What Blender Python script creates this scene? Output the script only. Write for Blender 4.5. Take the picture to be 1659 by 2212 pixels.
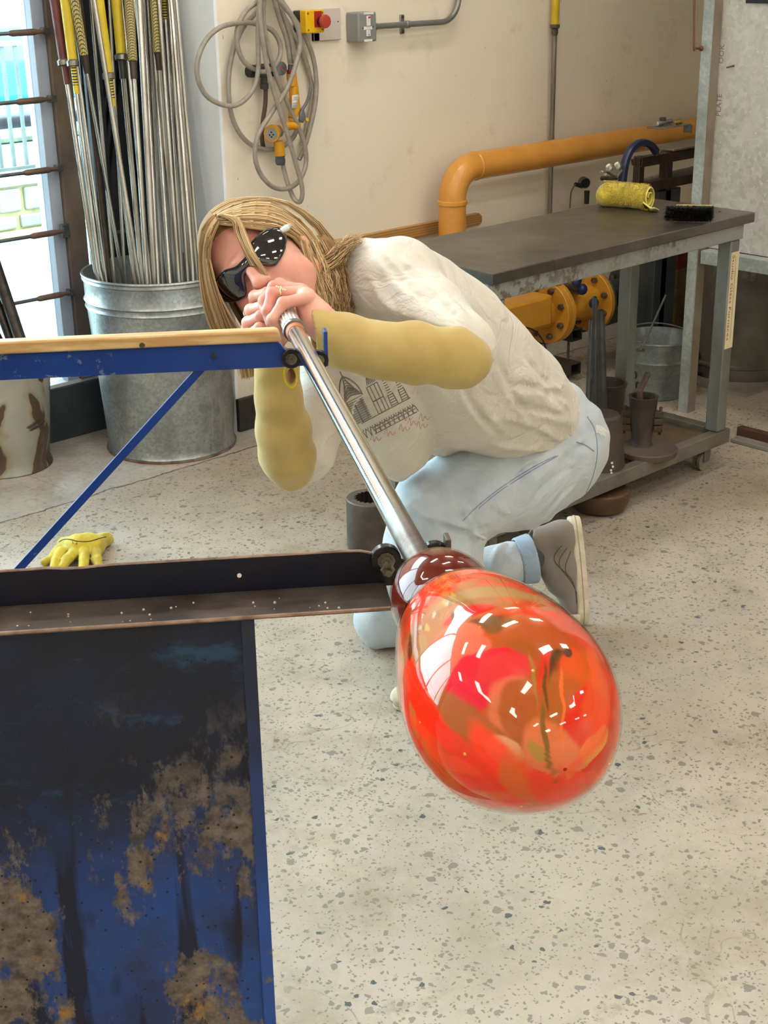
import bpy, bmesh, math, random
import numpy as np
from math import sin, cos, pi, radians, atan2
from mathutils import Vector, Matrix, Quaternion
random.seed(7); np.random.seed(7)
for o in list(bpy.data.objects): bpy.data.objects.remove(o)
scene = bpy.context.scene
COL = scene.collection

# ------------------------------------------------------------------ camera
FPX, CX, CY, CAMH = 3070.0, 829.5, 1106.0, 1.55
PITCH, ROLL, YAW = radians(21.75), radians(0.93), radians(46.8)
_fh = np.array([cos(YAW), sin(YAW), 0]); _r0 = np.array([sin(YAW), -cos(YAW), 0]); _z = np.array([0, 0, 1.0])
CF = _fh*cos(PITCH) - _z*sin(PITCH); _u0 = _fh*sin(PITCH) + _z*cos(PITCH)
CR = _r0*cos(ROLL) - _u0*sin(ROLL); CU = _u0*cos(ROLL) + _r0*sin(ROLL)
CAM = np.array([0, 0, CAMH])
cd = bpy.data.cameras.new('camera'); cam = bpy.data.objects.new('camera', cd); COL.objects.link(cam)
cd.sensor_fit = 'HORIZONTAL'; cd.sensor_width = 36.0; cd.lens = FPX/1659.0*36.0
cd.clip_start = 0.05; cd.clip_end = 300
m = Matrix(((CR[0], CU[0], -CF[0], CAM[0]), (CR[1], CU[1], -CF[1], CAM[1]), (CR[2], CU[2], -CF[2], CAM[2]), (0, 0, 0, 1)))
cam.matrix_world = m
scene.camera = cam
cd.dof.use_dof = False

# ------------------------------------------------------------------ light and exposure
scene.view_settings.view_transform = 'Standard'
scene.view_settings.look = 'None'
scene.view_settings.gamma = 1.0
scene.view_settings.use_curve_mapping = False
scene.view_settings.exposure = 0.20
w = bpy.data.worlds.new('world'); scene.world = w; w.use_nodes = True
bgn = w.node_tree.nodes['Background']
bgn.inputs[0].default_value = (0.70, 0.88, 1.0, 1)
bgn.inputs[1].default_value = 14.0
LAMP_STRENGTH = 25.0
LAMP_COL = (1.0, 0.925, 0.86, 1)

# ------------------------------------------------------------------ helpers
def ray(x, y): return CF + CR*((x-CX)/FPX) - CU*((y-CY)/FPX)
def P(x, y, z=None, X=None, Y=None, t=None, pl=None):
    """world point seen at photo position (x, y), fixed by one known coordinate, depth or plane"""
    d = ray(x, y)
    if t is None:
        if z is not None: t = (z-CAMH)/d[2]
        elif X is not None: t = X/d[0]
        elif Y is not None: t = Y/d[1]
        else: t = float(np.dot(np.array(pl[0])-CAM, pl[1])/np.dot(d, pl[1]))
    return CAM + d*t
def V3(p): return Vector((float(p[0]), float(p[1]), float(p[2])))
def nrm(v): v = np.array(v, float); return v/np.linalg.norm(v)
def lin(c):
    if isinstance(c, str): c = [int(c[i:i+2], 16)/255 for i in (0, 2, 4)]
    return tuple(((x/12.92) if x <= 0.04045 else ((x+0.055)/1.055)**2.4) for x in c) + (1.0,)

def tag(o, label=None, cat=None, group=None, kind=None):
    if label: o['label'] = label
    if cat: o['category'] = cat
    if group: o['group'] = group
    if kind: o['kind'] = kind
    return o
def thing(name, label, cat, loc=(0, 0, 0), group=None):
    o = bpy.data.objects.new(name, None); COL.objects.link(o); o.location = V3(loc); o.empty_display_size = 0.05
    return tag(o, label, cat, group)
def wloc(o):
    v = Vector((0, 0, 0))
    while o is not None: v = v + o.location; o = o.parent
    return v
def basis(n):
    n = nrm(n); a = np.array([0, 0, 1.0]) if abs(n[2]) < 0.9 else np.array([1.0, 0, 0])
    u = nrm(np.cross(a, n)); v = np.cross(n, u); return u, v, n

class MB:
    def __init__(s): s.v = []; s.f = []
    def add(s, vs, fs):
        b = len(s.v); s.v += [tuple(map(float, p)) for p in vs]; s.f += [tuple(b+i for i in f) for f in fs]; return s
    def obox(s, c, ax, half):   # oriented box: centre, three axes, half sizes
        c = np.array(c, float); ax = [np.array(a, float) for a in ax]
        vs = [c+ax[0]*half[0]*i+ax[1]*half[1]*j+ax[2]*half[2]*k for k in (-1, 1) for j in (-1, 1) for i in (-1, 1)]
        return s.add(vs, [(0, 2, 3, 1), (4, 5, 7, 6), (0, 1, 5, 4), (2, 6, 7, 3), (0, 4, 6, 2), (1, 3, 7, 5)])
    def box(s, lo, hi):
        lo = np.array(lo, float); hi = np.array(hi, float)
        return s.obox((lo+hi)/2, np.eye(3), (hi-lo)/2)
    def beam(s, a, b, up, wd, ht):   # bar from a to b, width across, height along up
        a = np.array(a, float); b = np.array(b, float); d = nrm(b-a); side = nrm(np.cross(d, up)); u = np.cross(side, d)
        return s.obox((a+b)/2, (d, side, u), (np.linalg.norm(b-a)/2, wd/2, ht/2))
    def tube(s, pts, r, n=10, caps=True):
        pts = [np.array(p, float) for p in pts]; m = len(pts); rr = r if hasattr(r, '__len__') else [r]*m
        tang = []
        for i in range(m):
            t = pts[min(i+1, m-1)]-pts[max(i-1, 0)]; tang.append(t/(np.linalg.norm(t)+1e-12))
        u, v, _ = basis(tang[0]); vs = []
        for i in range(m):
            if i:
                u = u-tang[i]*np.dot(u, tang[i]); u = nrm(u)
            v = np.cross(tang[i], u)
            for k in range(n):
                a = 2*pi*k/n; vs.append(pts[i]+(u*cos(a)+v*sin(a))*rr[i])
        fs = [(i*n+k, i*n+(k+1) % n, (i+1)*n+(k+1) % n, (i+1)*n+k) for i in range(m-1) for k in range(n)]
        if caps: fs += [tuple(range(n-1, -1, -1)), tuple((m-1)*n+k for k in range(n))]
        return s.add(vs, fs)
    def cyl(s, a, b, r, r2=None, n=20): return s.tube([a, b], [r, r if r2 is None else r2], n)
    def lathe(s, prof, o, ax=(0, 0, 1), n=32, caps=(True, True)):   # prof: (along, radius)
        u, v, w_ = basis(ax); o = np.array(o, float); vs = []
        for (h, r) in prof:
            for k in range(n):
                a = 2*pi*k/n; vs.append(o+w_*h+(u*cos(a)+v*sin(a))*max(r, 1e-5))
        m = len(prof)
        fs = [(i*n+k, i*n+(k+1) % n, (i+1)*n+(k+1) % n, (i+1)*n+k) for i in range(m-1) for k in range(n)]
        if caps[0]: fs.append(tuple(range(n-1, -1, -1)))
        if caps[1]: fs.append(tuple((m-1)*n+k for k in range(n)))
        return s.add(vs, fs)
    def prism(s, poly, o, u, v, depth):   # polygon in plane (o; u, v) extruded by the vector depth
        o = np.array(o, float); u = np.array(u, float); v = np.array(v, float); dp = np.array(depth, float); n = len(poly)
        vs = [o+u*a+v*b for a, b in poly]+[o+u*a+v*b+dp for a, b in poly]
        return s.add(vs, [tuple(range(n-1, -1, -1)), tuple(range(n, 2*n))]+[(i, (i+1) % n, n+(i+1) % n, n+i) for i in range(n)])
    def grid(s, fn, nu, nv, closed=False):
        vs = [fn(i/(nu-1), j/(nv-1)) for j in range(nv) for i in range(nu)]
        return s.add(vs, [(j*nu+i, j*nu+i+1, (j+1)*nu+i+1, (j+1)*nu+i) for j in range(nv-1) for i in range(nu-1)])
    def ico(s, c, r, sub=2):
        bm = bmesh.new(); bmesh.ops.create_icosphere(bm, subdivisions=sub, radius=1)
        rr = np.array(r if hasattr(r, '__len__') else (r, r, r)); c = np.array(c, float)
        s.add([c+np.array(v.co)*rr for v in bm.verts], [tuple(v.index for v in f.verts) for f in bm.faces]); bm.free(); return s
    def build(s, name, mat, parent=None, smooth=30, bevel=0, solid=0, subd=0, seg=2):
        me = bpy.data.meshes.new(name); off = wloc(parent) if parent else Vector((0, 0, 0))
        vs = s.v if not parent else [(x-off.x, y-off.y, z-off.z) for x, y, z in s.v]
        me.from_pydata(vs, [], s.f); me.update()
        bm = bmesh.new(); bm.from_mesh(me); bmesh.ops.recalc_face_normals(bm, faces=bm.faces); bm.to_mesh(me); bm.free()
        o = bpy.data.objects.new(name, me); COL.objects.link(o)
        if mat: me.materials.append(mat)
        if parent: o.parent = parent
        if smooth:
            me.polygons.foreach_set('use_smooth', [True]*len(me.polygons))
            me.set_sharp_from_angle(angle=radians(smooth))
        if solid: md = o.modifiers.new('s', 'SOLIDIFY'); md.thickness = solid; md.offset = 0
        if bevel: md = o.modifiers.new('b', 'BEVEL'); md.width = bevel; md.segments = seg; md.limit_method = 'ANGLE'; md.angle_limit = radians(35); md.harden_normals = False
        if subd: md = o.modifiers.new('d', 'SUBSURF'); md.levels = subd; md.render_levels = subd
        return o

def catmull(pts, n=8, closed=False):
    pts = [np.array(p, float) for p in pts]; out = []; m = len(pts)
    rng = range(m) if closed else range(m-1)
    for i in rng:
        if closed: p0, p1, p2, p3 = pts[(i-1) % m], pts[i], pts[(i+1) % m], pts[(i+2) % m]
        else: p0, p1, p2, p3 = pts[max(i-1, 0)], pts[i], pts[i+1], pts[min(i+2, m-1)]
        for k in range(n):
            t = k/n; out.append(0.5*((2*p1)+(p2-p0)*t+(2*p0-5*p1+4*p2-p3)*t*t+(3*p1-p0-3*p2+p3)*t**3))
    if not closed: out.append(pts[-1])
    return out

# ------------------------------------------------------------------ materials
class NT:
    def __init__(s, name):
        s.m = bpy.data.materials.new(name); s.m.use_nodes = True; s.t = s.m.node_tree; s.n = s.t.nodes; s.l = s.t.links
        s.b = s.n['Principled BSDF']; s._tc = None
    def tc(s, kind='Object'):
        if not s._tc: s._tc = s.n.new('ShaderNodeTexCoord')
        return s._tc.outputs[kind]
    def link(s, a, b): s.l.new(a, b); return s
    def map(s, scale=(1, 1, 1), rot=(0, 0, 0), loc=(0, 0, 0), src=None):
        n = s.n.new('ShaderNodeMapping'); n.inputs['Scale'].default_value = scale; n.inputs['Rotation'].default_value = rot; n.inputs['Location'].default_value = loc
        s.link(src or s.tc(), n.inputs[0]); return n.outputs[0]
    def noise(s, scale, detail=4, rough=0.55, vec=None, dist=0.0):
        n = s.n.new('ShaderNodeTexNoise'); n.inputs['Scale'].default_value = scale; n.inputs['Detail'].default_value = detail
        n.inputs['Roughness'].default_value = rough; n.inputs['Distortion'].default_value = dist
        s.link(vec or s.tc(), n.inputs['Vector']); return n.outputs['Fac']
    def vor(s, scale, feature='F1', vec=None, out='Distance', rnd=1.0):
        n = s.n.new('ShaderNodeTexVoronoi'); n.feature = feature; n.inputs['Scale'].default_value = scale; n.inputs['Randomness'].default_value = rnd
        s.link(vec or s.tc(), n.inputs['Vector']); return n.outputs[out]
    def wave(s, scale, dist=2, vec=None, dirn='X', detail=2):
        n = s.n.new('ShaderNodeTexWave'); n.bands_direction = dirn; n.inputs['Scale'].default_value = scale; n.inputs['Distortion'].default_value = dist; n.inputs['Detail'].default_value = detail
        s.link(vec or s.tc(), n.inputs['Vector']); return n.outputs['Fac']
    def ramp(s, fac, stops, const=False):
        n = s.n.new('ShaderNodeValToRGB'); e = n.color_ramp.elements
        if const: n.color_ramp.interpolation = 'CONSTANT'
        while len(e) > 1: e.remove(e[-1])
        for i, (p, c) in enumerate(stops):
            el = e[0] if i == 0 else e.new(p)
            el.position = p; el.color = c if len(c) == 4 else tuple(c)+(1,)
        s.link(fac, n.inputs[0]); return n.outputs[0]
    def step(s, fac, lo, hi):
        n = s.n.new('ShaderNodeMapRange'); n.inputs[1].default_value = lo; n.inputs[2].default_value = hi; s.link(fac, n.inputs[0]); return n.outputs[0]
    def math(s, op, a, b=None, c=None):
        n = s.n.new('ShaderNodeMath'); n.operation = op
        for i, x in enumerate((a, b, c)):
            if x is None: continue
            if isinstance(x, (int, float)): n.inputs[i].default_value = x
            else: s.link(x, n.inputs[i])
        return n.outputs[0]
    def mix(s, fac, a, b, mode='MIX'):
        n = s.n.new('ShaderNodeMix'); n.data_type = 'RGBA'; n.blend_type = mode
        for i, x in ((0, fac), (6, a), (7, b)):
            if isinstance(x, (int, float)): n.inputs[i].default_value = x
            elif isinstance(x, tuple): n.inputs[i].default_value = x
            else: s.link(x, n.inputs[i])
        return n.outputs[2]
    def sep(s, vec=None):
        n = s.n.new('ShaderNodeSeparateXYZ'); s.link(vec or s.tc(), n.inputs[0]); return n.outputs
    def bump(s, h, strength=0.3, dist=0.002):
        n = s.n.new('ShaderNodeBump'); n.inputs['Strength'].default_value = strength; n.inputs['Distance'].default_value = dist
        s.link(h, n.inputs['Height']); s.link(n.outputs[0], s.b.inputs['Normal']); return s
    def set(s, **k):
        names = dict(col='Base Color', rough='Roughness', metal='Metallic', ior='IOR', trans='Transmission Weight', coat='Coat Weight', coatr='Coat Roughness',
                     em='Emission Color', ems='Emission Strength', alpha='Alpha', sss='Subsurface Weight', sheen='Sheen Weight', spec='Specular IOR Level', aniso='Anisotropic')
        for a, v in k.items():
            i = s.b.inputs[names[a]]
            if isinstance(v, (int, float, tuple)): i.default_value = v
            else: s.link(v, i)
        return s

_mc = {}
def pm(name, c1, c2=None, scale=8, rough=0.5, metal=0.0, bump=0.0, bscale=60, rvar=0.0, stretch=(1, 1, 1), lo=0.35, hi=0.65, bd=0.002, **k):
    """plain procedural material: two colours mixed by noise, optional fine relief"""
    if name in _mc: return _mc[name]
    q = NT(name); c1 = lin(c1); c2 = lin(c2) if c2 else tuple(x*0.85 for x in c1[:3])+(1,)
    v = q.map(stretch)
    f = q.step(q.noise(scale, 6, 0.6, v), lo, hi)
    q.set(col=q.mix(f, c1, c2), metal=metal, **k)
    if rvar: q.set(rough=q.math('MULTIPLY_ADD', q.noise(scale*1.7, 4, 0.6, v), rvar, rough-rvar/2))
    else: q.set(rough=rough)
    if bump: q.bump(q.noise(bscale, 4, 0.6, v), bump, bd)
    _mc[name] = q.m; return q.m

# ------------------------------------------------------------------ implicit surfaces (organic shapes)
class SDF:
    def __init__(s, lo, hi, h):
        s.lo = np.array(lo, float); s.h = h
        s.n = tuple(int(math.ceil((b-a)/h))+1 for a, b in zip(lo, hi))
        s.f = np.full(s.n, 0.5, np.float32)
        s.ax = [(s.lo[i]+h*np.arange(s.n[i])).astype(np.float32) for i in range(3)]
    def sub(s, lo, hi):
        sl = []; g = []
        for i in range(3):
            a = max(0, int((lo[i]-s.lo[i])/s.h)); b = min(s.n[i], int((hi[i]-s.lo[i])/s.h)+2)
            if b <= a: return None, None
            sl.append(slice(a, b)); sh = [1, 1, 1]; sh[i] = -1; g.append(s.ax[i][a:b].reshape(sh))
        return tuple(sl), g
    def comb(s, sl, d, k, op):
        f = s.f[sl]; d = np.broadcast_to(d, f.shape)
        if op == 'sub': a, b = f, -d; hh = np.maximum(k-np.abs(a-b), 0)/k if k > 0 else 0; s.f[sl] = np.maximum(a, b)+(hh*hh*k*0.25 if k > 0 else 0)
        elif op == 'int': s.f[sl] = np.maximum(f, d)
        else:
            if k > 0: hh = np.maximum(k-np.abs(f-d), 0)/k; s.f[sl] = np.minimum(f, d)-hh*hh*k*0.25
            else: s.f[sl] = np.minimum(f, d)
    def cone(s, a, b, ra, rb, k=0.01, op='add', sq=None):
        a = np.array(a, float); b = np.array(b, float); m = max(ra, rb)+k*1.5+3*s.h
        sl, g = s.sub(np.minimum(a, b)-m, np.maximum(a, b)+m)
        if sl is None: return s
        ba = b-a; L2 = float(ba@ba)+1e-12
        t = ((g[0]-a[0])*ba[0]+(g[1]-a[1])*ba[1]+(g[2]-a[2])*ba[2])/L2; t = np.clip(t, 0, 1)
        d = np.sqrt((g[0]-a[0]-ba[0]*t)**2+(g[1]-a[1]-ba[1]*t)**2+(g[2]-a[2]-ba[2]*t)**2)-(ra+(rb-ra)*t)
        s.comb(sl, d, k, op); return s
    def chain(s, pts, rs, k=0.01):
        for i in range(len(pts)-1): s.cone(pts[i], pts[i+1], rs[i], rs[i+1], k)
        return s
    def ell(s, c, rad, ax=None, k=0.01, op='add'):
        c = np.array(c, float); ax = np.eye(3) if ax is None else np.array([nrm(a) for a in ax]); m = max(rad)+k*1.5+3*s.h
        sl, g = s.sub(c-m, c+m)
        if sl is None: return s
        x, y, z = g[0]-c[0], g[1]-c[1], g[2]-c[2]
        q = [(x*a[0]+y*a[1]+z*a[2]) for a in ax]
        k0 = np.sqrt((q[0]/rad[0])**2+(q[1]/rad[1])**2+(q[2]/rad[2])**2)+1e-6
        k1 = np.sqrt((q[0]/rad[0]**2)**2+(q[1]/rad[1]**2)**2+(q[2]/rad[2]**2)**2)+1e-6
        d = k0*(k0-1)/k1
        s.comb(sl, d, k, op); return s
    def rbox(s, c, half, ax, r=0.01, k=0.01, op='add'):
        c = np.array(c, float); m = float(np.linalg.norm(half))+k*1.5+3*s.h
        sl, g = s.sub(c-m, c+m)
        if sl is None: return s
        x, y, z = g[0]-c[0], g[1]-c[1], g[2]-c[2]; q = [np.abs(x*a[0]+y*a[1]+z*a[2])-(hh-r) for a, hh in zip(ax, half)]
        d = np.sqrt(np.maximum(q[0], 0)**2+np.maximum(q[1], 0)**2+np.maximum(q[2], 0)**2)+np.minimum(np.maximum(q[0], np.maximum(q[1], q[2])), 0)-r
        s.comb(sl, d, k, op); return s
    def plane(s, p, n, op='int'):   # keep the side opposite to n
        n = nrm(n); g = [s.ax[i].reshape([-1 if j == i else 1 for j in range(3)]) for i in range(3)]
        d = (g[0]-p[0])*n[0]+(g[1]-p[1])*n[1]+(g[2]-p[2])*n[2]
        s.comb((slice(None),)*3, d.astype(np.float32), 0, op); return s
    def ridge(S, x0, y0, x1, y1, dep, r=.004, bend=0, op='add', k=.010, t0=2.2, t1=3.6):
        """a fold lying on the surface: marched along the cloth by finding where it is"""
        n = 10; P_ = []
        for i in range(n+1):
            u = i/n; x = x0+(x1-x0)*u-(y1-y0)/200*bend*sin(pi*u); y = y0+(y1-y0)*u+(x1-x0)/200*bend*sin(pi*u)
            d = ray(x, y); ts = np.linspace(t0, t1, 340); g_ = CAM+ts[:, None]*d; ii = np.round((g_-S.lo)/S.h).astype(int)
            ok = ((ii >= 0) & (ii < np.array(S.n))).all(1); ii = np.clip(ii, 0, np.array(S.n)-1); v = S.f[ii[:, 0], ii[:, 1], ii[:, 2]]
            j = np.where(ok & (v < 0))[0]
            if len(j): P_.append((CAM+d*(ts[j[0]]+dep), u))
        for (a, u0), (b, u1) in zip(P_[:-1], P_[1:]):
            if np.linalg.norm(a-b) < .06: S.cone(a, b, r*(.35+sin(pi*min(max(u0, .04), .96))), r*(.35+sin(pi*min(max(u1, .04), .96))), k, op)
        return S
    def disp(s, fn):
        g = [s.ax[i].reshape([-1 if j == i else 1 for j in range(3)]) for i in range(3)]
        s.f += fn(*g); return s
    def mesh(s, name, mat, parent=None, smooth_it=0):
        f = s.f; n = s.n; ins = f < 0
        c = np.zeros(tuple(x-1 for x in n), np.int8)
        for dx in (0, 1):
            for dy in (0, 1):
                for dz in (0, 1): c += ins[dx:n[0]-1+dx, dy:n[1]-1+dy, dz:n[2]-1+dz]
        act = (c > 0) & (c < 8); I, J, K = np.nonzero(act); N = len(I)
        off = [(a, b, d) for a in (0, 1) for b in (0, 1) for d in (0, 1)]
        val = np.stack([f[I+o[0], J+o[1], K+o[2]] for o in off], 1); acc = np.zeros((N, 3)); cnt = np.zeros(N)
        for p in range(8):
            for q_ in range(p+1, 8):
                if sum(abs(off[p][i]-off[q_][i]) for i in range(3)) != 1: continue
                a = val[:, p]; b = val[:, q_]; m_ = (a < 0) != (b < 0); t = np.where(m_, a/np.where(m_, a-b, 1), 0)
                pos = np.array(off[p])[None]+t[:, None]*(np.array(off[q_])-np.array(off[p]))[None]
                acc += pos*m_[:, None]; cnt += m_
        vs = s.lo+s.h*(np.stack([I, J, K], 1)+acc/np.maximum(cnt, 1)[:, None])
        idx = np.full(act.shape, -1, np.int64); idx[I, J, K] = np.arange(N); quads = []
        for ax in range(3):
            sa = [slice(None)]*3; sb = [slice(None)]*3; sa[ax] = slice(0, n[ax]-1); sb[ax] = slice(1, n[ax])
            A = ins[tuple(sa)]; B = ins[tuple(sb)]; o1, o2 = (ax+1) % 3, (ax+2) % 3
            e = np.stack(np.nonzero(A != B), 1); ok = (e[:, o1] > 0) & (e[:, o2] > 0) & (e[:, o1] < n[o1]-1) & (e[:, o2] < n[o2]-1); e = e[ok]
            if not len(e): continue
            fl = A[e[:, 0], e[:, 1], e[:, 2]]
            def g(d1, d2):
                q = e.copy(); q[:, o1] -= d1; q[:, o2] -= d2; return idx[q[:, 0], q[:, 1], q[:, 2]]
            Q = np.stack([g(0, 0), g(1, 0), g(1, 1), g(0, 1)], 1); Q[~fl] = Q[~fl][:, ::-1]; quads.append(Q)
        Q = np.concatenate(quads); Q = Q[(Q >= 0).all(1)]
        if smooth_it:
            for _ in range(smooth_it):
                sm = np.zeros_like(vs); ct = np.zeros(N)
                for i in range(4):
                    for jn in (1, 3):
                        j = (i+jn) % 4
                        for dd in range(3): sm[:, dd] += np.bincount(Q[:, i], vs[Q[:, j], dd], N)
                        ct += np.bincount(Q[:, i], minlength=N)
                vs = vs*0.4+0.6*sm/np.maximum(ct, 1)[:, None]
        s.vs, s.Q = vs, Q
        if name is None: return vs, Q
        return qmesh(name, vs, Q, mat, parent)
def qmesh(name, vs, Q, mat, parent=None, col=None):
    me = bpy.data.meshes.new(name)
    off = np.array(wloc(parent)) if parent else np.zeros(3)
    vs = vs-off; me.vertices.add(len(vs)); me.vertices.foreach_set('co', vs.astype(np.float32).ravel())
    nq, k = Q.shape
    me.loops.add(nq*k); me.loops.foreach_set('vertex_index', Q.astype(np.int32).ravel())
    me.polygons.add(nq); me.polygons.foreach_set('loop_start', np.arange(0, nq*k, k, dtype=np.int32))
    me.polygons.foreach_set('use_smooth', np.ones(nq, bool)); me.update(calc_edges=True); me.validate()
    if mat: me.materials.append(mat)
    if col is not None:
        a = me.color_attributes.new('tint', 'FLOAT_COLOR', 'POINT'); a.data.foreach_set('color', col.astype(np.float32).ravel())
    o = bpy.data.objects.new(name, me); COL.objects.link(o)
    if parent: o.parent = parent
    return o
def text(name, body, mat, parent, o, u, v, size, depth=0.0003):
    """raised flat lettering: origin o, reading direction u, letter-up direction v"""
    cu = bpy.data.curves.new(name, 'FONT'); cu.body = body; cu.size = size; cu.extrude = depth; cu.align_x = 'LEFT'; cu.resolution_u = 2
    tmp = bpy.data.objects.new('t', cu); COL.objects.link(tmp); dg = bpy.context.evaluated_depsgraph_get()
    me = bpy.data.meshes.new_from_object(tmp.evaluated_get(dg)); bpy.data.objects.remove(tmp)
    u = nrm(u); v = nrm(v); w_ = np.cross(u, v); off = np.array(wloc(parent)) if parent else np.zeros(3)
    for q in me.vertices:
        c = np.array(o)+u*q.co.x+v*q.co.y+w_*q.co.z-off; q.co = V3(c)
    me.materials.clear(); me.materials.append(mat); ob = bpy.data.objects.new(name, me); COL.objects.link(ob)
    if parent: ob.parent = parent
    return ob
UP = np.array([0, 0, 1.0]); XA = np.array([1.0, 0, 0]); YA = np.array([0, 1.0, 0])
# ================================================================== the setting
WY = 3.739; CORN = 2.835; WIN = 4.12; CEIL = 3.1
def m_floor():
    q = NT('painted_concrete'); v = q.tc()
    xyz = q.sep(v)
    base = q.mix(q.step(q.noise(1.3, 5, 0.6), 0.3, 0.7), lin('b8ad9d'), lin('a29684'))
    base = q.mix(q.step(q.noise(5, 8, 0.75), 0.46, 0.72), base, lin('938977'))
    # paint worn off in chips: irregular, three sizes
    vd = q.map((1, 1, 1))
    warp = q.n.new('ShaderNodeVectorMath'); warp.operation = 'MULTIPLY_ADD'
    nz = q.n.new('ShaderNodeTexNoise'); nz.inputs['Scale'].default_value = 60; q.link(v, nz.inputs['Vector'])
    q.link(nz.outputs['Color'], warp.inputs[0]); warp.inputs[1].default_value = (0.018, 0.018, 0); q.link(v, warp.inputs[2]); wv = warp.outputs[0]
    nw = q.noise(2.2, 4, 0.6)
    def chips(scale, r, keep):
        d = q.vor(scale, vec=wv); c = q.sep(q.vor(scale, vec=wv, out='Color'))
        a = q.math('LESS_THAN', d, q.math('MULTIPLY', c[1], r))
        return q.math('MULTIPLY', a, q.math('LESS_THAN', c[0], q.math('MULTIPLY', nw, keep)))
    k1 = chips(36, 0.36, 0.72); k2 = chips(78, 0.45, 0.95); k3 = chips(160, 0.48, 1.1)
    chip = q.math('MAXIMUM', q.math('MAXIMUM', k1, k2), k3)
    cc = q.mix(q.noise(9, 3), lin('625f57'), lin('80776a'))
    col = q.mix(q.math('MULTIPLY', chip, 0.80), base, cc)
    dk = q.math('MULTIPLY', q.math('LESS_THAN', q.vor(22, vec=wv), 0.13), q.math('GREATER_THAN', q.noise(3.1, 2), 0.5))
    col = q.mix(dk, col, lin('4b4f4e'))
    # stains and dribbled lines
    st = q.step(q.noise(1.9, 8, 0.72, q.map((1.2, 1, 1), loc=(5, 2, 0))), 0.54, 0.66)
    col = q.mix(q.math('MULTIPLY', st, 0.55), col, lin('8a7c65'))
    st2 = q.step(q.noise(6, 8, 0.75, q.map((1, 1, 1), loc=(9, 2, 0))), 0.60, 0.68)
    col = q.mix(q.math('MULTIPLY', st2, 0.5), col, lin('7b705d'))
    n1 = q.noise(3.2, 2, 0.4, q.map(loc=(3.1, 7.7, 0)), 1.5)
    ln = q.math('LESS_THAN', q.math('ABSOLUTE', q.math('SUBTRACT', n1, 0.5)), 0.0028)
    zone = q.math('MULTIPLY', q.math('GREATER_THAN', q.noise(1.1, 2, 0.5, q.map(loc=(1, 0, 0))), 0.47), q.math('LESS_THAN', xyz[1], 2.3))
    ln = q.math('MULTIPLY', q.math('MULTIPLY', ln, zone), q.step(q.noise(25, 4), 0.4, 0.6))
    col = q.mix(q.math('MULTIPLY', ln, 0.6), col, lin('75694f'))
    # the older slab along the wall, beyond the crack
    wob = q.math('MULTIPLY_ADD', q.noise(7, 6, 0.65), 0.05, 3.546)
    far = q.math('GREATER_THAN', xyz[1], wob)
    slab = q.mix(q.step(q.noise(6, 8, 0.7), 0.35, 0.7), lin('b3ab9c'), lin('8f877b'))
    slab = q.mix(q.step(q.noise(45, 5, 0.7), 0.5, 0.75), slab, lin('7f7a70'))
    col = q.mix(far, col, slab)
    ck = q.math('LESS_THAN', q.math('ABSOLUTE', q.math('SUBTRACT', xyz[1], wob)), 0.0035)
    col = q.mix(ck, col, lin('504a42'))
    # hairline cracks
    ed = q.vor(0.9, 'DISTANCE_TO_EDGE', wv)
    hc = q.math('MULTIPLY', q.math('LESS_THAN', ed, 0.0016), q.math('GREATER_THAN', q.noise(2, 3), 0.5))
    col = q.mix(q.math('MULTIPLY', hc, 0.28), col, lin('6b6354'))
    q.set(col=col, rough=q.math('MULTIPLY_ADD', chip, 0.3, 0.42))
    h = q.math('SUBTRACT', q.math('MULTIPLY', q.noise(30, 5), 0.4), q.math('ADD', chip, ck))
    q.bump(h, 0.25, 0.001); return q.m
floor = MB().box((-3.2, -3.2, -0.15), (7.2, WY+0.45, 0)).build('floor', m_floor(), smooth=0); tag(floor, kind='structure')

def m_wall(c1, c2, name):
    q = NT(name); c = q.mix(q.step(q.noise(1.2, 5), 0.3, 0.7), lin(c1), lin(c2))
    c = q.mix(q.math('MULTIPLY', q.step(q.noise(7, 8, 0.7), 0.58, 0.75), 0.35), c, lin('a2937c'))
    mk = q.math('MULTIPLY', q.math('GREATER_THAN', q.noise(55, 3, 0.6, q.map((1, 1, 0.4))), 0.735), q.math('GREATER_THAN', q.noise(3, 2), 0.5))
    c = q.mix(q.math('MULTIPLY', mk, 0.6), c, lin('6b6052'))
    q.set(col=c, rough=0.62); q.bump(q.noise(140, 4), 0.15, 0.001); return q.m
MW = m_wall('eee5d2', 'e6dbc6', 'cream_wall_paint')
tag(MB().box((CORN, WY, 0), (7.2, WY+0.42, CEIL)).build('wall_back', MW, smooth=0), kind='structure')
tag(MB().box((-3.2, -3.2, 0), (-3.0, WIN+0.04, CEIL)).build('wall_left', MW, smooth=0), kind='structure')
tag(MB().box((-3.0, -3.2, 0), (7.2, -3.0, CEIL)).build('wall_front', MW, smooth=0), kind='structure')
tag(MB().box((7.0, -3.0, 0), (7.2, WY, CEIL)).build('wall_right', MW, smooth=0), kind='structure')
tag(MB().box((-3.2, -3.2, CEIL), (7.2, WIN+0.1, CEIL+0.1)).build('ceiling', pm('ceiling_paint', 'b8b0a0', 'a69f90', 3, 0.8), smooth=0), kind='structure')
MREV = pm('white_reveal_paint', 'f1f5f8', 'e6ebee', 4, 0.55, bump=0.1, bscale=90)
tag(MB().box((CORN-0.012, WY-0.001, 0), (CORN-0.0005, WIN+0.02, CEIL)).build('trim_1', MREV, smooth=0), kind='structure')
MBLK = pm('black_skirting_paint', '23211f', '302d2a', 14, 0.45, bump=0.2)
zb = P(530, 856, Y=WY)[2]
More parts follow.
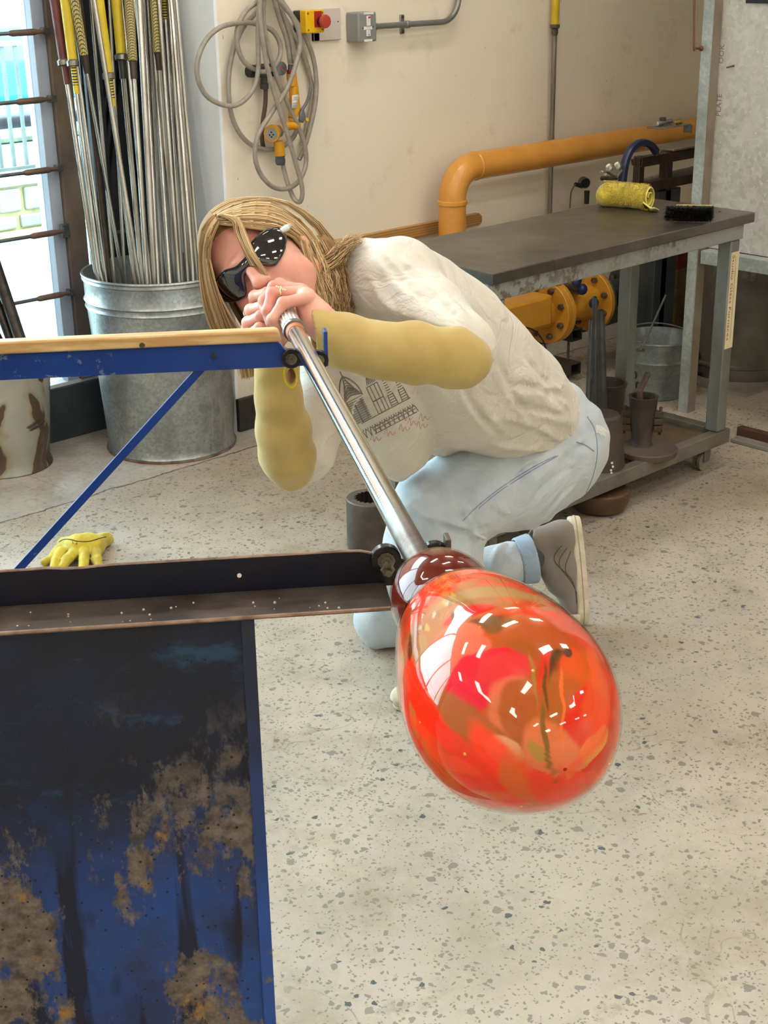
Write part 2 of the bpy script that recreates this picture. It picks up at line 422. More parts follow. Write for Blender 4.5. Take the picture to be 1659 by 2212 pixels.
tag(MB().box((CORN-0.013, WY-0.018, 0), (7.0, WY-0.0005, zb)).build('baseboard_back', MBLK, smooth=0, bevel=0.003), kind='structure')

# window wall: dark bottom rail, mullion, painted side post, dark door
MDK = pm('slate_grey_frame', '2b3236', '3c4446', 9, 0.42, bump=0.15, bscale=30)
MMUL = pm('worn_brown_mullion', '5b4f4b', '7d6f58', 7, 0.55, lo=0.45, hi=0.75, bump=0.2, bscale=80, stretch=(1, 1, 0.5))
MPOST = pm('pale_lavender_post', '8e99ab', 'a5aebb', 12, 0.5, stretch=(1, 1, 0.15))
def m_glass():
    q = NT('window_glass'); n = q.n; t = n.new('ShaderNodeBsdfTransparent'); t.inputs[0].default_value = (0.93, 0.98, 0.97, 1)
    g = n.new('ShaderNodeBsdfGlossy'); g.inputs['Roughness'].default_value = 0.02; fr = n.new('ShaderNodeFresnel'); fr.inputs[0].default_value = 1.45
    mx = n.new('ShaderNodeMixShader'); q.link(fr.outputs[0], mx.inputs[0]); q.link(t.outputs[0], mx.inputs[1]); q.link(g.outputs[0], mx.inputs[2])
    q.link(mx.outputs[0], n['Material Output'].inputs[0]); return q.m
MGL = m_glass()
frame = MB().box((-3.0, WIN-0.03, 0.0), (2.565, WIN+0.04, 0.185))
for x in (-2.0, -0.6, 0.9): frame.box((x, WIN-0.03, 0.185), (x+0.07, WIN+0.05, CEIL))
win = tag(frame.build('window_1', MDK, smooth=0, bevel=0.004), kind='structure')
sill = MB().box((-3.0, WIN-0.022, 0.185), (2.60, WIN+0.03, 0.197)).build('window_sill', pm('pale_sill', 'c9cdca', 'b6bbb8', 9, 0.4), win, smooth=0)
MB().box((2.441, WIN-0.035, 0.197), (2.513, WIN+0.05, CEIL)).build('mullion', MMUL, win, smooth=0, bevel=0.003)
MB().box((2.397, WIN-0.02, 0.197), (2.4405, WIN+0.05, CEIL)).build('side_post', MPOST, win, smooth=0, bevel=0.002)
MB().box((-3.0, WIN+0.012, 0.197), (2.397, WIN+0.018, CEIL)).build('pane', MGL, win, smooth=0)
MB().box((2.513, WIN+0.012, 0.197), (2.562, WIN+0.018, CEIL)).build('pane', MGL, win, smooth=0)
MROD = pm('rusty_security_rod', '7d5a45', '57504a', 30, 0.5, 0.4, bump=0.2, stretch=(0.3, 1, 1))
MSTL = pm('dull_rod_steel', '4f5354', '6d7172', 20, 0.4, 0.7)
for z, n_ in ((1.318, 0), (1.117, 0), (0.902, 0), (0.703, 1), (0.500, 0)):
    r = MB().cyl((-2.9, WIN-0.045, z), (2.30, WIN-0.045, z), 0.006, n=8).build('security_rod', MSTL, win)
    MB().lathe([(0, 0.007), (0.01, 0.010), (0.085, 0.010), (0.10, 0.007), (0.12, 0.006)], (2.30, WIN-0.045, z), (1, 0, 0), 12).build('turnbuckle', MROD, r)
    b = MB().obox((2.428, WIN-0.04, z), np.eye(3), (0.014, 0.008, 0.022 if n_ else 0.010))
    b.cyl((2.42, WIN-0.05, z+0.008), (2.42, WIN-0.03, z+0.008), 0.004, n=8); b.build('bracket', MSTL, r, bevel=0.002)
# door leaf behind the rods
MDR = pm('black_door_paint', '14181c', '20262b', 9, 0.35)
door = tag(MB().box((2.562, WIN-0.01, 0.0), (CORN-0.012, WIN+0.04, CEIL)).build('door_1', MDR, smooth=0, bevel=0.003), kind='structure')
for x0, x1 in ((2.566, 2.600), (2.607, 2.625), (2.745, 2.765), (2.775, 2.80)):
    MB().box((x0, WIN-0.035, 0.02), (x1, WIN-0.011, CEIL-0.05)).build('door_stile', MDR, door, smooth=0, bevel=0.003)
MB().box((2.627, WIN-0.02, 0.66), (2.743, WIN-0.011, 0.672)).build('door_rail', pm('grey_trim_metal', '777f82', '5c6265', 10, 0.4, 0.6), door, smooth=0)
MB().box((2.627, WIN-0.016, 0.70), (2.743, WIN-0.011, 2.4)).build('door_pane', pm('dark_door_glass', '05070a', '0a0d11', 4, 0.08), door, smooth=0)

# ---------------------------------------------------------------- street outside
GZ = -0.12
MPAV = NT('wet_pale_asphalt'); _c = MPAV.mix(MPAV.step(MPAV.noise(2, 6, 0.6), 0.3, 0.7), lin('7c8583'), lin('66706e'))
_c = MPAV.mix(MPAV.step(MPAV.noise(90, 3), 0.45, 0.7), _c, lin('939b98'))
_c = MPAV.mix(MPAV.math('LESS_THAN', MPAV.vor(0.8, 'DISTANCE_TO_EDGE'), 0.01), _c, lin('6d7674')); MPAV.set(col=_c, rough=0.6); MPAV = MPAV.m
tag(MB().box((-30, 4.21, GZ-0.1), (60, 8.02, GZ)).build('pavement', MPAV, smooth=0), kind='structure')
tag(MB().box((-30, 8.44, GZ-0.1), (60, 60, GZ+0.02)).build('road', pm('pale_road', '7c8592', '6b7584', 2, 0.7), smooth=0), kind='structure')
MBL = pm('pale_block_stone', '8c8a7d', '777a73', 6, 0.8, bump=0.4, bscale=30)
MMO = pm('yellow_mortar', 'a8a379', '978e5f', 14, 0.85, bump=0.3)
kerb = MB().box((-4, 8.06, GZ), (14, 8.38, 0.20)).build('boundary_wall', MMO, smooth=0); tag(kerb, kind='structure')
random.seed(3)
for row, (z0, z1, ln_) in enumerate(((0.045, 0.185, 0.20), (-0.06, 0.02, 0.42))):
    x = 2.6+row*0.1
    while x < 8.5:
        l = ln_*random.uniform(0.85, 1.15)
        MB().box((x, 8.035, z0), (x+l-0.03, 8.12, z1)).build('block', MBL, kerb, smooth=0, bevel=0.012); x += l
MB().box((-4, 8.0, GZ), (14, 8.06, GZ+0.05)).build('kerb_strip', MMO, kerb, smooth=0, bevel=0.01)
MB().box((-4, 8.03, 0.20), (14, 8.42, 0.235)).build('coping', pm('coping_stone', 'a5adb8', '8b96a4', 5, 0.7), kerb, smooth=0, bevel=0.008)
FY = 8.9
fz0 = P(40, 368, Y=FY)[2]; fz1 = P(40, 88, Y=FY)[2]
MFE = pm('grey_painted_fence', '4a5450', '59625e', 9, 0.5)
fence = thing('street_fence', 'grey metal bar fence standing beyond the low block wall outside the window', 'fence', (5, FY, 0))
MB().box((-2, FY-0.02, fz1-0.03), (14, FY+0.02, fz1)).build('top_rail', pm('white_fence_rail', '8e9795', '808988', 9, 0.5), fence, smooth=0, bevel=0.004)
MB().box((-2, FY-0.02, fz0), (14, FY+0.02, fz0+0.03)).build('bottom_rail', MFE, fence, smooth=0, bevel=0.004)
xs = P(14, 200, Y=FY)[0]; dx = P(42, 200, Y=FY)[0]-xs
for k in range(-12, 26):
    MB().box((xs+k*dx-0.011, FY-0.01, fz0+0.03), (xs+k*dx+0.011, FY+0.01, fz1-0.03)).build('fence_bar', MFE, fence, smooth=0)
for x in (-1.5, 1.5, 4.2, 7.5, 10.5): MB().box((x, FY-0.03, GZ+0.02), (x+0.06, FY+0.03, fz1-0.031)).build('fence_post', MFE, fence, smooth=0)
# car in the street
CY0 = 12.6
cz = P(20, 236, Y=CY0)[2]
cx = P(30, 180, Y=CY0)[0]
car = thing('car', 'pale teal car parked in the street beyond the fence', 'car', (cx, CY0, GZ+0.02))
MCAR = pm('teal_car_paint', '2f8d93', '2a8087', 2, 0.25, coat=1.0)
MTY = pm('tyre_rubber', '1b1b1c', '242424', 20, 0.8)
prof = [(-2.0, 0.30), (-2.05, 0.62), (-1.85, 0.86), (-1.25, 0.95), (-0.75, 1.38), (0.75, 1.42), (1.45, 1.02), (2.0, 0.93), (2.1, 0.6), (2.05, 0.28)]
zt = GZ+0.02
MB().prism(prof, (cx+0.4, CY0+0.05, zt), XA, UP, YA*1.62).build('body', MCAR, car, bevel=0.08, seg=3)
mg = pm('car_window_glass', 'bcd6d8', 'a9c6ca', 2, 0.08)
MB().prism([(-0.95, 0.98), (-0.62, 1.30), (0.02, 1.33), (0.02, 0.98)], (cx+0.4, CY0+0.03, zt), XA, UP, YA*0.03).build('side_window', mg, car)
MB().prism([(0.08, 0.98), (0.08, 1.33), (0.68, 1.34), (1.2, 1.03)], (cx+0.4, CY0+0.03, zt), XA, UP, YA*0.03).build('side_window', mg, car)
for xx in (-1.25, 1.3):
    wh = MB().lathe([(0, 0.2), (0.01, 0.31), (0.18, 0.31), (0.19, 0.2)], (cx+0.4+xx, CY0-0.005, zt+0.31), YA, 28).build('wheel', MTY, car)
    MB().lathe([(-0.01, 0.04), (-0.012, 0.19), (0.02, 0.2)], (cx+0.4+xx, CY0-0.006, zt+0.31), YA, 20).build('hub_cap', pm('hubcap', 'c9ced0', 'aab0b2', 6, 0.3, 0.6), wh)
MB().box((cx-1.9, CY0+0.02, zt+0.60), (cx-1.6, CY0+0.05, zt+0.70)).build('lamp', pm('car_lamp', 'e8e8e0', 'd8d8d0', 6, 0.2), car, bevel=0.02)
# brick building across the street
def m_brick():
    q = NT('red_brickwork'); n = q.n.new('ShaderNodeTexBrick'); n.inputs['Scale'].default_value = 1.0
    n.inputs['Color1'].default_value = lin('9a5a44'); n.inputs['Color2'].default_value = lin('864a38'); n.inputs['Mortar'].default_value = lin('a08a7a')
    n.inputs['Brick Width'].default_value = 0.225; n.inputs['Row Height'].default_value = 0.075; n.inputs['Mortar Size'].default_value = 0.008
    q.link(q.map((1, 1, 1), (radians(90), 0, 0)), n.inputs['Vector']); q.set(col=n.outputs[0], rough=0.8); return q.m
BY = 19.0
bx = P(46, 60, Y=BY)[0]
bld = thing('brick_building', 'red brick building with white sash window across the street', 'building', (bx-2, BY, GZ))
MB().box((bx-9, BY, GZ+0.02), (bx, BY+5, 7.5)).build('wall', m_brick(), bld, smooth=0)
mwf = pm('white_window_frame', 'e6ebeb', 'dde3e3', 6, 0.5)
for k in range(3):
    xw = P(3, 60, Y=BY)[0]-k*1.8; w_ = P(16, 60, Y=BY)[0]-P(3, 60, Y=BY)[0]
    z0 = P(8, 66, Y=BY)[2]; z1 = P(8, 8, Y=BY)[2]
    fr = MB().box((xw-0.35, BY-0.05, z0-0.1), (xw+w_, BY-0.001, z0)).box((xw-0.35, BY-0.04, z0), (xw-0.27, BY-0.001, z1)).box((xw+w_-0.08, BY-0.04, z0), (xw+w_, BY-0.001, z1)).box((xw-0.27, BY-0.04, z1-0.08), (xw+w_-0.08, BY-0.001, z1)).box((xw-0.27, BY-0.035, (z0+z1)/2-0.03), (xw+w_-0.08, BY-0.001, (z0+z1)/2+0.03)).build('window', mwf, bld, smooth=0)
    MB().box((xw-0.27, BY-0.02, z0), (xw+w_-0.08, BY-0.0015, z1-0.08)).build('pane', pm('far_window_glass', '6a7a80', '7c8a8f', 3, 0.1), fr, smooth=0)
b2 = thing('rendered_building', 'pale blue-grey rendered building beside the red brick one', 'building', (bx+3, BY, GZ))
MB().box((bx+0.02, BY+0.3, GZ+0.02), (bx+9, BY+5, 7.0)).build('wall', pm('pale_render', '74879a', '6a7d8e', 1, 0.8), b2, smooth=0)
MB().box((bx+0.05, BY+0.22, GZ+0.02), (bx+0.15, BY+0.30, 6.9)).build('downpipe', pm('dark_downpipe', '6c7c86', '61707a', 3, 0.5), b2, smooth=0)
tag(MB().box((4.6, 12.1, GZ+0.02), (11.5, 12.45, 0.0)).build('hedge', pm('street_hedge', '5c6b52', '7c8a6c', 12, 0.9, bump=0.8, bscale=25), smooth=0, bevel=0.06), 'low clipped green hedge seen through the fence bars', 'hedge')

# ---------------------------------------------------------------- ceiling lamps (above the frame, seen as reflections in glass and steel)
def lamp_mat():
    q = NT('fluorescent_diffuser'); q.set(col=(0.9, 0.9, 0.9, 1), em=LAMP_COL, ems=LAMP_STRENGTH); return q.m
ML = lamp_mat(); MH = pm('white_lamp_housing', 'dcdcd6', 'd2d2cc', 3, 0.5)
lamps = []
for i, (x, y) in enumerate([(x, y) for x in (-1.6, 0.2, 1.9, 3.3) for y in (-2.2, -0.8, 0.6, 1.9, 2.9)]):
    L = thing('ceiling_light', 'short white fluorescent light on the ceiling, above the photograph frame', 'ceiling light', (x, y, CEIL), 'fluorescent lights on the workshop ceiling')
    MB().box((x-0.32, y-0.10, CEIL-0.05), (x+0.32, y+0.10, CEIL)).build('housing', MH, L, smooth=0, bevel=0.006)
    MB().box((x-0.30, y-0.085, CEIL-0.075), (x+0.30, y+0.085, CEIL-0.0505)).build('diffuser', ML, L, smooth=0)
# ================================================================== the glassblower's bench
EV = nrm((0.80, -0.60, 0)); NV = np.array([EV[1], -EV[0], 0.0])     # along the rails; across the bench towards the camera
if np.dot(NV, (-0.6, -0.8, 0)) < 0: NV = -NV
MBLUE = NT('blue_bench_paint'); _n = MBLUE.noise(70, 6, 0.7); _m = MBLUE.noise(6, 3, 0.5)
_f = MBLUE.math('MULTIPLY', MBLUE.math('GREATER_THAN', _n, 0.60), MBLUE.math('GREATER_THAN', _m, 0.56))
MBLUE.set(col=MBLUE.mix(_f, MBLUE.mix(MBLUE.step(MBLUE.noise(12, 4), 0.3, 0.7), lin('0c3a86'), lin('0a3176')), lin('5d6a7c')), rough=0.42)
MBLUE.bump(_n, 0.1, 0.001); MBLUE = MBLUE.m
MWOOD = NT('planed_softwood'); _g = MWOOD.wave(9, 6, MWOOD.map((1, 1, 6), (0, 0, atan2(EV[1], EV[0])*-1)), 'Y', 4)
MWOOD.set(col=MWOOD.mix(_g, lin('dcbb84'), lin('b98f58')), rough=0.5); MWOOD.bump(_g, 0.3, 0.001); MWOOD = MWOOD.m
MSTEEL = pm('scuffed_dark_steel', '3a332e', '6f6257', 14, 0.42, 0.6, bump=0.35, bscale=45, lo=0.4, hi=0.75)
MSTEELD = pm('grimy_dark_blue_steel', '101c33', '1b1613', 2.2, 0.38, 0.4, bump=0.25, bscale=30)
MEDGE = pm('worn_bright_edge', '9c8474', '6d5b4e', 40, 0.4, 0.8, bump=0.2)
MBLKR = pm('greasy_black_wheel', '0f0e0e', '1c1a19', 20, 0.22, 0.3)
MBOLT = pm('oily_bolt_steel', '7d7668', '58524a', 40, 0.35, 0.8)
bench = thing('gaffer_bench', "blue steel glassblower's bench with two roller rails and a scorched front shield, left foreground", 'bench', (0.6, 1.4, 0))
ZW = 0.982
QF = P(628, 770, z=ZW); QN = P(838, 1206, z=ZW)
plF = (QF, NV)
fr_z1 = P(500, 744, pl=plF)[2]; fr_z0 = P(500, 801, pl=plF)[2]
def sF(px, py): return float(np.dot(P(px, py, pl=plF)-QF, EV))
def F(s, z, off=0.0): return QF+EV*s+UP*(z-QF[2])-NV*off
s_end = sF(612, 770); s_tip = sF(706, 780)
poly = [(-1.9, fr_z0), (-1.9, fr_z1), (sF(590, 742), fr_z1), (sF(606, 750), fr_z1-0.003), (sF(626, 762), P(640, 772, pl=plF)[2]), (s_tip, P(640, 772, pl=plF)[2]), (s_tip, fr_z0+0.003), (sF(640, 795), fr_z0)]
MB().prism([(a, b-QF[2]) for a, b in poly], QF-NV*0.006, EV, UP, -NV*0.010).build('far_rail', MBLUE, bench, bevel=0.001)
wp = [(-1.9, fr_z1+0.0005), (-1.9, fr_z1+0.019), (sF(596, 720), fr_z1+0.019), (sF(604, 724), fr_z1+0.015), (sF(607, 735), fr_z1+0.006), (sF(606, 746), fr_z1+0.0005)]
wood = MB().prism([(a, b-QF[2]) for a, b in wp], QF+NV*0.002, EV, UP, -NV*0.024).build('wooden_capping', MWOOD, bench, bevel=0.003)
c = P(307, 746, pl=(QF+NV*0.002, NV)); MB().cyl(c+NV*0.001, c-NV*0.004, 0.0042, n=14).build('recessed_screw', pm('old_screw', '5d4a36', '8c7f70', 60, 0.5, 0.5), wood)
c = P(462, 770, pl=plF)-NV*0.006; MB().cyl(c+NV*0.003, c-NV*0.002, 0.004, n=6).build('bolt', MSTEEL, bench)
# end flag of the far rail
fl = P(703, 750, pl=(QF, NV)); zt_, zb_ = P(703, 712, pl=plF)[2], P(703, 787, pl=plF)[2]
MB().obox((fl[0], fl[1], (zt_+zb_)/2), (EV, NV, UP), (0.0028, 0.012, (zt_-zb_)/2)).build('end_stop', MBLUE, bench, bevel=0.001)
def roller(q, r, parent, length=0.010):
    o = MB().lathe([(-length/2, r*0.55), (-length/2, r*0.93), (-length/2+0.001, r), (length/2-0.001, r), (length/2, r*0.93), (length/2, r*0.60), (length/2-0.0015, r*0.58), (length/2-0.0015, r*0.3)], q, NV, 28).build('roller', MBLKR, parent)
    MB().lathe([(length/2-0.0014, r*0.60), (length/2+0.0015, r*0.60), (length/2+0.0018, r*0.45)], q, NV, 9).build('washer', MBOLT, o)
    MB().lathe([(length/2+0.002, r*0.42), (length/2+0.007, r*0.40), (length/2+0.0072, r*0.2)], q, NV, 6).build('nut', MBOLT, o, smooth=20)
    MB().lathe([(length/2+0.007, r*0.2), (length/2+0.0095, r*0.19)], q, NV, 10).build('bolt_end', MBOLT, o)
    return o
roller(QF+NV*0.010, 0.0148, bench)
roller(P(688, 777, pl=(QF+NV*0.010, NV)), 0.0148, bench)
# diagonal brace under the far rail
ba = P(440, 790, pl=(QF-NV*0.012, NV)); bb = P(20, 1252, pl=(QF-NV*0.012, NV))
bb = bb+(bb-ba)*0.5
MB().beam(ba, bb, NV, 0.0125, 0.005).build('diagonal_brace', MBLUE, bench, bevel=0.001)
# near rail: an angle iron with a worn upper edge
plN = (QN, NV)
def sN(px, py, o=0): return float(np.dot(P(px, py, pl=plN)-QN, EV))
ze = P(760, 1196, pl=plN)[2]; zi0 = P(780, 1268, pl=plN)[2]
nz0 = float(P(400, 1288, pl=plN)[2])
top = [(-1.9, ze+0.001), (sN(60, 1256), ze+0.0006), (sN(100, 1252), ze+0.0012), (sN(140, 1250), ze-0.0006), (sN(175, 1249), ze-0.001), (sN(240, 1240), ze+0.0006), (sN(740, 1197), ze), (sN(780, 1196), ze-0.0008), (sN(812, 1203), ze-0.005), (sN(830, 1208), ze-0.010), (sN(862, 1212), ze-0.012), (sN(900, 1214), ze-0.013), (sN(975, 1205), ze-0.013)]
bot = [(top[-1][0], nz0-0.004), (-1.9, nz0-0.004)]
MB().prism([(a, b-QN[2]) for a, b in top+bot], QN-NV*0.004, EV, UP, -NV*0.004).build('near_rail_upright', MSTEELD, bench)
MB().tube([QN+EV*a+UP*(b-QN[2]+0.0003)-NV*0.006 for a, b in top[:-3]], 0.0019, 8).build('upper_edge', MEDGE, bench)
lf = P(600, 1326, z=nz0); dp = float(np.dot(lf-QN, NV))
s1_ = float(np.dot(P(845, 1302, z=nz0)-QN, EV)); 
led = QN+NV*((dp-0.004)/2)+UP*(nz0-QN[2]-0.002)+EV*((s1_-1.9)/2)
MB().obox(led, (EV, NV, UP), ((s1_+1.9)/2, (dp+0.004)/2, 0.002)).build('near_rail_ledge', MSTEEL, bench, bevel=0.0008)
MB().tube([QN+NV*dp+UP*(nz0-QN[2]-0.002)+EV*(-1.9), QN+NV*dp+UP*(nz0-QN[2]-0.002)+EV*s1_], 0.0023, 8).build('ledge_edge', MEDGE, bench)
hole = P(517, 1243, pl=(QN-NV*0.0035, NV)); MB().lathe([(0, 0.0024), (0.001, 0.0022)], hole-NV*0.0001, NV, 12).build('paint_spot', pm('white_spot', 'e6e2d8', 'd9d4c8', 9, 0.5), bench)
random.seed(11)
crumb = MB()
for _ in range(60):
    a = random.uniform(-0.75, s1_-0.05); bq = random.uniform(0.2, 0.95)*dp
    rr = random.uniform(0.0006, 0.0017)*(1.8 if random.random() < .06 else 1); crumb.ico(QN+EV*a+NV*bq+UP*(nz0-QN[2]+rr*0.5), rr, 1)
tag(crumb.build('glass_crumbs', pm('glass_crumb', 'c9c2b4', '8f8677', 90, 0.3), bench), kind='stuff')
roller(P(833, 1207, z=ZW), 0.0152, bench)
roller(P(938, 1200, z=ZW), 0.0152, bench)
# a nutted stud on the face of the near rail
st = P(836, 1226, pl=(QN+NV*0.002, NV))
nn = MB().lathe([(0, 0.0075), (0.006, 0.0075), (0.0065, 0.006)], st, NV, 6).build('stud_nut', MBOLT, bench, smooth=20)
MB().lathe([(0.006, 0.0038), (0.016, 0.0036)], st, NV, 10).build('stud', MBOLT, nn)
fs = P(966, 1182, pl=plN); MB().obox(fs+UP*0.0, (EV, NV, UP), (0.0026, 0.010, 0.012)).build('end_stop', MSTEEL, bench, bevel=0.001)

# scorched front shield
def m_shield():
    q = NT('scorched_blue_sheet'); R = (0, 0, -atan2(EV[1], EV[0]))
    v = q.map((1, 1, 1), R); s = q.sep(v)
    bl = q.mix(q.step(q.noise(5, 5, 0.6, v), 0.35, 0.7), lin('24488a'), lin('14326a'))
    col = q.mix(q.math('MULTIPLY', q.step(q.noise(9, 7, 0.65, v), 0.42, 0.6), 0.6), bl, lin('241f1e'))
    # soot that thickens towards the rail and where the irons lean
    up = q.math('ADD', q.step(s[2], 0.66, 0.80), q.math('MULTIPLY_ADD', q.noise(7, 6, 0.7, v), 1.3, -0.68))
    col = q.mix(q.math('MULTIPLY', q.step(up, 0.2, 0.8), 0.86), col, lin('141516'))
    teal = q.step(q.noise(11, 6, 0.7, q.map((1, 1, 2.2), R, (4, 1, 2))), 0.56, 0.66)
    col = q.mix(q.math('MULTIPLY', teal, q.math('MULTIPLY', q.step(s[2], 0.62, 0.80), 0.6)), col, lin('1f4a68'))
    # black runs dripping down
    runs = q.step(q.noise(20, 3, 0.5, q.map((1, 1, 0.16), R, (2, 0, 0)), 0.6), 0.54, 0.60)
    low = q.step(s[2], 0.86, 0.66)
    col = q.mix(q.math('MULTIPLY', q.math('MULTIPLY', runs, low), 0.85), col, lin('120f12'))
    # bare, rough, grey-brown crust
    cr = q.math('ADD', q.noise(10, 10, 0.74, q.map((1.15, 1, 0.62), R, (0.3, 0, 0.2))), q.math('MULTIPLY', q.noise(1.6, 2, 0.5, v), 0.35))
    left = q.step(s[0], 0.40, 0.14)
    crust = q.math('MULTIPLY', q.step(q.math('ADD', cr, q.math('MULTIPLY', left, 0.10)), 0.725, 0.765), q.step(s[2], 0.88, 0.72))
    cc = q.mix(q.step(q.noise(60, 6, 0.7, v), 0.35, 0.65), lin('766b61'), lin('463e39'))
    cc = q.mix(q.step(q.noise(24, 4, 0.7, v), 0.62, 0.7), cc, lin('8a6a3e'))
    col = q.mix(crust, col, cc)
    sp = q.math('LESS_THAN', q.vor(85, vec=v), 0.13)
    col = q.mix(q.math('MULTIPLY', sp, 0.8), col, lin('0e0c0e'))
    q.set(col=col, rough=q.math('MULTIPLY_ADD', crust, 0.35, 0.5), spec=0.35)
    h = q.math('SUBTRACT', q.math('MULTIPLY', crust, q.noise(70, 5, 0.7, v)), q.math('MULTIPLY', runs, 0.3))
    q.bump(h, 0.5, 0.0025); return q.m
MBLUE2 = NT('dark_topped_blue_flange'); _z = MBLUE2.sep(MBLUE2.tc())[2]
_u = MBLUE2.step(MBLUE2.math('ADD', _z, MBLUE2.math('MULTIPLY_ADD', MBLUE2.noise(14, 5), .30, -.15)), .58, .86)  # blue turns near-black towards the top, its edge broken by noise
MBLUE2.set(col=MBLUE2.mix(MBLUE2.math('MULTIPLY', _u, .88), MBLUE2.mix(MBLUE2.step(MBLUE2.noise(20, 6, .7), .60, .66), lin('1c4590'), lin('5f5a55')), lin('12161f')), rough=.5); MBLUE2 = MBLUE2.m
pr = P(549, 1334, z=nz0-0.006); soff = float(np.dot(pr-QN, NV)); sr = float(np.dot(pr-QN, EV))
qs = QN+NV*soff
MB().obox((qs+EV*((sr-1.9)/2)+UP*((nz0-0.004)/2-QN[2]+0.03)), (EV, NV, UP), ((sr+1.9)/2, 0.0015, (nz0-0.004)/2-0.03)).build('front_shield', m_shield(), bench, bevel=0.0008)
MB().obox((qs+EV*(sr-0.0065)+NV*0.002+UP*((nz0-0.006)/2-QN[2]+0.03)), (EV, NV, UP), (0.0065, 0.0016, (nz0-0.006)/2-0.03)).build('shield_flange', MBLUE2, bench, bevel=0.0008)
# legs of the bench, mostly out of sight
for (q0, off) in ((QF, -0.012), (QN, 0.03)):
    for ss in (-1.75,):
        b0 = q0+EV*ss+NV*off
        MB().box((b0[0]-0.02, b0[1]-0.02, 0), (b0[0]+0.02, b0[1]+0.02, 0.93)).build('leg', MBLUE, bench, smooth=0, bevel=0.002)
b0 = QN+EV*(sr-0.06)+NV*(soff-0.03)
MB().box((b0[0]-0.02, b0[1]-0.02, 0), (b0[0]+0.02, b0[1]+0.02, 0.93)).build('leg', MBLUE, bench, smooth=0, bevel=0.002)

# ================================================================== blowpipe and gather
PB = P(898, 1195, z=1.0); PD = nrm(PB-P(657, 752, z=1.0)); PS = np.array([-PD[1], PD[0], 0.0])
def A(s): return PB+PD*s
def sP(px, py):   # distance along the pipe axis of the point seen at a pixel
    best = min(np.linspace(-1.3, 0.5, 3601), key=lambda s: (lambda c: (c[0]-px)**2+(c[1]-py)**2)(PX(A(s))))
    return float(best)
def PX(p):
    v = np.array(p)-CAM; t = float(v@CF); return (CX+FPX*float(v@CR)/t, CY-FPX*float(v@CU)/t)
def m_pipe():
    q = NT('polished_blowpipe_steel'); a = atan2(PD[1], PD[0]); v = q.map((1, 1, 1), (0, 0, -a), src=q.tc('Object')); s = q.sep(v)
    # object origin lies at the near roller: the hot end is tarnished
    hot = q.step(s[0], -0.16, -0.02)
    n = q.step(q.noise(26, 4, 0.6, q.map((0.6, 2, 2), (0, 0, -a))), 0.3, 0.7)
    c = q.mix(hot, lin('c9cac6'), q.mix(n, lin('5b5048'), lin('857a72')))
    q.set(col=c, metal=1.0, rough=q.math('MULTIPLY_ADD', hot, 0.26, 0.14))
    q.bump(q.wave(60, 3, q.map((1, 1, 1), (0, 0, -a-0.5))), 0.05, 0.001); return q.m
pipe = thing('blowpipe', 'polished steel blowpipe resting on the rollers between the woman and the glass', 'blowpipe', PB)
s_ring = sP(643, 713)
s_col = sP(652, 728)
m_p = MB().lathe([(s_ring-0.005, 0.0130), (0.05, 0.0130)], PB, PD, 40).build('tube', m_pipe(), pipe)
mk = NT('knurled_grip_steel'); mk.set(col=lin('cfccc6'), metal=0.8, rough=0.36); MKN = mk.m
gr = []; s_m = -1.105
g0 = s_ring-0.135
grip = MB(); n = 64; vs = []; L = [(g0, 0.0), (g0+0.004, 1.0), (s_ring-0.014, 1.0), (s_ring-0.010, 0.6)]
for (h, rr) in L:
    for k in range(n):
        a = 2*pi*k/n; r = 0.0152+(0.0007*rr if k % 4 < 2 else -0.0010)
        vs.append(PB+PD*h+(PS*cos(a)+UP*sin(a))*(r if rr else 0.011))
grip.add(vs, [(i*n+k, i*n+(k+1) % n, (i+1)*n+(k+1) % n, (i+1)*n+k) for i in range(3) for k in range(n)])
grip.build('ribbed_grip', MKN, pipe, smooth=25)
MB().lathe([(s_ring-0.012, 0.0155), (s_ring-0.011, 0.0185), (s_ring-0.003, 0.0188), (s_ring, 0.0180), (s_ring+0.0005, 0.0150)], PB, PD, 40).build('collar', pm('turned_collar', '9b9890', '77746c', 30, 0.3, 0.9), pipe)
MB().lathe([(s_ring-0.002, 0.0150), (s_ring+0.014, 0.0145), (s_ring+0.016, 0.0135)], PB, PD, 40).build('rubber_seal', pm('orange_seal', 'c9783c', 'a85c2c', 60, 0.6), pipe)
MB().lathe([(s_m, 0.0045), (s_m+0.004, 0.006), (s_m+0.05, 0.0085), (g0+0.001, 0.011)], PB, PD, 24).build('mouthpiece', pm('mouthpiece_steel', 'b5b5b2', '9b9b98', 30, 0.25, 1.0), pipe)

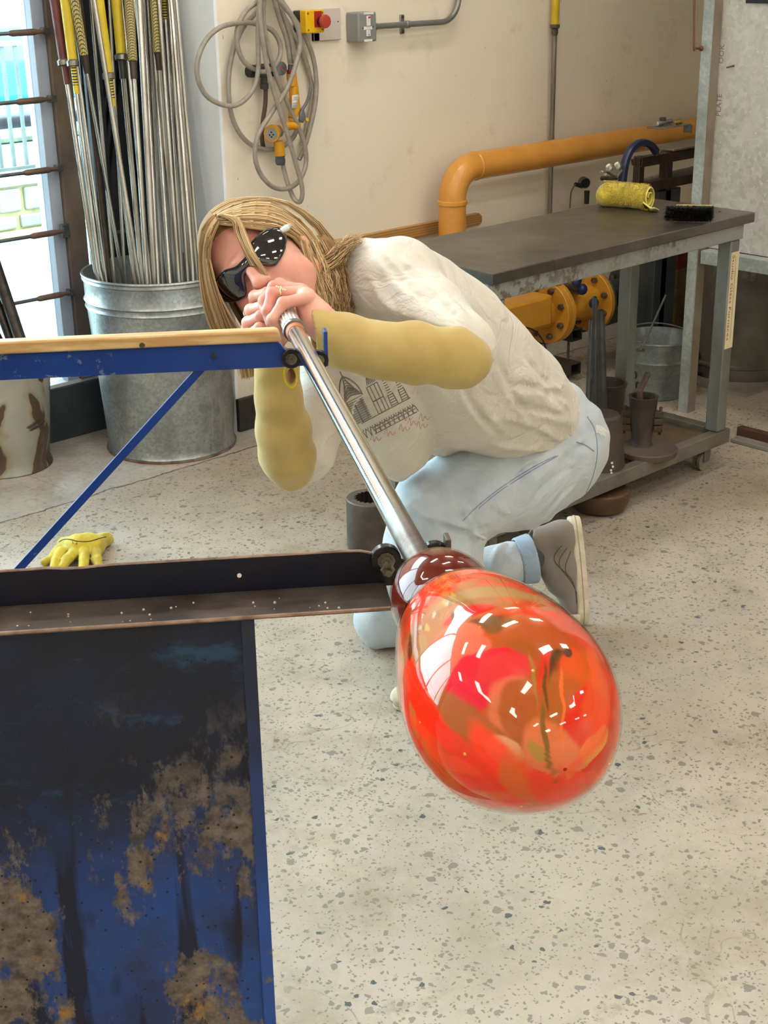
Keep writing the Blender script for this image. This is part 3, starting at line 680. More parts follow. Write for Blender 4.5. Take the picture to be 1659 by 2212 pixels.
# blown glass: outer skin with colour shards laid in it
GP = np.array([(.036, .0128, 0, 0), (.044, .016, 0, 0), (.055, .024, 0, 0), (.07, .034, 0, 0), (.085, .042, 0, 0), (.1, .0465, .001, 0), (.115, .0478, .002, 0), (.13, .0462, .003, 0), (.142, .0428, .0035, 0), (.150, .0425, .004, 0), (.158, .0485, .005, 0), (.168, .0565, .005, 0), (.182, .0625, .006, 0), (.2, .0675, .007, 0), (.24, .0765, .008, 0), (.28, .082, .009, 0), (.31, .083, .010, 0), (.34, .077, .011, .001), (.37, .062, .014, .003), (.39, .048, .016, .005), (.405, .032, .018, .007), (.413, .018, .018, .008), (.4155, .010, .018, .008), (.417, .0005, .018, .008)])
def _ci(x, i):   # smooth interpolation through the profile
    s = GP[:, 0]; y = GP[:, i]; mth = np.gradient(y, s); j = np.clip(np.searchsorted(s, x)-1, 0, len(s)-2); h = s[j+1]-s[j]; t = (x-s[j])/h
    return (2*t**3-3*t**2+1)*y[j]+(t**3-2*t**2+t)*h*mth[j]+(-2*t**3+3*t**2)*y[j+1]+(t**3-t**2)*h*mth[j+1]
def glass_pt(s, th, inset=0.0):
    r, lx, lz = np.interp(s, GP[:, 0], GP[:, 1]) if s > 0.405 else _ci(s, 1), np.interp(s, GP[:, 0], GP[:, 2]), np.interp(s, GP[:, 0], GP[:, 3])
    r = max(r-inset, 0.0003)
    return A(s)+PS*(lx+r*cos(th))+UP*(lz+r*sin(th))
def glass_hit(px, py):
    """where the line of sight meets the glass, as (s, theta) on its skin"""
    best = None
    for s in np.linspace(0.05, 0.415, 74):
        for th in np.linspace(0, 2*pi, 120, endpoint=False):
            p = glass_pt(s, th); x, y = PX(p); e = (x-px)**2+(y-py)**2
            if e < 64:
                t = float((p-CAM)@CF)
                if best is None or t+e*1e-5 < best[0]: best = (t+e*1e-5, s, th)
    return best[1:] if best else None
# ================================================================== the woman
def C3(px, py, t): return P(px, py, t=t)
def cw(r, u, f): return CR*r+CU*u-CF*f        # direction given as camera right / up / towards viewer
HF = nrm(cw(-0.12, -0.22, 0.97)); HU = cw(-0.68, 0.70, 0.075); HU = nrm(HU-HF*np.dot(HU, HF)); HL = np.cross(HU, HF)
if np.dot(HL, CR) < 0: HL = -HL
HS = 1.08
MOUTH = A(-1.105)
HC = MOUTH-HF*0.100*HS+HU*0.066*HS
def hp(f, l, u): return HC+(HF*f+HL*l+HU*u)*HS
hax = (HF, HL, HU)
woman = thing('person', 'woman in cream t-shirt and pale jeans kneeling behind the bench, blowing down the steel pipe', 'person', P(1000, 1450, z=0))

def m_skin():
    q = NT('fair_flushed_skin')
    c = q.mix(q.step(q.noise(14, 4, 0.5), 0.35, 0.65), lin('e3aa94'), lin('d18a78'))
    q.set(col=c, rough=0.45)
    q.bump(q.noise(300, 3), 0.12, 0.0006); return q.m
MSK = m_skin()
# head, neck
def face():
    lo = HC-0.19; hi = HC+0.19
    nb = C3(735, 605, 2.62)
    lo = np.minimum(lo, nb-0.06); hi = np.maximum(hi, nb+0.06)
    S = SDF(lo, hi, 0.0022); s = HS
    S.ell(hp(-0.012, 0, 0.035), (0.094*s, 0.075*s, 0.083*s), hax, 0)
    S.ell(hp(0.022, 0, -0.030), (0.068*s, 0.062*s, 0.082*s), hax, 0.03)
    S.ell(hp(0.060, 0, -0.098), (0.026*s, 0.026*s, 0.020*s), hax, 0.035)
    for l in (-1, 1):
        S.cone(hp(0.0, l*0.052, -0.058), hp(0.058, l*0.014, -0.100), 0.018*s, 0.016*s, 0.03)
        S.ell(hp(0.060, l*0.034, -0.028), (0.026*s, 0.024*s, 0.022*s), hax, 0.02)
        S.ell(hp(0.050, l*0.040, -0.058), (0.030*s, 0.024*s, 0.026*s), hax, 0.025)
        S.ell(hp(0.086, l*0.031, 0.002), (0.010*s, 0.015*s, 0.010*s), hax, 0.004, 'sub')
        S.ell(hp(0.072, l*0.031, 0.002), (0.0125*s, 0.013*s, 0.0125*s), hax, 0.002)
        S.cone(hp(0.078, l*0.045, 0.020), hp(0.089, l*0.010, 0.018), 0.006*s, 0.008*s, 0.012)
        S.ell(hp(0.101, l*0.0105, -0.033), (0.010*s, 0.0068*s, 0.0065*s), hax, 0.006)
        S.ell(hp(0.104, l*0.006, -0.0405), (0.005*s, 0.003*s, 0.003*s), hax, 0.002, 'sub')
        # ear: rim, bowl, lobe
        S.ell(hp(-0.008, l*0.077, -0.004), (0.018*s, 0.007*s, 0.030*s), (nrm(HF-HU*0.25), HL, nrm(HU+HF*0.25)), 0.006)
        S.ell(hp(-0.002, l*0.0845, 0.0), (0.010*s, 0.005*s, 0.018*s), hax, 0.003, 'sub')
    S.cone(hp(0.086, 0, 0.016), hp(0.112, 0, -0.026), 0.0065*s, 0.0095*s, 0.010)
    S.ell(hp(0.113, 0, -0.030), (0.010*s, 0.0105*s, 0.009*s), hax, 0.006)
    S.ell(hp(0.089, 0, -0.062), (0.014*s, 0.023*s, 0.016*s), hax, 0.014)
    S.ell(hp(0.1005, 0, -0.0585), (0.008*s, 0.014*s, 0.0045*s), hax, 0.004)
    S.ell(hp(0.0995, 0, -0.0690), (0.008*s, 0.013*s, 0.0052*s), hax, 0.004)
    S.ell(hp(0.110, 0, -0.064), (0.008*s, 0.004*s, 0.0030*s), hax, 0.002, 'sub')
    S.cone(hp(-0.028, 0, -0.045), nb, 0.052, 0.055, 0.03)
    return S.mesh(None, None, smooth_it=1)
# hands
def hand(joints, palm, wrist, thumb, lo_pad=0.05):
    allp = [j[:3] for f in joints for j in f]+[q[:3] for q in palm]+[w_[:3] for w_ in wrist]+[t_[:3] for t_ in thumb]
    W = np.array([C3(*p) for p in allp]); S = SDF(W.min(0)-0.03, W.max(0)+0.03, 0.0018)
    for i in range(len(palm)-1): S.cone(C3(*palm[i][:3]), C3(*palm[i+1][:3]), palm[i][3], palm[i+1][3], 0.012)
    for i in range(len(wrist)-1): S.cone(C3(*wrist[i][:3]), C3(*wrist[i+1][:3]), wrist[i][3], wrist[i+1][3], 0.012)
    def digits(chs, k):
        for ch in chs:
            F_ = SDF(S.lo, S.lo+S.h*(np.array(S.n)-1), S.h)
            for i in range(len(ch)-1): F_.cone(C3(*ch[i][:3]), C3(*ch[i+1][:3]), ch[i][3], ch[i+1][3], 0.003)
            for i in (1, 2):
                if i < len(ch)-1: F_.ell(C3(*ch[i][:3]), (ch[i][3]*1.10,)*3, None, 0.004)
            n = tuple(min(a, b) for a, b in zip(F_.n, S.n)); sl = tuple(slice(0, q) for q in n)
            a = S.f[sl]; b = F_.f[sl]; hh = np.maximum(k-np.abs(a-b), 0)/k; S.f[sl] = np.minimum(a, b)-hh*hh*k*0.25
    digits(joints, 0.0028); digits([thumb], 0.005)
    return S.mesh(None, None, smooth_it=1)
LH = hand(
    [[(652, 630, 2.335, .0110), (604, 614, 2.345, .0092), (577, 640, 2.345, .0085), (584, 668, 2.335, .0075)],
     [(650, 626, 2.312, .0112), (592, 620, 2.318, .0095), (570, 650, 2.312, .0086), (573, 686, 2.305, .0078)],
     [(654, 631, 2.286, .0112), (588, 634, 2.288, .0095), (577, 672, 2.278, .0086), (583, 698, 2.275, .0076)],
     [(662, 644, 2.262, .0108), (612, 655, 2.252, .0093), (588, 690, 2.244, .0082), (600, 712, 2.250, .0072)]],
    [(652, 634, 2.325, .013), (662, 643, 2.272, .0135), (676, 672, 2.283, .019), (668, 668, 2.31, .018), (652, 634, 2.325, .013)],
    [(676, 672, 2.288, .021), (688, 692, 2.28, .026), (722, 722, 2.28, .029)],
    [(668, 684, 2.325, .016), (650, 700, 2.35, .0125), (627, 700, 2.365, .011), (612, 690, 2.37, .0095)])
RH = hand(
    [[(549, 676, 2.405, .0108), (551, 641, 2.372, .0100), (578, 633, 2.345, .0092), (601, 640, 2.35, .008)],
     [(539, 698, 2.395, .0110), (542, 670, 2.355, .0098), (570, 660, 2.325, .0090), (596, 668, 2.335, .008)],
     [(532, 718, 2.385, .0110), (536, 697, 2.338, .0096), (563, 683, 2.308, .0088), (592, 694, 2.318, .008)],
     [(530, 740, 2.375, .0104), (536, 724, 2.325, .0090), (560, 708, 2.298, .0080), (585, 716, 2.305, .0072)]],
    [(554, 690, 2.40, .014), (543, 725, 2.385, .0155), (566, 745, 2.395, .019), (574, 715, 2.405, .018), (554, 690, 2.40, .014)],
    [(570, 735, 2.398, .022), (588, 770, 2.398, .024), (596, 810, 2.403, .026)],
    [(590, 752, 2.385, .015), (608, 725, 2.365, .0125), (614, 700, 2.355, .0105), (606, 680, 2.36, .009)])
# trunk, arms and legs under the clothes
def trunk():
    pts = dict(nb=C3(745, 612, 2.63), ch=C3(880, 720, 2.76), wa=C3(1020, 830, 2.93), pe=C3(1165, 950, 3.08))
    allw = np.array([C3(560, 760, 2.4), C3(1300, 1000, 3.3), C3(850, 1520, 3.1), C3(850, 1390, 3.4), C3(1240, 1340, 3.55), C3(1020, 700, 2.25), C3(720, 560, 2.5), C3(900, 560, 2.9)])
    S = SDF(allw.min(0)-0.1, allw.max(0)+0.1, 0.009)
    S.chain([pts['nb'], pts['ch'], pts['wa'], pts['pe']], [0.05, 0.085, 0.075, 0.075], 0.03)
    S.chain([C3(860, 625, 2.56), C3(1005, 772, 2.33), C3(700, 712, 2.285)], [0.048, 0.036, 0.026], 0.02)
    S.chain([C3(735, 765, 2.69), C3(634, 995, 2.53), C3(598, 800, 2.415)], [0.038, 0.026, 0.022], 0.02)
    S.chain([C3(1170, 985, 3.08), C3(925, 1092, 2.97), C3(970, 1230, 3.02), C3(1000, 1440, 3.11)], [0.055, 0.038, 0.042, 0.028], 0.02)
    S.chain([C3(1150, 985, 3.20), C3(916, 1165, 3.22), P(826, 1340, z=.062), C3(1130, 1212, 3.42)], [0.05, 0.045, 0.038, 0.032], 0.01)
    return S.mesh(None, None, smooth_it=1)
parts_ = [face(), LH, RH, trunk()]
vs = []; Qs = []; b_ = 0
for v_, q_ in parts_: vs.append(v_); Qs.append(q_+b_); b_ += len(v_)
body = qmesh('body', np.concatenate(vs), np.concatenate(Qs), MSK, woman)

# ---------------------------------------------------------------- clothes
def wv(*terms):   # folds: sum of warped sine waves, each (direction, wavelength, amplitude, phase, sharp)
    def fn(x, y, z):
        d = 0
        for (dr, wl, am, ph, wdir, wwl) in terms:
            u = (x*dr[0]+y*dr[1]+z*dr[2])/wl*2*pi; w2 = np.sin((x*wdir[0]+y*wdir[1]+z*wdir[2])/wwl*2*pi+ph)
            s_ = np.sin(u+ph+1.6*w2); d = d+am*(np.abs(s_)**1.6*np.sign(s_))*(0.55+0.45*np.sin((x*wdir[1]-y*wdir[0]+z*wdir[2])/wwl*1.7*2*pi+2*ph))
        return d.astype(np.float32)
    return fn
def m_cloth(name, c1, c2, sc=500, rough=0.85, b=0.25, sheen=0.2, wr=0):
    q = NT(name); q.set(col=q.mix(q.step(q.noise(9, 4), 0.3, 0.7), lin(c1), lin(c2)), rough=rough, sheen=sheen, spec=0.2)
    if wr:
        n1 = q.noise(11, 5, 0.5, q.map((1.0, 0.45, 1.0), (0.5, 0.3, 0.9)), 1.1); n2 = q.noise(26, 4, 0.5, q.map((1.0, 0.4, 1.0), (1.1, 0.2, 0.3)), 0.8)
        r1 = q.math('ABSOLUTE', q.math('SUBTRACT', n1, 0.5)); r2 = q.math('ABSOLUTE', q.math('SUBTRACT', n2, 0.5))
        h = q.math('ADD', q.math('MULTIPLY', q.step(r1, 0.0, 0.09), 1.0), q.math('MULTIPLY', q.step(r2, 0.0, 0.12), 0.4)); h = q.math('ADD', h, q.math('MULTIPLY', q.noise(sc, 3), 0.10))
        q.bump(h, 0.55, wr)
    else: q.bump(q.noise(sc, 3), b, 0.0007)
    return q.m
MSHIRT = m_cloth('cream_jersey', 'd3cdc0', 'c8c1b2', 420, wr=0.0035)
def shirt():
    W = np.array([C3(700, 500, 2.4), C3(1290, 1000, 3.3), C3(620, 1030, 2.45), C3(850, 1060, 2.9), C3(1060, 750, 2.2), C3(900, 500, 2.9)])
    S = SDF(W.min(0)-0.05, W.max(0)+0.05, 0.0052)
    c = lambda x, y, t, r: (C3(x, y, t), r)
    ch = [c(782, 592, 2.63, .060), c(835, 622, 2.68, .085), c(890, 672, 2.74, .112), c(945, 738, 2.80, .135), c(1010, 810, 2.88, .140), c(1085, 858, 2.97, .122), c(1145, 890, 3.04, .100)]
    S.chain([a for a, _ in ch], [b for _, b in ch], 0.04)
    S.cone(C3(1130, 870, 3.0), C3(1215, 930, 3.08), .085, .042, 0.06)
    S.cone(C3(1040, 870, 2.95), C3(1130, 945, 3.06), .075, .045, 0.05)
    S.chain([C3(790, 720, 2.68), C3(828, 850, 2.80), C3(858, 960, 2.89), C3(860, 1018, 2.92)], [.075, .095, .070, .022], 0.016)   # hanging front
    S.cone(C3(880, 880, 2.87), C3(985, 940, 3.0), .085, .05, 0.016)
    # shoulders and short sleeves
    T_ = SDF(S.lo, S.lo+S.h*(np.array(S.n)-1), S.h); T_.chain([C3(790, 600, 2.62), C3(862, 612, 2.56), C3(930, 690, 2.46), C3(1000, 748, 2.36)], [.060, .076, .064, .056], 0.03)
    T_.plane(C3(983, 729, 2.345), nrm(cw(-0.525, -0.85, 0.10)))
    T_.chain([C3(970, 735, 2.40), C3(1004, 776, 2.33), C3(1020, 800, 2.30)], [.040, .0505, .0505], 0.0) if False else None
    kk = 0.03; n2 = tuple(min(a, b) for a, b in zip(T_.n, S.n)); sl2 = tuple(slice(0, q) for q in n2); a_ = S.f[sl2]; b_2 = T_.f[sl2]; h2 = np.maximum(kk-np.abs(a_-b_2), 0)/kk; S.f[sl2] = np.minimum(a_, b_2)-h2*h2*kk*0.25
    S.chain([C3(760, 690, 2.68), C3(725, 790, 2.67), C3(682, 900, 2.61), C3(664, 985, 2.565)], [.06, .062, .055, .048], 0.03)
    dl = nrm(C3(1005, 772, 2.33)-C3(862, 610, 2.56)); S.sub_ = None
    # open sleeve ends
    d1 = C3(975, 728, 2.40)-C3(862, 610, 2.56)
    g = [S.ax[i].reshape([-1 if j == i else 1 for j in range(3)]) for i in range(3)]
    r1, u1 = nrm(cw(0.75, -0.66, 0)), nrm(cw(0.66, 0.75, 0))
    fo = wv((nrm(cw(.8, .6, .2)), .11, .0022, 0.4, nrm(cw(.5, -.8, .3)), .35), (nrm(cw(.35, .9, .1)), .06, .0014, 2.0, nrm(cw(.9, .2, .3)), .30))
    ridge = S.ridge
    for (a, b, c_, d_, be) in ((815, 560, 905, 650, 12), (838, 545, 960, 660, 10), (868, 560, 1000, 690, 8), (905, 600, 1030, 725, 6), (800, 600, 860, 680, 14), (960, 640, 1010, 690, 0),
        (1060, 760, 1130, 900, 16), (1095, 800, 1230, 880, -8), (1110, 850, 1225, 830, 8), (1120, 890, 1235, 915, -6), (1150, 780, 1215, 850, 8), (1080, 900, 1210, 950, -8), (1040, 870, 1100, 940, 8), (1160, 850, 1225, 900, 10), (985, 830, 1060, 930, 14)):
        ridge(a, b, c_, d_, .0022, .0032, be)
    for (a, b, c_, d_, be) in ((825, 555, 930, 660, 10), (855, 552, 980, 680, 8), (890, 580, 1015, 715, 8), (1075, 770, 1150, 905, 14), (1100, 830, 1228, 860, -6), (1115, 870, 1230, 900, 4), (1135, 770, 1200, 835, 6), (1100, 915, 1205, 962, -6), (1000, 840, 1080, 940, 12)):
        ridge(a, b, c_, d_, -.0012, .0030, be, 'sub')
    # hem: a turned edge along the bottom of the drape
    hm2 = [(1062, 962), (1120, 972), (1180, 976), (1215, 974), (1238, 952), (1256, 930), (1258, 900)]
    for (p_, q2) in zip(hm2[:-1], hm2[1:]): ridge(p_[0], p_[1]-6, q2[0], q2[1]-6, .001, .0040)
    S.disp(fo); return S
Sh = shirt(); sv, sq = Sh.mesh(None, None, smooth_it=1)
shirt_o = qmesh('t_shirt', sv, sq, MSHIRT, woman); shirt_o['label'] = 'loose cream t-shirt'
MSLV = m_cloth('yellow_aramid_knit', 'bfa96d', 'ad9555', 700, 0.9, 0.4, 0.2)
def sleeve_l():
    pts = [(682, 716, 2.28, .041), (745, 738, 2.28, .0425), (820, 757, 2.285, .0445), (900, 763, 2.295, .0485), (970, 772, 2.31, .0455), (1003, 781, 2.325, .038)]
    up = [(1000, 775, 2.33, .046), (955, 722, 2.41, .050)]
    W = np.array([C3(*p[:3]) for p in pts+up]); S = SDF(W.min(0)-0.09, W.max(0)+0.08, 0.0033)
    S.chain([C3(*p[:3]) for p in pts], [p[3] for p in pts], 0.015); S.chain([C3(*p[:3]) for p in up], [p[3] for p in up], 0.02)
    S.disp(wv((nrm(cw(1, .2, 0)), .042, .0010, 1.0, nrm(cw(.1, 1, .4)), .11), (nrm(cw(.8, -.5, .3)), .066, .0014, 3.0, nrm(cw(.1, 1, .4)), .17)))
    S.cone(C3(655, 708, 2.28), C3(705, 724, 2.28), .0335, .030, 0.0, 'sub')
    n = nrm(cw(-0.97, -0.16, 0.15)); S.plane(C3(674, 716, 2.28), n)
    return S.mesh('protective_sleeve', MSLV, woman, 1)
def sleeve_r():
    pts = [(594, 742, 2.395, .034), (598, 800, 2.405, .036), (602, 860, 2.42, .0385), (612, 930, 2.46, .046), (620, 985, 2.50, .0475), (628, 1022, 2.53, .030)]
    up = [(632, 1000, 2.53, .040), (660, 950, 2.58, .040)]
    W = np.array([C3(*p[:3]) for p in pts+up]); S = SDF(W.min(0)-0.08, W.max(0)+0.08, 0.0033)
    S.chain([C3(*p[:3]) for p in pts], [p[3] for p in pts], 0.015); S.chain([C3(*p[:3]) for p in up], [p[3] for p in up], 0.02)
    S.disp(wv((nrm(cw(.1, 1, 0)), .055, .0007, 1.0, nrm(cw(1, .1, .4)), .11), (nrm(cw(.8, -.5, .3)), .066, .0009, 3.0, nrm(cw(.1, 1, .4)), .17)))
    S.cone(C3(592, 720, 2.39), C3(598, 790, 2.405), .033, .030, 0.002, 'sub')
    S.ell(C3(628, 812, 2.375), (.0075, .015, .03), (nrm(cw(.98, -.15, 0)), nrm(cw(.15, .98, 0)), nrm(cw(0, 0, 1))), 0.002, 'sub')
    S.plane(C3(592, 752, 2.395), nrm(cw(0.05, 1, 0)))
    return S.mesh('protective_sleeve', MSLV, woman, 1)
sl_l = sleeve_l(); sl_r = sleeve_r()
# stitched rim of the thumb hole
from mathutils.bvhtree import BVHTree
def bvh_of(o):
    me = o.data; off = wloc(o.parent) if o.parent else Vector((0, 0, 0))
    return BVHTree.FromPolygons([v.co+off for v in me.vertices], [tuple(p.vertices) for p in me.polygons])
def hit(bv, px, py, off=0.0):
    d = V3(nrm(ray(px, py))); r = bv.ray_cast(V3(CAM), d)
    return None if r[0] is None else np.array(r[0]-d*off)
bv = bvh_of(sl_r); rim = []
for k in range(28):
    a = 2*pi*k/28; q = hit(bv, 627+13.5*cos(a)*(1+0.0*k)+2.5*sin(a), 812+25*sin(a), 0.0)
    if q is not None and float((q-CAM)@CF) < 2.41: rim.append(q)
if len(rim) > 6: MB().tube(rim+[rim[0]], 0.0021, 6).build('thumb_hole_stitching', pm('bright_yellow_thread', 'e3cf2a', 'cdb820', 200, 0.8, bump=0.5, bscale=900), sl_r)
# jeans
def m_denim(name, c1, c2, c3):
    q = NT(name); c = q.mix(q.step(q.noise(3.5, 5, 0.6), 0.35, 0.65), lin(c1), lin(c2)); c = q.mix(q.math('MULTIPLY', q.step(q.noise(22, 5, 0.6), 0.5, 0.8), 0.5), c, lin(c3))
    w1 = q.wave(260, 0.5, q.map((1, 1, 1), (0, 0.6, 0.9)), 'X', 1); c = q.mix(q.math('MULTIPLY', w1, 0.12), c, lin(c3))
    n1 = q.noise(9, 4, 0.5, q.map((1.0, 0.5, 1.0), (0.2, 0.8, 0.5)), 0.9); r1 = q.step(q.math('ABSOLUTE', q.math('SUBTRACT', n1, 0.5)), 0.0, 0.08)
    q.set(col=c, rough=0.85, sheen=0.15, spec=0.2); q.bump(q.math('ADD', r1, q.math('MULTIPLY', q.noise(600, 3), 0.12)), 0.4, 0.003); return q.m
MJ = m_denim('bleached_denim', 'c3c7c8', 'acb7be', '91a1ae'); MJD = m_denim('denim_inside_out', 'a6b5c4', '8fa3b6', '768da4')
KNR = P(826, 1340, z=.066)
def jeans():
    W = np.array([C3(740, 1000, 3.0), C3(1310, 900, 3.2), P(826, 1400, z=0), C3(1160, 1250, 3.45), C3(950, 1450, 3.2), C3(850, 1100, 2.85), C3(1300, 950, 3.0), C3(1180, 860, 3.0)])
    S = SDF(W.min(0)-0.06, W.max(0)+0.06, 0.0052)
    c = lambda x, y, t: C3(x, y, t)
    S.chain([c(1176, 985, 3.10), c(1110, 1028, 3.06), c(1010, 1066, 3.01), c(925, 1094, 2.97)], [.116, .113, .098, .074], 0.03)       # left thigh
    S.chain([c(925, 1094, 2.97), c(966, 1180, 3.00), c(980, 1260, 3.04), c(1000, 1370, 3.09), c(1010, 1440, 3.13)], [.072, .074, .068, .052, .046], 0.02)   # left shin
    S.chain([c(1185, 900, 3.08), c(1195, 950, 3.12), c(1150, 985, 3.18)], [.085, .112, .10], 0.04)                                   # seat
    S.chain([c(1150, 985, 3.20), c(916, 1165, 3.22), KNR], [.10, .084, .064], 0.03)                                                  # right thigh
    S.chain([KNR, c(960, 1285, 3.36), c(1062, 1232, 3.40), c(1112, 1214, 3.42)], [.064, .062, .052, .053], 0.02)                      # right shin
    fo = wv((nrm(cw(.75, -.65, .1)), .075, .0026, 0.7, nrm(cw(.4, .9, .3)), .26), (nrm(cw(.9, .35, .2)), .048, .0018, 2.2, nrm(cw(.2, 1, .3)), .19))
    S.disp(fo)
    for (a, b_, r, rr) in (((1040, 1172, 2.93), (1000, 1128, 2.90), .0065, .003), ((1035, 1150, 2.93), (1005, 1085, 2.90), .006, .003), ((1020, 1190, 2.93), (930, 1140, 2.90), .0055, .002), ((1035, 1178, 2.93), (955, 1165, 2.905), .006, .002)):
        S.cone(C3(*a), C3(*b_), r, rr, 0.010, 'sub')
    for (a, b_, r) in (((1045, 1162, 2.935), (1002, 1146, 2.905), .008), ((1035, 1135, 2.93), (1010, 1100, 2.90), .007)): S.cone(C3(*a), C3(*b_), r, .003, 0.01)
    S.plane(c(930, 1452, 3.07), nrm(cw(0, -1, 0))) if False else None
    for (x0, y0, x1, y1, be) in ((1240, 1000, 1165, 1075, 6), (1215, 985, 1150, 1040, -6), (1255, 1030, 1195, 1100, 8), (1180, 985, 1120, 1020, 4), (1140, 1000, 1085, 1060, -5), (1045, 1150, 960, 1118, -14), (1042, 1160, 940, 1150, -12), (1030, 1140, 1000, 1085, -8), (1100, 1110, 1050, 1085, 6), (1010, 1180, 1020, 1240, 4), (1270, 940, 1225, 990, 6), (880, 1090, 940, 1120, 10)):
        S.ridge(x0, y0, x1, y1, .0015, .0030, be)
    for (x0, y0, x1, y1, be) in ((1230, 1010, 1150, 1080, 6), (1245, 1045, 1180, 1115, 8), (1165, 995, 1105, 1045, 4), (1048, 1156, 950, 1134, -13), (1046, 1168, 985, 1165, -6), (1040, 1145, 1012, 1100, -8), (985, 1185, 995, 1240, 4), (1260, 960, 1205, 1005, 4)):
        S.ridge(x0, y0, x1, y1, -.0010, .0032, be, 'sub')
    for (x0, y0, x1, y1, be) in ((1120, 1165, 1075, 1255, 8), (1095, 1160, 1060, 1240, 6), (1075, 1180, 1055, 1250, 0)):
        S.ridge(x0, y0, x1, y1, .0022, .0040, be)
    g = [S.ax[i].reshape([-1 if j == i else 1 for j in range(3)]) for i in range(3)]
    S.f[:] = np.maximum(S.f, (0.004-g[2]).astype(np.float32))     # rests on the floor
    return S.mesh('jeans', MJ, woman, 1)
jeans_o = jeans(); jeans_o['label'] = 'pale bleached blue jeans'
# rolled cuff at the right ankle
def cuff():
    a = C3(1118, 1213, 3.42); b = C3(1152, 1205, 3.425); W = np.array([a, b]); S = SDF(W.min(0)-0.09, W.max(0)+0.09, 0.003)
    S.cone(a, b, .057, .060, 0.0); S.disp(wv((nrm(cw(0, 1, .5)), .06, .002, 1, nrm(cw(1, 0, 0)), .1)))
    n = nrm(b-a); S.plane(b, n); S.plane(a, -n); S.cone(a+(b-a)*0.15, b+(b-a), .052, .052, 0.002, 'sub')
    return S.mesh('rolled_cuff', MJD, jeans_o, 1)
cuff()
bj = bvh_of(jeans_o)
def stroke(bv, pts, r, n=6, off=0.0, sub=6):
    pp = catmull([np.array(p, float) for p in pts], sub); out = []
    for p in pp:
        q = hit(bv, p[0], p[1], off)
        if q is not None and (not out or np.linalg.norm(q-out[-1]) < 0.05): out.append(q)
    return out
MTH = pm('blue_seam_thread', '7f93a6', '6d8196', 300, 0.8)
sm_ = MB()
for pts in ([(1200, 985), (1150, 1010), (1080, 1055), (1030, 1095), (1000, 1125)], [(1205, 985), (1155, 1013), (1084, 1058), (1034, 1098)]):
    o = stroke(bj, pts, 0.0008)
    if len(o) > 3: sm_.tube(o, 0.0011, 5)
for pts in ([(1268, 900), (1285, 930), (1290, 980), (1280, 1030), (1262, 1070), (1240, 1100)], [(1245, 955), (1265, 962), (1283, 975)]):
    o = stroke(bj, pts, 0.0008)
    if len(o) > 3: sm_.tube(o, 0.0013, 5)
sm_.build('side_seam', MTH, jeans_o)
fr_ = MB(); random.seed(5)
for k in range(9):
    q = hit(bj, 1287, 918+k*2)
    if q is not None:
        e = q+cw(random.uniform(.012, .028), -random.uniform(.004, .014), .004); fr_.tube([q, (q+e)/2+cw(0, .003, 0), e], 0.0007, 4)
if fr_.v: fr_.build('frayed_threads', pm('white_threads', 'e6e4dc', 'd9d6cc', 200, 0.9), jeans_o)

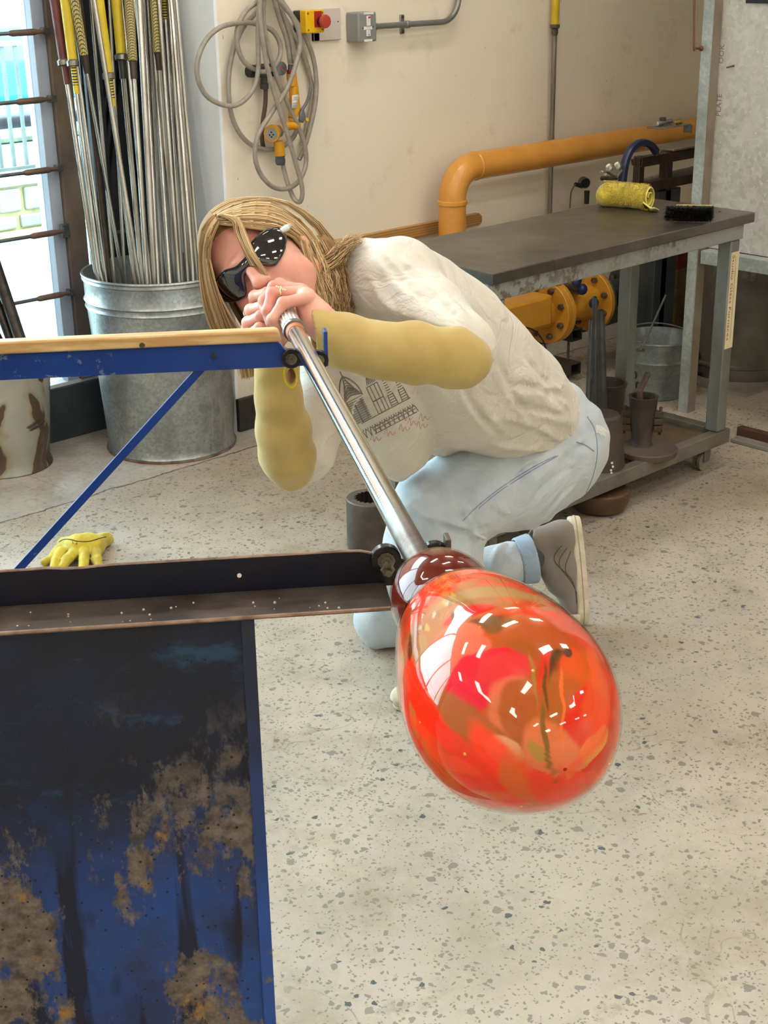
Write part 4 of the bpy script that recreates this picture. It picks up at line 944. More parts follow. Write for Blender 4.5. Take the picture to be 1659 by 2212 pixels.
# ---------------------------------------------------------------- shoes
MCANV = m_cloth('grey_brown_canvas', '8c8378', '7c7369', 600, 0.85, 0.4); MSOLE = pm('off_white_rubber', 'd8cdb4', 'b5a88c', 25, 0.6, bump=0.2, bscale=70)
MSOCK = m_cloth('dark_grey_sock', '4a4a4b', '3c3c3e', 500)
def shoe(heel, fwd, up, L=0.262, HA=.42):
    fwd = nrm(fwd); up = nrm(up-fwd*np.dot(up, fwd)); sd = np.cross(up, fwd)
    def q(a, b, c): return heel+fwd*a*L+sd*b*L+up*c*L
    corners = np.array([q(a, b, c) for a in (-.1, 1.1) for b in (-.25, .25) for c in (-.05, .7)])
    S = SDF(corners.min(0)-.01, corners.max(0)+.01, 0.0028)
    ax = (fwd, sd, up)
    S.chain([q(.13, 0, .19), q(.45, .01, .17), q(.80, .015, .13)], [.135*L, .135*L, .115*L], .02)
    S.cone(q(.15, 0, .15), q(.17, 0, HA-.08), .135*L, .135*L, .02); S.cone(q(.24, 0, HA-.10), q(.58, 0, .26), .10*L, .105*L, .02)
    S.ell(q(.17, 0, HA+.02), (.135*L, .105*L, .13*L), ax, .006, 'sub')
    S.plane(q(0, 0, .085), -up)
    o = S.mesh('shoe', MCANV, woman, 1)
    n = 40; poly = []
    for i in range(n):
        a = 2*pi*i/n; x = .5-.5*cos(a); wdt = (.115+.05*x-.03*(x > .9)*(x-.9)*10)*(1 if sin(a) > 0 else 1)
        poly.append((x*1.03*L-0.01, (wdt*abs(sin(a))**0.62*(1 if sin(a) > 0 else -1)+.012*x)*L))
    so = MB().prism(poly, q(0, 0, 0)+up*0.0, fwd, sd, up*0.115*L).build('sole', MSOLE, o, bevel=0.005)
    MB().prism([(a*1.012-0.002, b*1.03) for a, b in poly], q(0, 0, .05), fwd, sd, up*0.008*L).build('foxing_stripe', pm('tan_stripe', 'a8987c', '96876c', 60, 0.7), so)
    MB().ico(q(.93, .012, .10), (.001, .001, .001), 1)
    tc = SDF(q(.93, .012, .10)-.05, q(.93, .012, .10)+.05, .0025); tc.ell(q(.90, .014, .10), (.115*L, .118*L, .115*L), ax, 0); tc.plane(q(.87, 0, 0), -fwd); tc.plane(q(0, 0, .09), -up)
    tc.mesh('toe_cap', MSOLE, o, 0)
    lc = MB()
    for i in range(6):
        x = .40+.055*i; h = .345-.028*i
        lc.tube(catmull([q(x, -.062, h-.02), q(x+.012, 0, h+.012), q(x+.028, .070, h-.03)], 5), .0022, 6)
        lc.tube(catmull([q(x+.03, -.065, h-.035), q(x+.012, 0, h+.014), q(x, .065, h-.02)], 5), .0022, 6)
    lc.build('laces', pm('white_laces', 'ddd8cc', 'c9c3b5', 100, 0.8), o)
    stc = MB(); bvs = bvh_of(o)
    for k_, (c0, c1) in enumerate(((.12, .30), (.11, .26), (.10, .21))):
        for sg in (-1, 1):
            pts = []
            for i in range(14):
                x = .22+.55*i/13+0.03*k_; h = c0+(c1-c0)*math.exp(-((x-.34-.05*k_)/.16)**2)
                st_ = q(x, sg*.3, h); r_ = bvs.ray_cast(V3(st_), V3(-sd*sg))
                if r_[0] is not None: pts.append(np.array(r_[0]))
            if len(pts) > 4: stc.tube(pts, .0012, 5)
    if stc.v: stc.build('stitching', pm('dark_stitching', '5c544b', '4d463e', 100, 0.8), o)
    return o
hR = C3(1252, 1122, 3.455); tR = P(1268, 1343, z=0.012)
shoe(hR, tR-hR, cw(-0.97, -0.2, 0.12), L=float(np.linalg.norm(tR-hR))*1.04, HA=.50)
hL_ = P(1066, 1496, z=0.002); tL_ = P(842, 1530, z=0.002); tL_[2] = 0.002
shoe(hL_, tL_-hL_, UP, L=0.235)
skS = SDF(C3(1170, 1200, 3.43)-.12, C3(1170, 1200, 3.43)+.12, .004); skS.cone(C3(1130, 1210, 3.42), C3(1176, 1192, 3.475), .040, .034, 0); skS.mesh('sock', MSOCK, woman, 1)

# ---------------------------------------------------------------- shirt print: ink strokes lying on the cloth
bs = bvh_of(shirt_o)
MINK = pm('grey_ink', '6f6a64', '85807a', 200, 0.9); MINKR = pm('faded_red_ink', 'b98b84', 'c79d94', 200, 0.9)
ink = MB(); red = MB()
def il(mb, pts, r=0.0006, curve=False):
    pp = catmull(pts, 6) if curve else [np.array(pts[i], float)*(1-k/8)+np.array(pts[i+1], float)*k/8 for i in range(len(pts)-1) for k in range(8)]+[np.array(pts[-1], float)]
    seg = []
    for p in pp:
        q = hit(bs, p[0], p[1], 0.0)
        if q is None: continue
        if seg and np.linalg.norm(q-seg[-1]) > 0.02:
            if len(seg) > 2: mb.tube(seg, r*1.7, 4)
            seg = []
        seg.append(q)
    if len(seg) > 2: mb.tube(seg, r*1.7, 4)
# domed pavilion above an arcaded terrace, seen tilted
ax0 = np.array((722., 794.)); dv = nrm2 = None
def T(u, v): return (778+u*0.88+v*0.50, 925-u*0.50*1.0+v*-0.0-0.0*u-v*0.86)   # u along the terrace, v up
def T(u, v):
    return (772+u*0.87-v*0.42, 935-u*0.46-v*0.90)
for v in (0, 8, 14, 34): il(ink, [T(0, v-20), T(138, v-20)], .0007)
for k in range(12):
    u = 4+k*11.5; il(ink, [T(u, -20), T(u+2, -8), T(u+5.5, -3), T(u+9, -8), T(u+11, -20)], .0006, True)
for k in range(24): il(ink, [T(2+k*5.8, 8-12), T(2+k*5.8, 14-14)], .0006)
for u in (6, 22, 38): il(ink, [T(u, 14), T(u, 70)], .0009)
for u in range(2, 44, 3): il(ink, [T(u, 16), T(u, 66)], .0004)
for v in range(18, 70, 5): il(ink, [T(2, v), T(44, v)], .0005)
for k in range(9): il(ink, [T(2+k*2.3, 72+k*5), T(22, 78+k*6), T(44-k*2.3, 72+k*5)], .0007, True)
il(ink, [T(0, 70), T(2, 96), T(22, 122), T(42, 96), T(46, 70)], .0010, True); il(ink, [T(22, 120), T(22, 136)], .0009)
for u in (60, 68, 78, 86): il(ink, [T(u, 14), T(u, 78)], .0007)
for v in (14, 44, 78): il(ink, [T(60, v), T(86, v)], .0007)
for k in range(6): il(ink, [T(64+k*4, 82), T(70+k*1.5, 104)], .0007)
for k in range(14): il(ink, [T(3+k*3.2, 70+abs(7-k)*-1.5+10), T(8+k*2.2, 100-abs(7-k)*2)], .0006)
for u0 in (98, 124):
    for k in range(16): il(ink, [T(u0-4+k*.35, 18+k*5.6), T(u0+10-k*.35, 18+k*5.6)], .0006)
    il(ink, [T(u0-5, 14), T(u0+2, 110)], .0007, True); il(ink, [T(u0+11, 14), T(u0+5, 110)], .0007, True)
ink.build('pavilion_print', MINK, shirt_o)
for k, (x0, y0) in enumerate(((800, 950), (830, 938), (862, 928), (880, 915), (900, 922), (868, 905), (905, 905))):
    il(red, [(x0, y0), (x0+5, y0-12), (x0+8, y0+4), (x0+13, y0-6), (x0+18, y0+2), (x0+24, y0-5)], .0005, True)
red.build('handwriting_print', MINKR, shirt_o)
# neckline rib
nk = MB(); o = stroke(bs, [(748, 548), (742, 585), (736, 640), (730, 690)], .002)
if len(o) > 3: nk.tube(o, .0035, 8); nk.build('neck_rib', MSHIRT, shirt_o)

# ---------------------------------------------------------------- safety glasses
def m_lens():
    q = NT('dark_tinted_lens'); q.set(col=lin('140f14'), rough=0.04, spec=0.8, coat=1.0, coatr=0.02); return q.m
gl = MB(); nu, nv = 61, 13
def hh(a):
    a = abs(a); 
    if a < 0.10: return 0.0085+0.0*a, 0.006
    if a < 0.42: k = (a-0.10)/0.32; k = k*k*(3-2*k); return 0.0085+0.0165*k, 0.006-0.006*k
    k = min(1, (a-0.42)/0.62); return 0.025*(1-k**2.2*0.66), 0.0+0.006*k
def lens_pt(u, v, off=0.0):
    a = -1.04+2.08*u; h, c = hh(a); R = 0.0795+off; el = (v-0.5)*2
    f = 0.018+R*cos(a)*1.02+0.004*(1-el*el); l = R*sin(a)*1.02
    return hp(f, l, c+h*el-0.002)
gl.grid(lambda u, v: lens_pt(u, v, 0.0025), nu, nv)
lens = gl.build('safety_glasses', m_lens(), woman, smooth=60, solid=0.0022); lens['label'] = 'dark wraparound safety glasses'
MB().tube([lens_pt(u/40, 1.0, 0.0028) for u in range(41)], 0.0017, 8).build('brow_frame', pm('black_frame', '131213', '1d1c1d', 20, 0.2), lens)
MB().tube([lens_pt(u/40, 0.0, 0.0028) for u in range(41)], 0.0011, 8).build('lower_frame', pm('smoky_frame', '2c2a2c', '1d1c1d', 20, 0.2), lens)
for l in (-1, 1):
    e = lens_pt(0.5+l*0.5, 0.72)
    MB().tube([e, hp(0.048, l*0.079, 0.006), hp(0.020, l*0.082, 0.008)], [0.0040, 0.0062, 0.0035], 8).build('temple', pm('clear_white_temple', 'dfe0dd', 'c8cac8', 30, 0.2), lens)
    MB().tube([hp(0.021, l*0.082, 0.010), hp(-0.012, l*0.085, 0.012), hp(-0.038, l*0.078, -0.01)], 0.0028, 8).build('temple_tip', pm('black_frame', '131213'), lens)
# rings, bracelet glint, ear ring
def ring_at(a, b, f, r, mat, nm, par):
    a = C3(*a); b = C3(*b); c = a*(1-f)+b*f; d = nrm(b-a); u, v, _ = basis(d)
    return MB().tube([c+(u*cos(t)+v*sin(t))*r for t in np.linspace(0, 2*pi, 25)], 0.0014, 6, caps=False).build(nm, mat, par)
MGOLD = pm('silver_and_gold_ring', 'd9d3bf', 'e0c46a', 200, 0.2, 1.0)
rg = ring_at((654, 631, 2.286), (588, 634, 2.288), .70, .0108, MGOLD, 'ring', woman)
r2 = ring_at((539, 698, 2.395), (542, 670, 2.355), .8, .0112, MGOLD, 'ring', woman)
st_ = MB()
c0 = C3(654, 631, 2.286)*.3+C3(588, 634, 2.288)*.7
for k in range(5): st_.ico(c0+cw(-.002+.0035*k-.005, .0095-.0016*k, .0055+.0012*k), .0022, 1)
st_.build('stones', pm('pale_stones', 'f2efe0', 'e2d59a', 200, 0.08), rg)
MB().ico(C3(687, 578, 2.475), (.0042, .0042, .0062), 2).build('earring', pm('coral_earring', 'e8623e', 'd5532f', 20, 0.3), woman)

# ---------------------------------------------------------------- hair
def m_hair():
    q = NT('dark_blonde_hair'); at = q.n.new('ShaderNodeAttribute'); at.attribute_name = 'tint'
    q.set(col=at.outputs['Color'], rough=0.6, spec=0.12); return q.m
MHAIR = m_hair()
SC = hp(-0.012, 0, 0.030); SR = np.array([0.094, 0.075, 0.086])*HS
def skull_t(px, py, infl=0.010):
    d = ray(px, py); M_ = np.array(hax); o = M_@(CAM-SC); dd = M_@d; R = SR+infl
    o_, d_ = o/R, dd/R; a = d_@d_; b = o_@d_; c = o_@o_-1; D = b*b-a*c
    return (-b-math.sqrt(max(D, 0)))/a
hv = []; hq = []; hc = []; nb_ = [0]
rng = np.random.RandomState(4)
TINTS = np.array([lin(c)[:3] for c in ('b8966a', 'caab7e', 'a08056', 'dcc59e', '866a47')])
def strands(A_, B_, n, jit=3.0, tj=0.006, r0=0.0009, r1=0.0003, infl=0.011, dark=1.0, wav=0.0, seg=14, fl=None):
    fix = lambda G: np.array([(p[0], p[1], p[2] if p[2] > 0 else skull_t(p[0], p[1], infl)) for p in np.array(G, float)])
    Az = np.array(A_, float)[:, 2] == 0; Bz = np.array(B_, float)[:, 2] == 0; A_ = fix(A_); B_ = fix(B_); onsk = Az & Bz
    for i in range(n):
        u = rng.rand(); g = A_*(1-u)+B_*u
        j = rng.randn(2)*jit; amp = np.linspace(0.3, 1.0, len(g))
        pts = []
        off = rng.rand()*tj
        for k, p in enumerate(g):
            x = p[0]+j[0]*amp[k]; y = p[1]+j[1]*amp[k]*0.5
            t = skull_t(x, y, infl+off) if onsk[k] else p[2]-off*2+0.003
            pts.append(C3(x, y, t))
        ln_ = rng.uniform(0.88, 1.0); c = catmull(pts, max(2, seg//(len(pts)-1)))
        c = c[:max(4, int(len(c)*ln_))]; m = len(c); c = np.array(c)
        if wav:
            ph = rng.rand()*6; sw = np.sin(np.linspace(0, wav, m)+ph)*np.linspace(0, 1, m)
            c = c+np.outer(sw*0.006, CR)+np.outer(np.cos(np.linspace(0, wav, m)*1.3+ph)*np.linspace(0, 1, m)*0.004, CF)
        tn = np.gradient(c, axis=0); tn /= np.linalg.norm(tn, axis=1)[:, None]+1e-9
        s1 = np.cross(tn, CF); s1 /= np.linalg.norm(s1, axis=1)[:, None]+1e-9; s2 = np.cross(tn, s1)
        rr = (np.linspace(r0, r1, m)*rng.uniform(.8, 1.3))[:, None]
        ring = np.stack([c+s1*rr, c-s1*rr*.5+s2*rr*.86, c-s1*rr*.5-s2*rr*.86], 1).reshape(-1, 3)
        idx = np.arange(m-1)[:, None]*3
        Q = np.concatenate([np.concatenate([idx+a, idx+(a+1) % 3, idx+3+(a+1) % 3, idx+3+a], 1) for a in range(3)])
        hv.append(ring); hq.append(Q+nb_[0]); nb_[0] += len(ring)
        col = TINTS[rng.randint(5)]*rng.uniform(.8, 1.15)*dark; hc.append(np.tile(np.append(col, 1), (len(ring), 1)))
Z_ = 0
# top, swept over to the left ear
strands([(466, 484, Z_), (520, 490, Z_), (568, 497, Z_), (615, 503, Z_), (648, 530, Z_), (664, 590, 2.47), (684, 668, 2.46)],
        [(470, 462, Z_), (522, 440, Z_), (585, 436, Z_), (645, 470, Z_), (694, 530, 2.55), (722, 610, 2.58), (730, 690, 2.59)], 1700, 2.0)
strands([(462, 466, Z_), (500, 445, Z_), (560, 430, Z_), (625, 445, Z_), (680, 492, 2.57), (722, 560, 2.61)],
        [(455, 455, Z_), (490, 433, Z_), (552, 427, Z_), (620, 436, Z_), (690, 480, 2.60), (742, 550, 2.64)], 450, 2.0)
# left curtain
strands([(472, 482, Z_), (456, 520, Z_), (452, 570, 2.44), (470, 640, 2.44), (492, 700, 2.45), (520, 760, 2.47)],
        [(462, 464, Z_), (437, 495, Z_), (431, 560, 2.50), (436, 630, 2.50), (450, 690, 2.50), (475, 745, 2.50)], 1300, 3.0, 0.02)
strands([(452, 560, 2.45), (470, 630, 2.46), (505, 700, 2.47), (545, 770, 2.48), (555, 820, 2.48)],
        [(440, 560, 2.50), (450, 640, 2.52), (480, 710, 2.52), (515, 775, 2.52), (530, 832, 2.52)], 420, 5.0, 0.03)
strands([(455, 560, 2.50), (500, 660, 2.54), (545, 740, 2.55), (560, 800, 2.55)], [(470, 560, 2.56), (540, 680, 2.60), (580, 740, 2.60), (590, 790, 2.60)], 350, 6.0, 0.03, dark=0.7)
# loose fringe lock across the glasses
strands([(472, 466, Z_), (508, 470, Z_), (520, 503, 2.375), (537, 545, 2.345), (562, 580, 2.335), (580, 604, 2.335)],
        [(476, 462, Z_), (516, 470, Z_), (532, 503, 2.375), (550, 545, 2.345), (570, 580, 2.335), (585, 606, 2.335)], 170, 1.0, 0.004, infl=0.018)
strands([(474, 466, Z_), (500, 480, Z_), (505, 500, 2.38), (522, 540, 2.35), (545, 585, 2.335)], [(476, 462, Z_), (512, 474, Z_), (515, 500, 2.38), (533, 540, 2.35), (562, 590, 2.335)], 40, 1.5, 0.004, infl=0.018)
# behind the ear and over the nape, wavy
strands([(668, 520, 2.56), (690, 580, 2.54), (702, 640, 2.54), (712, 690, 2.56)], [(735, 520, 2.66), (768, 580, 2.64), (765, 640, 2.62), (740, 705, 2.60)], 1100, 6.0, 0.03, wav=14)
strands([(690, 560, 2.56), (712, 545, 2.57), (740, 520, 2.58), (770, 505, 2.60)], [(690, 600, 2.56), (725, 580, 2.57), (755, 540, 2.58), (782, 512, 2.60)], 260, 7.0, 0.03, wav=16)
strands([(648, 520, 2.48), (668, 580, 2.455), (684, 640, 2.44), (692, 680, 2.44)], [(660, 520, 2.49), (682, 580, 2.46), (698, 640, 2.45), (706, 700, 2.45)], 260, 3.0, 0.01, wav=4)
# scalp cover under the strands
def cap():
    S = SDF(SC-0.16, SC+0.16, 0.004); S.ell(SC, tuple(SR+0.0030), hax, 0)
    # open the face: remove everything in front of the hairline
    S.ell(hp(0.090, -0.004, -0.045), (0.080*HS, 0.082*HS, 0.116*HS), hax, 0.004, 'sub')
    S.ell(hp(-0.004, 0.085, -0.005), (0.022*HS, 0.02*HS, 0.034*HS), hax, 0.004, 'sub')
    S.cone(C3(700, 560, 2.60), C3(735, 650, 2.63), .045, .035, 0.03)
    return S.mesh(None, None, smooth_it=1)
cv, cq = cap(); base_n = nb_[0]
ctint = np.tile(np.append(lin('8a6a3f')[:3], 1), (len(cv), 1))
hair = qmesh('hair', np.concatenate(hv+[cv]), np.concatenate(hq+[cq+base_n]), MHAIR, woman, np.concatenate(hc+[ctint]))
hair['label'] = 'shoulder-length dark blonde hair'
# ================================================================== the hot glass on the end of the pipe
glass = thing('blown_glass', 'egg-shaped bubble of red and orange blown glass on the end of the steel blowpipe', 'glass', A(0.25))
def gsurf(ns, nt, s0, s1, inset, flare=0.0):
    ss = s0+(s1-s0)*(0.5-0.5*np.cos(np.linspace(0, pi, ns)))*0.35+(s1-s0)*np.linspace(0, 1, ns)*0.65
    th = np.linspace(0, 2*pi, nt, endpoint=False); V = np.zeros((ns, nt, 3))
    for i, s in enumerate(ss):
        r = (np.interp(s, GP[:, 0], GP[:, 1]) if s > 0.405 else _ci(s, 1)); lx = np.interp(s, GP[:, 0], GP[:, 2]); lz = np.interp(s, GP[:, 0], GP[:, 3])
        r = max(r-inset, 0.0002)
        V[i] = A(s)+PS*lx+UP*lz+np.cos(th)[:, None]*r*PS+np.sin(th)[:, None]*r*UP
    idx = np.arange(ns*nt).reshape(ns, nt); a = idx[:-1]; b = idx[1:]
    Q = np.stack([a, np.roll(a, -1, 1), np.roll(b, -1, 1), b], -1).reshape(-1, 4)
    return V.reshape(-1, 3), Q
cv_, cQ = gsurf(230, 340, 0.046, 0.4166, 0.0016)
# colour of the glass layer itself: shards and leaves of coloured glass picked up on the bubble
NRM = np.zeros_like(cv_)
ctr = np.array([A(s) for s in np.linspace(0.05, 0.41, 200)])
sv_ = (cv_-PB)@PD
axp = PB+np.outer(sv_, PD)+np.outer(np.interp(sv_, GP[:, 0], GP[:, 2]), PS)
NRM = cv_-axp; NRM /= np.linalg.norm(NRM, axis=1)[:, None]+1e-9
def vnoise(p, f, seed):
    r = np.random.RandomState(seed); out = np.zeros(len(p))
    for o in range(4):
        k = r.randn(5, 3)*f*(1.9**o); ph = r.rand(5)*6.28
        out += np.sin(p@k.T+ph).sum(1)/5*(0.6**o)
    return out
wx = np.stack([vnoise(cv_, 45, 5), vnoise(cv_, 45, 6), vnoise(cv_, 45, 7)], 1)*0.0045
q_ = cv_+wx
col = np.tile(np.array(lin('cf4a1e')[:3]), (len(cv_), 1)); tr = np.full(len(cv_), 0.25)
def blend(mask, c, a=1.0, t=None):
    global col, tr
    m_ = (np.clip(mask, 0, 1)*a)[:, None]; col = col*(1-m_)+np.array(lin(c)[:3])*m_
    if t is not None: tr = tr*(1-m_[:, 0])+t*m_[:, 0]
ss_ = lambda x, a, b: np.clip((x-a)/(b-a), 0, 1)**2*(3-2*np.clip((x-a)/(b-a), 0, 1))
blend(ss_(vnoise(q_, 40, 11), 0.0, 0.35), 'f23a16'); blend(ss_(vnoise(q_, 55, 12), 0.25, 0.5), 'd96a2a')
blend(ss_(vnoise(q_, 48, 13), 0.35, 0.55), 'd08a44', 0.8, 0.5)
def shard(px, py, a, b, ang, c, al=1.0, t=0.15, soft=0.22, inset_thr=0.05):
    """leaf of coloured glass centred where the given line of sight meets the bubble; a, b half sizes in mm"""
    d = nrm(ray(px, py)); w_ = cv_-CAM; tt = w_@d; dist = np.linalg.norm(w_-tt[:, None]*d, axis=1)
    cand = dist < 0.003
    if not cand.any(): return
    i = np.where(cand)[0]; i = i[np.argmin(tt[i])]; n_ = NRM[i]; c0 = cv_[i]
    im = nrm(CR*cos(radians(ang))+CU*sin(radians(ang))); e1 = nrm(im-n_*np.dot(im, n_)); e2 = np.cross(n_, e1)
    w2 = q_-c0; u = (w2@e1)/(a/1000); v = (w2@e2)/(b/1000); r = np.sqrt(u*u+v*v)
    near = np.abs(w2@n_) < inset_thr
    blend(ss_(-r, -1-soft/2, -1+soft/2)*near*((NRM@n_) > -0.2), c, al, t)
# base zones
blend(ss_(-sv_, -0.153, -0.146), '66200f', 1.0, 0.4)                    # dark amber-red collar
shard(945, 1330, 60, 34, 30, 'bb8a52', 0.8, 0.6, 0.6)                     # clear gold shoulder
shard(1050, 1270, 46, 12, -12, 'cda768', 0.9, 0.6, 0.5)
shard(1120, 1600, 70, 40, -10, 'f33412', 0.9, 0.2, 0.5)
shard(900, 1520, 12, 60, 14, 'f52f12', 0.95, 0.2, 0.3)
shard(1180, 1400, 48, 36, -30, 'bd5c28', 0.9, 0.4, 0.6)
shard(1110, 1440, 50, 24, 20, 'a8692c', 0.6, 0.5, 0.6)
shard(1010, 1315, 22, 10, 15, 'cf1d14', 0.95, 0.2, 0.3)
shard(1020, 1345, 26, 8, 20, '5a3a1a', 0.8, 0.3, 0.5)
shard(1060, 1340, 9, 11, 0, '6f5a2a', 0.8, 0.4, 0.5)
shard(960, 1400, 27, 22, 40, 'cf6a4e', 1.0, 0.1, 0.12)
shard(985, 1420, 24, 15, 30, 'c9634a', 1.0, 0.1, 0.12)
shard(1020, 1470, 36, 17, 38, 'd22334', 1.0, 0.08, 0.10)
shard(985, 1515, 17, 13, 20, 'd8243c', 1.0, 0.08, 0.12)
shard(1085, 1435, 22, 12, 10, 'd43a3c', 0.8, 0.1, 0.15)
shard(905, 1400, 5, 30, 12, 'b8924c', 0.8, 0.5, 0.4)
shard(880, 1390, 5, 16, 10, '5b1c10', 0.8, 0.3, 0.4)
shard(1110, 1535, 22, 24, 0, 'e08a62', 0.55, 0.3, 0.2)
shard(1114, 1530, 17, 19, 0, 'b2602a', 0.9, 0.4, 0.2)
shard(1055, 1590, 5, 26, 8, 'cb2f24', 0.9, 0.2, 0.25)
shard(1000, 1560, 40, 12, -25, 'ab6a2a', 0.85, 0.45, 0.4)
shard(1070, 1625, 11, 11, 0, 'd99a72', 1.0, 0.15, 0.15)
shard(1190, 1490, 9, 34, -8, 'd92f1a', 0.9, 0.2, 0.3)
shard(1215, 1420, 7, 10, 0, '4f3d18', 0.95, 0.2, 0.35); shard(1200, 1450, 3.5, 14, -6, '3f3417', 0.9, 0.2, 0.35)
shard(1205, 1530, 4, 26, -14, '8a7c35', 0.9, 0.4, 0.35); shard(1165, 1600, 6, 10, -20, '9a8a3a', 0.9, 0.4, 0.35)
shard(1240, 1450, 9, 26, 4, 'e0311a', 0.95, 0.15, 0.25)
shard(1270, 1470, 22, 30, -20, 'dd6628', 0.8, 0.25, 0.5)
shard(1235, 1560, 26, 30, 0, 'b8692e', 0.85, 0.4, 0.5)
shard(1275, 1590, 20, 32, 5, 'd82a18', 0.95, 0.12, 0.25)
shard(1290, 1612, 7, 16, 12, 'e2a452', 1.0, 0.3, 0.15)
shard(1200, 1660, 22, 18, 30, 'd97a4c', 0.95, 0.15, 0.2)
shard(1110, 1690, 46, 10, -8, 'fa3a18', 0.9, 0.15, 0.4)
shard(1150, 1725, 34, 9, 5, 'd9722a', 0.8, 0.3, 0.4); shard(1215, 1710, 20, 12, 30, 'f0401e', 0.9, 0.2, 0.4)
shard(1210, 1300, 40, 8, -45, 'd8402c', 0.8, 0.2, 0.5)
shard(1300, 1500, 12, 26, 12, 'e9683a', 0.6, 0.2, 0.5)
shard(1228, 1402, 4, 5, 20, '3a3016', 0.95, .2, .3); shard(1180, 1470, 1.6, 17, -4, '5c4a1c', .9, .2, .4); shard(1150, 1455, 1.5, 20, -2, 'a38a40', .8, .3, .4); shard(1222, 1500, 1.4, 22, 8, 'f07a3a', .9, .2, .4)
shard(1180, 1580, 2.0, 14, -30, '7c6a2c', .9, .3, .4); shard(1145, 1620, 5, 4, 0, 'a8963e', .8, .3, .3); shard(975, 1330, 3, 10, 35, '4d3a20', .8, .3, .4); shard(1100, 1335, 6, 4, 30, '74602c', .8, .3, .4)
for k_ in range(9): shard(900+k_*9, 1350-k_*9+((k_*7) % 5)*4, 1.6, 5+(k_ % 3)*2, 30, ('e8dccb', '8f7448', 'f0c255')[k_ % 3], .7, .4, .5)
for (x_, y_, c_) in ((870, 1465, 'f4482a'), (905, 1590, 'ff4a20'), (960, 1650, 'ff5226'), (1040, 1730, 'e06a30'), (1240, 1350, 'c9502c'), (1290, 1430, 'f0602c'), (1310, 1560, 'f4522c'), (1265, 1690, 'f0502a')): shard(x_, y_, 7, 22, 25, c_, .7, .2, .6)
def m_core():
    q = NT('red_orange_glass_colour'); at = q.n.new('ShaderNodeAttribute'); at.attribute_name = 'tint'
    q.set(col=at.outputs['Color'], rough=0.22, trans=at.outputs['Alpha'], ior=1.12, spec=0.6, coat=0.0)
    q.bump(q.noise(60, 3), 0.12, 0.003); return q.m
core = qmesh('colour_layer', cv_, cQ, m_core(), glass, np.concatenate([col, np.clip(tr*0.75, 0, 1)[:, None]], 1))
def m_clear():
    q = NT('clear_outer_glass'); n = q.n
    g = n.new('ShaderNodeBsdfGlossy'); g.inputs['Roughness'].default_value = 0.012
    t = n.new('ShaderNodeBsdfTransparent'); lw = n.new('ShaderNodeLayerWeight'); lw.inputs[0].default_value = 0.5
    t.inputs[0].default_value = (1.0, 0.93, 0.88, 1)
    fr = n.new('ShaderNodeFresnel'); fr.inputs[0].default_value = 1.48; mx = n.new('ShaderNodeMixShader')
    ge = n.new('ShaderNodeNewGeometry'); q.link(q.math('MULTIPLY', fr.outputs[0], q.math('SUBTRACT', 1.0, ge.outputs['Backfacing'])), mx.inputs[0]); q.link(t.outputs[0], mx.inputs[1]); q.link(g.outputs[0], mx.inputs[2]); q.link(mx.outputs[0], n['Material Output'].inputs[0]); return q.m
ov, oQ = gsurf(150, 200, 0.037, 0.4168, 0.0)
qmesh('clear_skin', ov, oQ, m_clear(), glass)
# bubbles and gold flecks caught under the skin
rb = random.Random(2); fb = MB()
for _ in range(26):
    s = rb.uniform(0.17, 0.39); th = rb.uniform(0, 2*pi); p = glass_pt(s, th, 0.0018); fb.ico(p, rb.uniform(.0008, .0018), 1)
tag(fb.build('seed_bubbles', pm('gold_fleck', 'f2b968', 'd98a3a', 200, 0.15, 0.2), glass), kind='stuff')

# ================================================================== things on the wall
def wp(px, py, off=0.0): return P(px, py, Y=WY-off)
# hose hung in loops
MHO = pm('translucent_braided_hose', '8d857a', 'a29a8d', 40, 0.32, bump=0.15, bscale=200)
z3 = lambda x, y: (x/2.552+400, y/2.552)
def hose(pts, off, r=0.0078):
    n = len(pts); o = off if hasattr(off, '__len__') else [off]*n
    W = [wp(*z3(*p), off=o[i]) for i, p in enumerate(pts)]
    return catmull(W, 8), r
hz = thing('air_hose', 'grey braided air hose hung in tangled loops on the cream wall', 'hose', wp(600, 160, 0.05))
HL_ = [
 ([(415, -60), (408, 0), (335, 60), (290, 150), (288, 250), (325, 340), (400, 392), (470, 385), (520, 320), (522, 240), (480, 170), (400, 135), (320, 125), (200, 148), (112, 225), (68, 340), (75, 450), (130, 540), (230, 583), (310, 565), (375, 490), (402, 390), (402, 200), (408, 40), (430, -60)], [.05]*13+[.075]*12),
 ([(440, -60), (395, 60), (320, 150), (265, 280), (240, 420), (245, 580), (280, 700), (345, 785), (430, 822), (520, 815), (590, 765), (620, 700)], .022),
 ([(420, -60), (412, 60), (425, 200), (450, 360), (500, 540), (560, 730), (610, 900), (645, 1040), (635, 1110), (600, 1095), (565, 1010), (542, 925), (538, 900)], [.11]*8+[.10, .08, .06, .05, .048]),
 ([(470, -60), (540, 30), (600, 110), (633, 210), (620, 320), (560, 490), (470, 630), (405, 740), (385, 850), (410, 950), (475, 1025), (550, 1042), (620, 1005), (662, 920), (662, 820), (625, 700), (565, 570), (500, 410), (450, 230), (430, 80), (440, -60)], [.09]*11+[.085]*2+[.06]*8),
 ([(490, -60), (570, 60), (650, 180), (700, 300), (722, 430), (718, 560), (690, 700), (655, 820), (628, 880)], .035),
 ([(470, -60), (560, 120), (640, 270), (688, 420), (700, 540), (672, 700), (640, 800)], .018),
 ([(480, -40), (520, 100), (560, 220), (578, 350)], .045),
 ([(500, -40), (545, 90), (585, 220), (603, 350)], .05)]
for pts, off in HL_:
    c_, r_ = hose(pts, off); MB().tube(c_, r_, 12).build('hose_loop', MHO, hz, smooth=60)
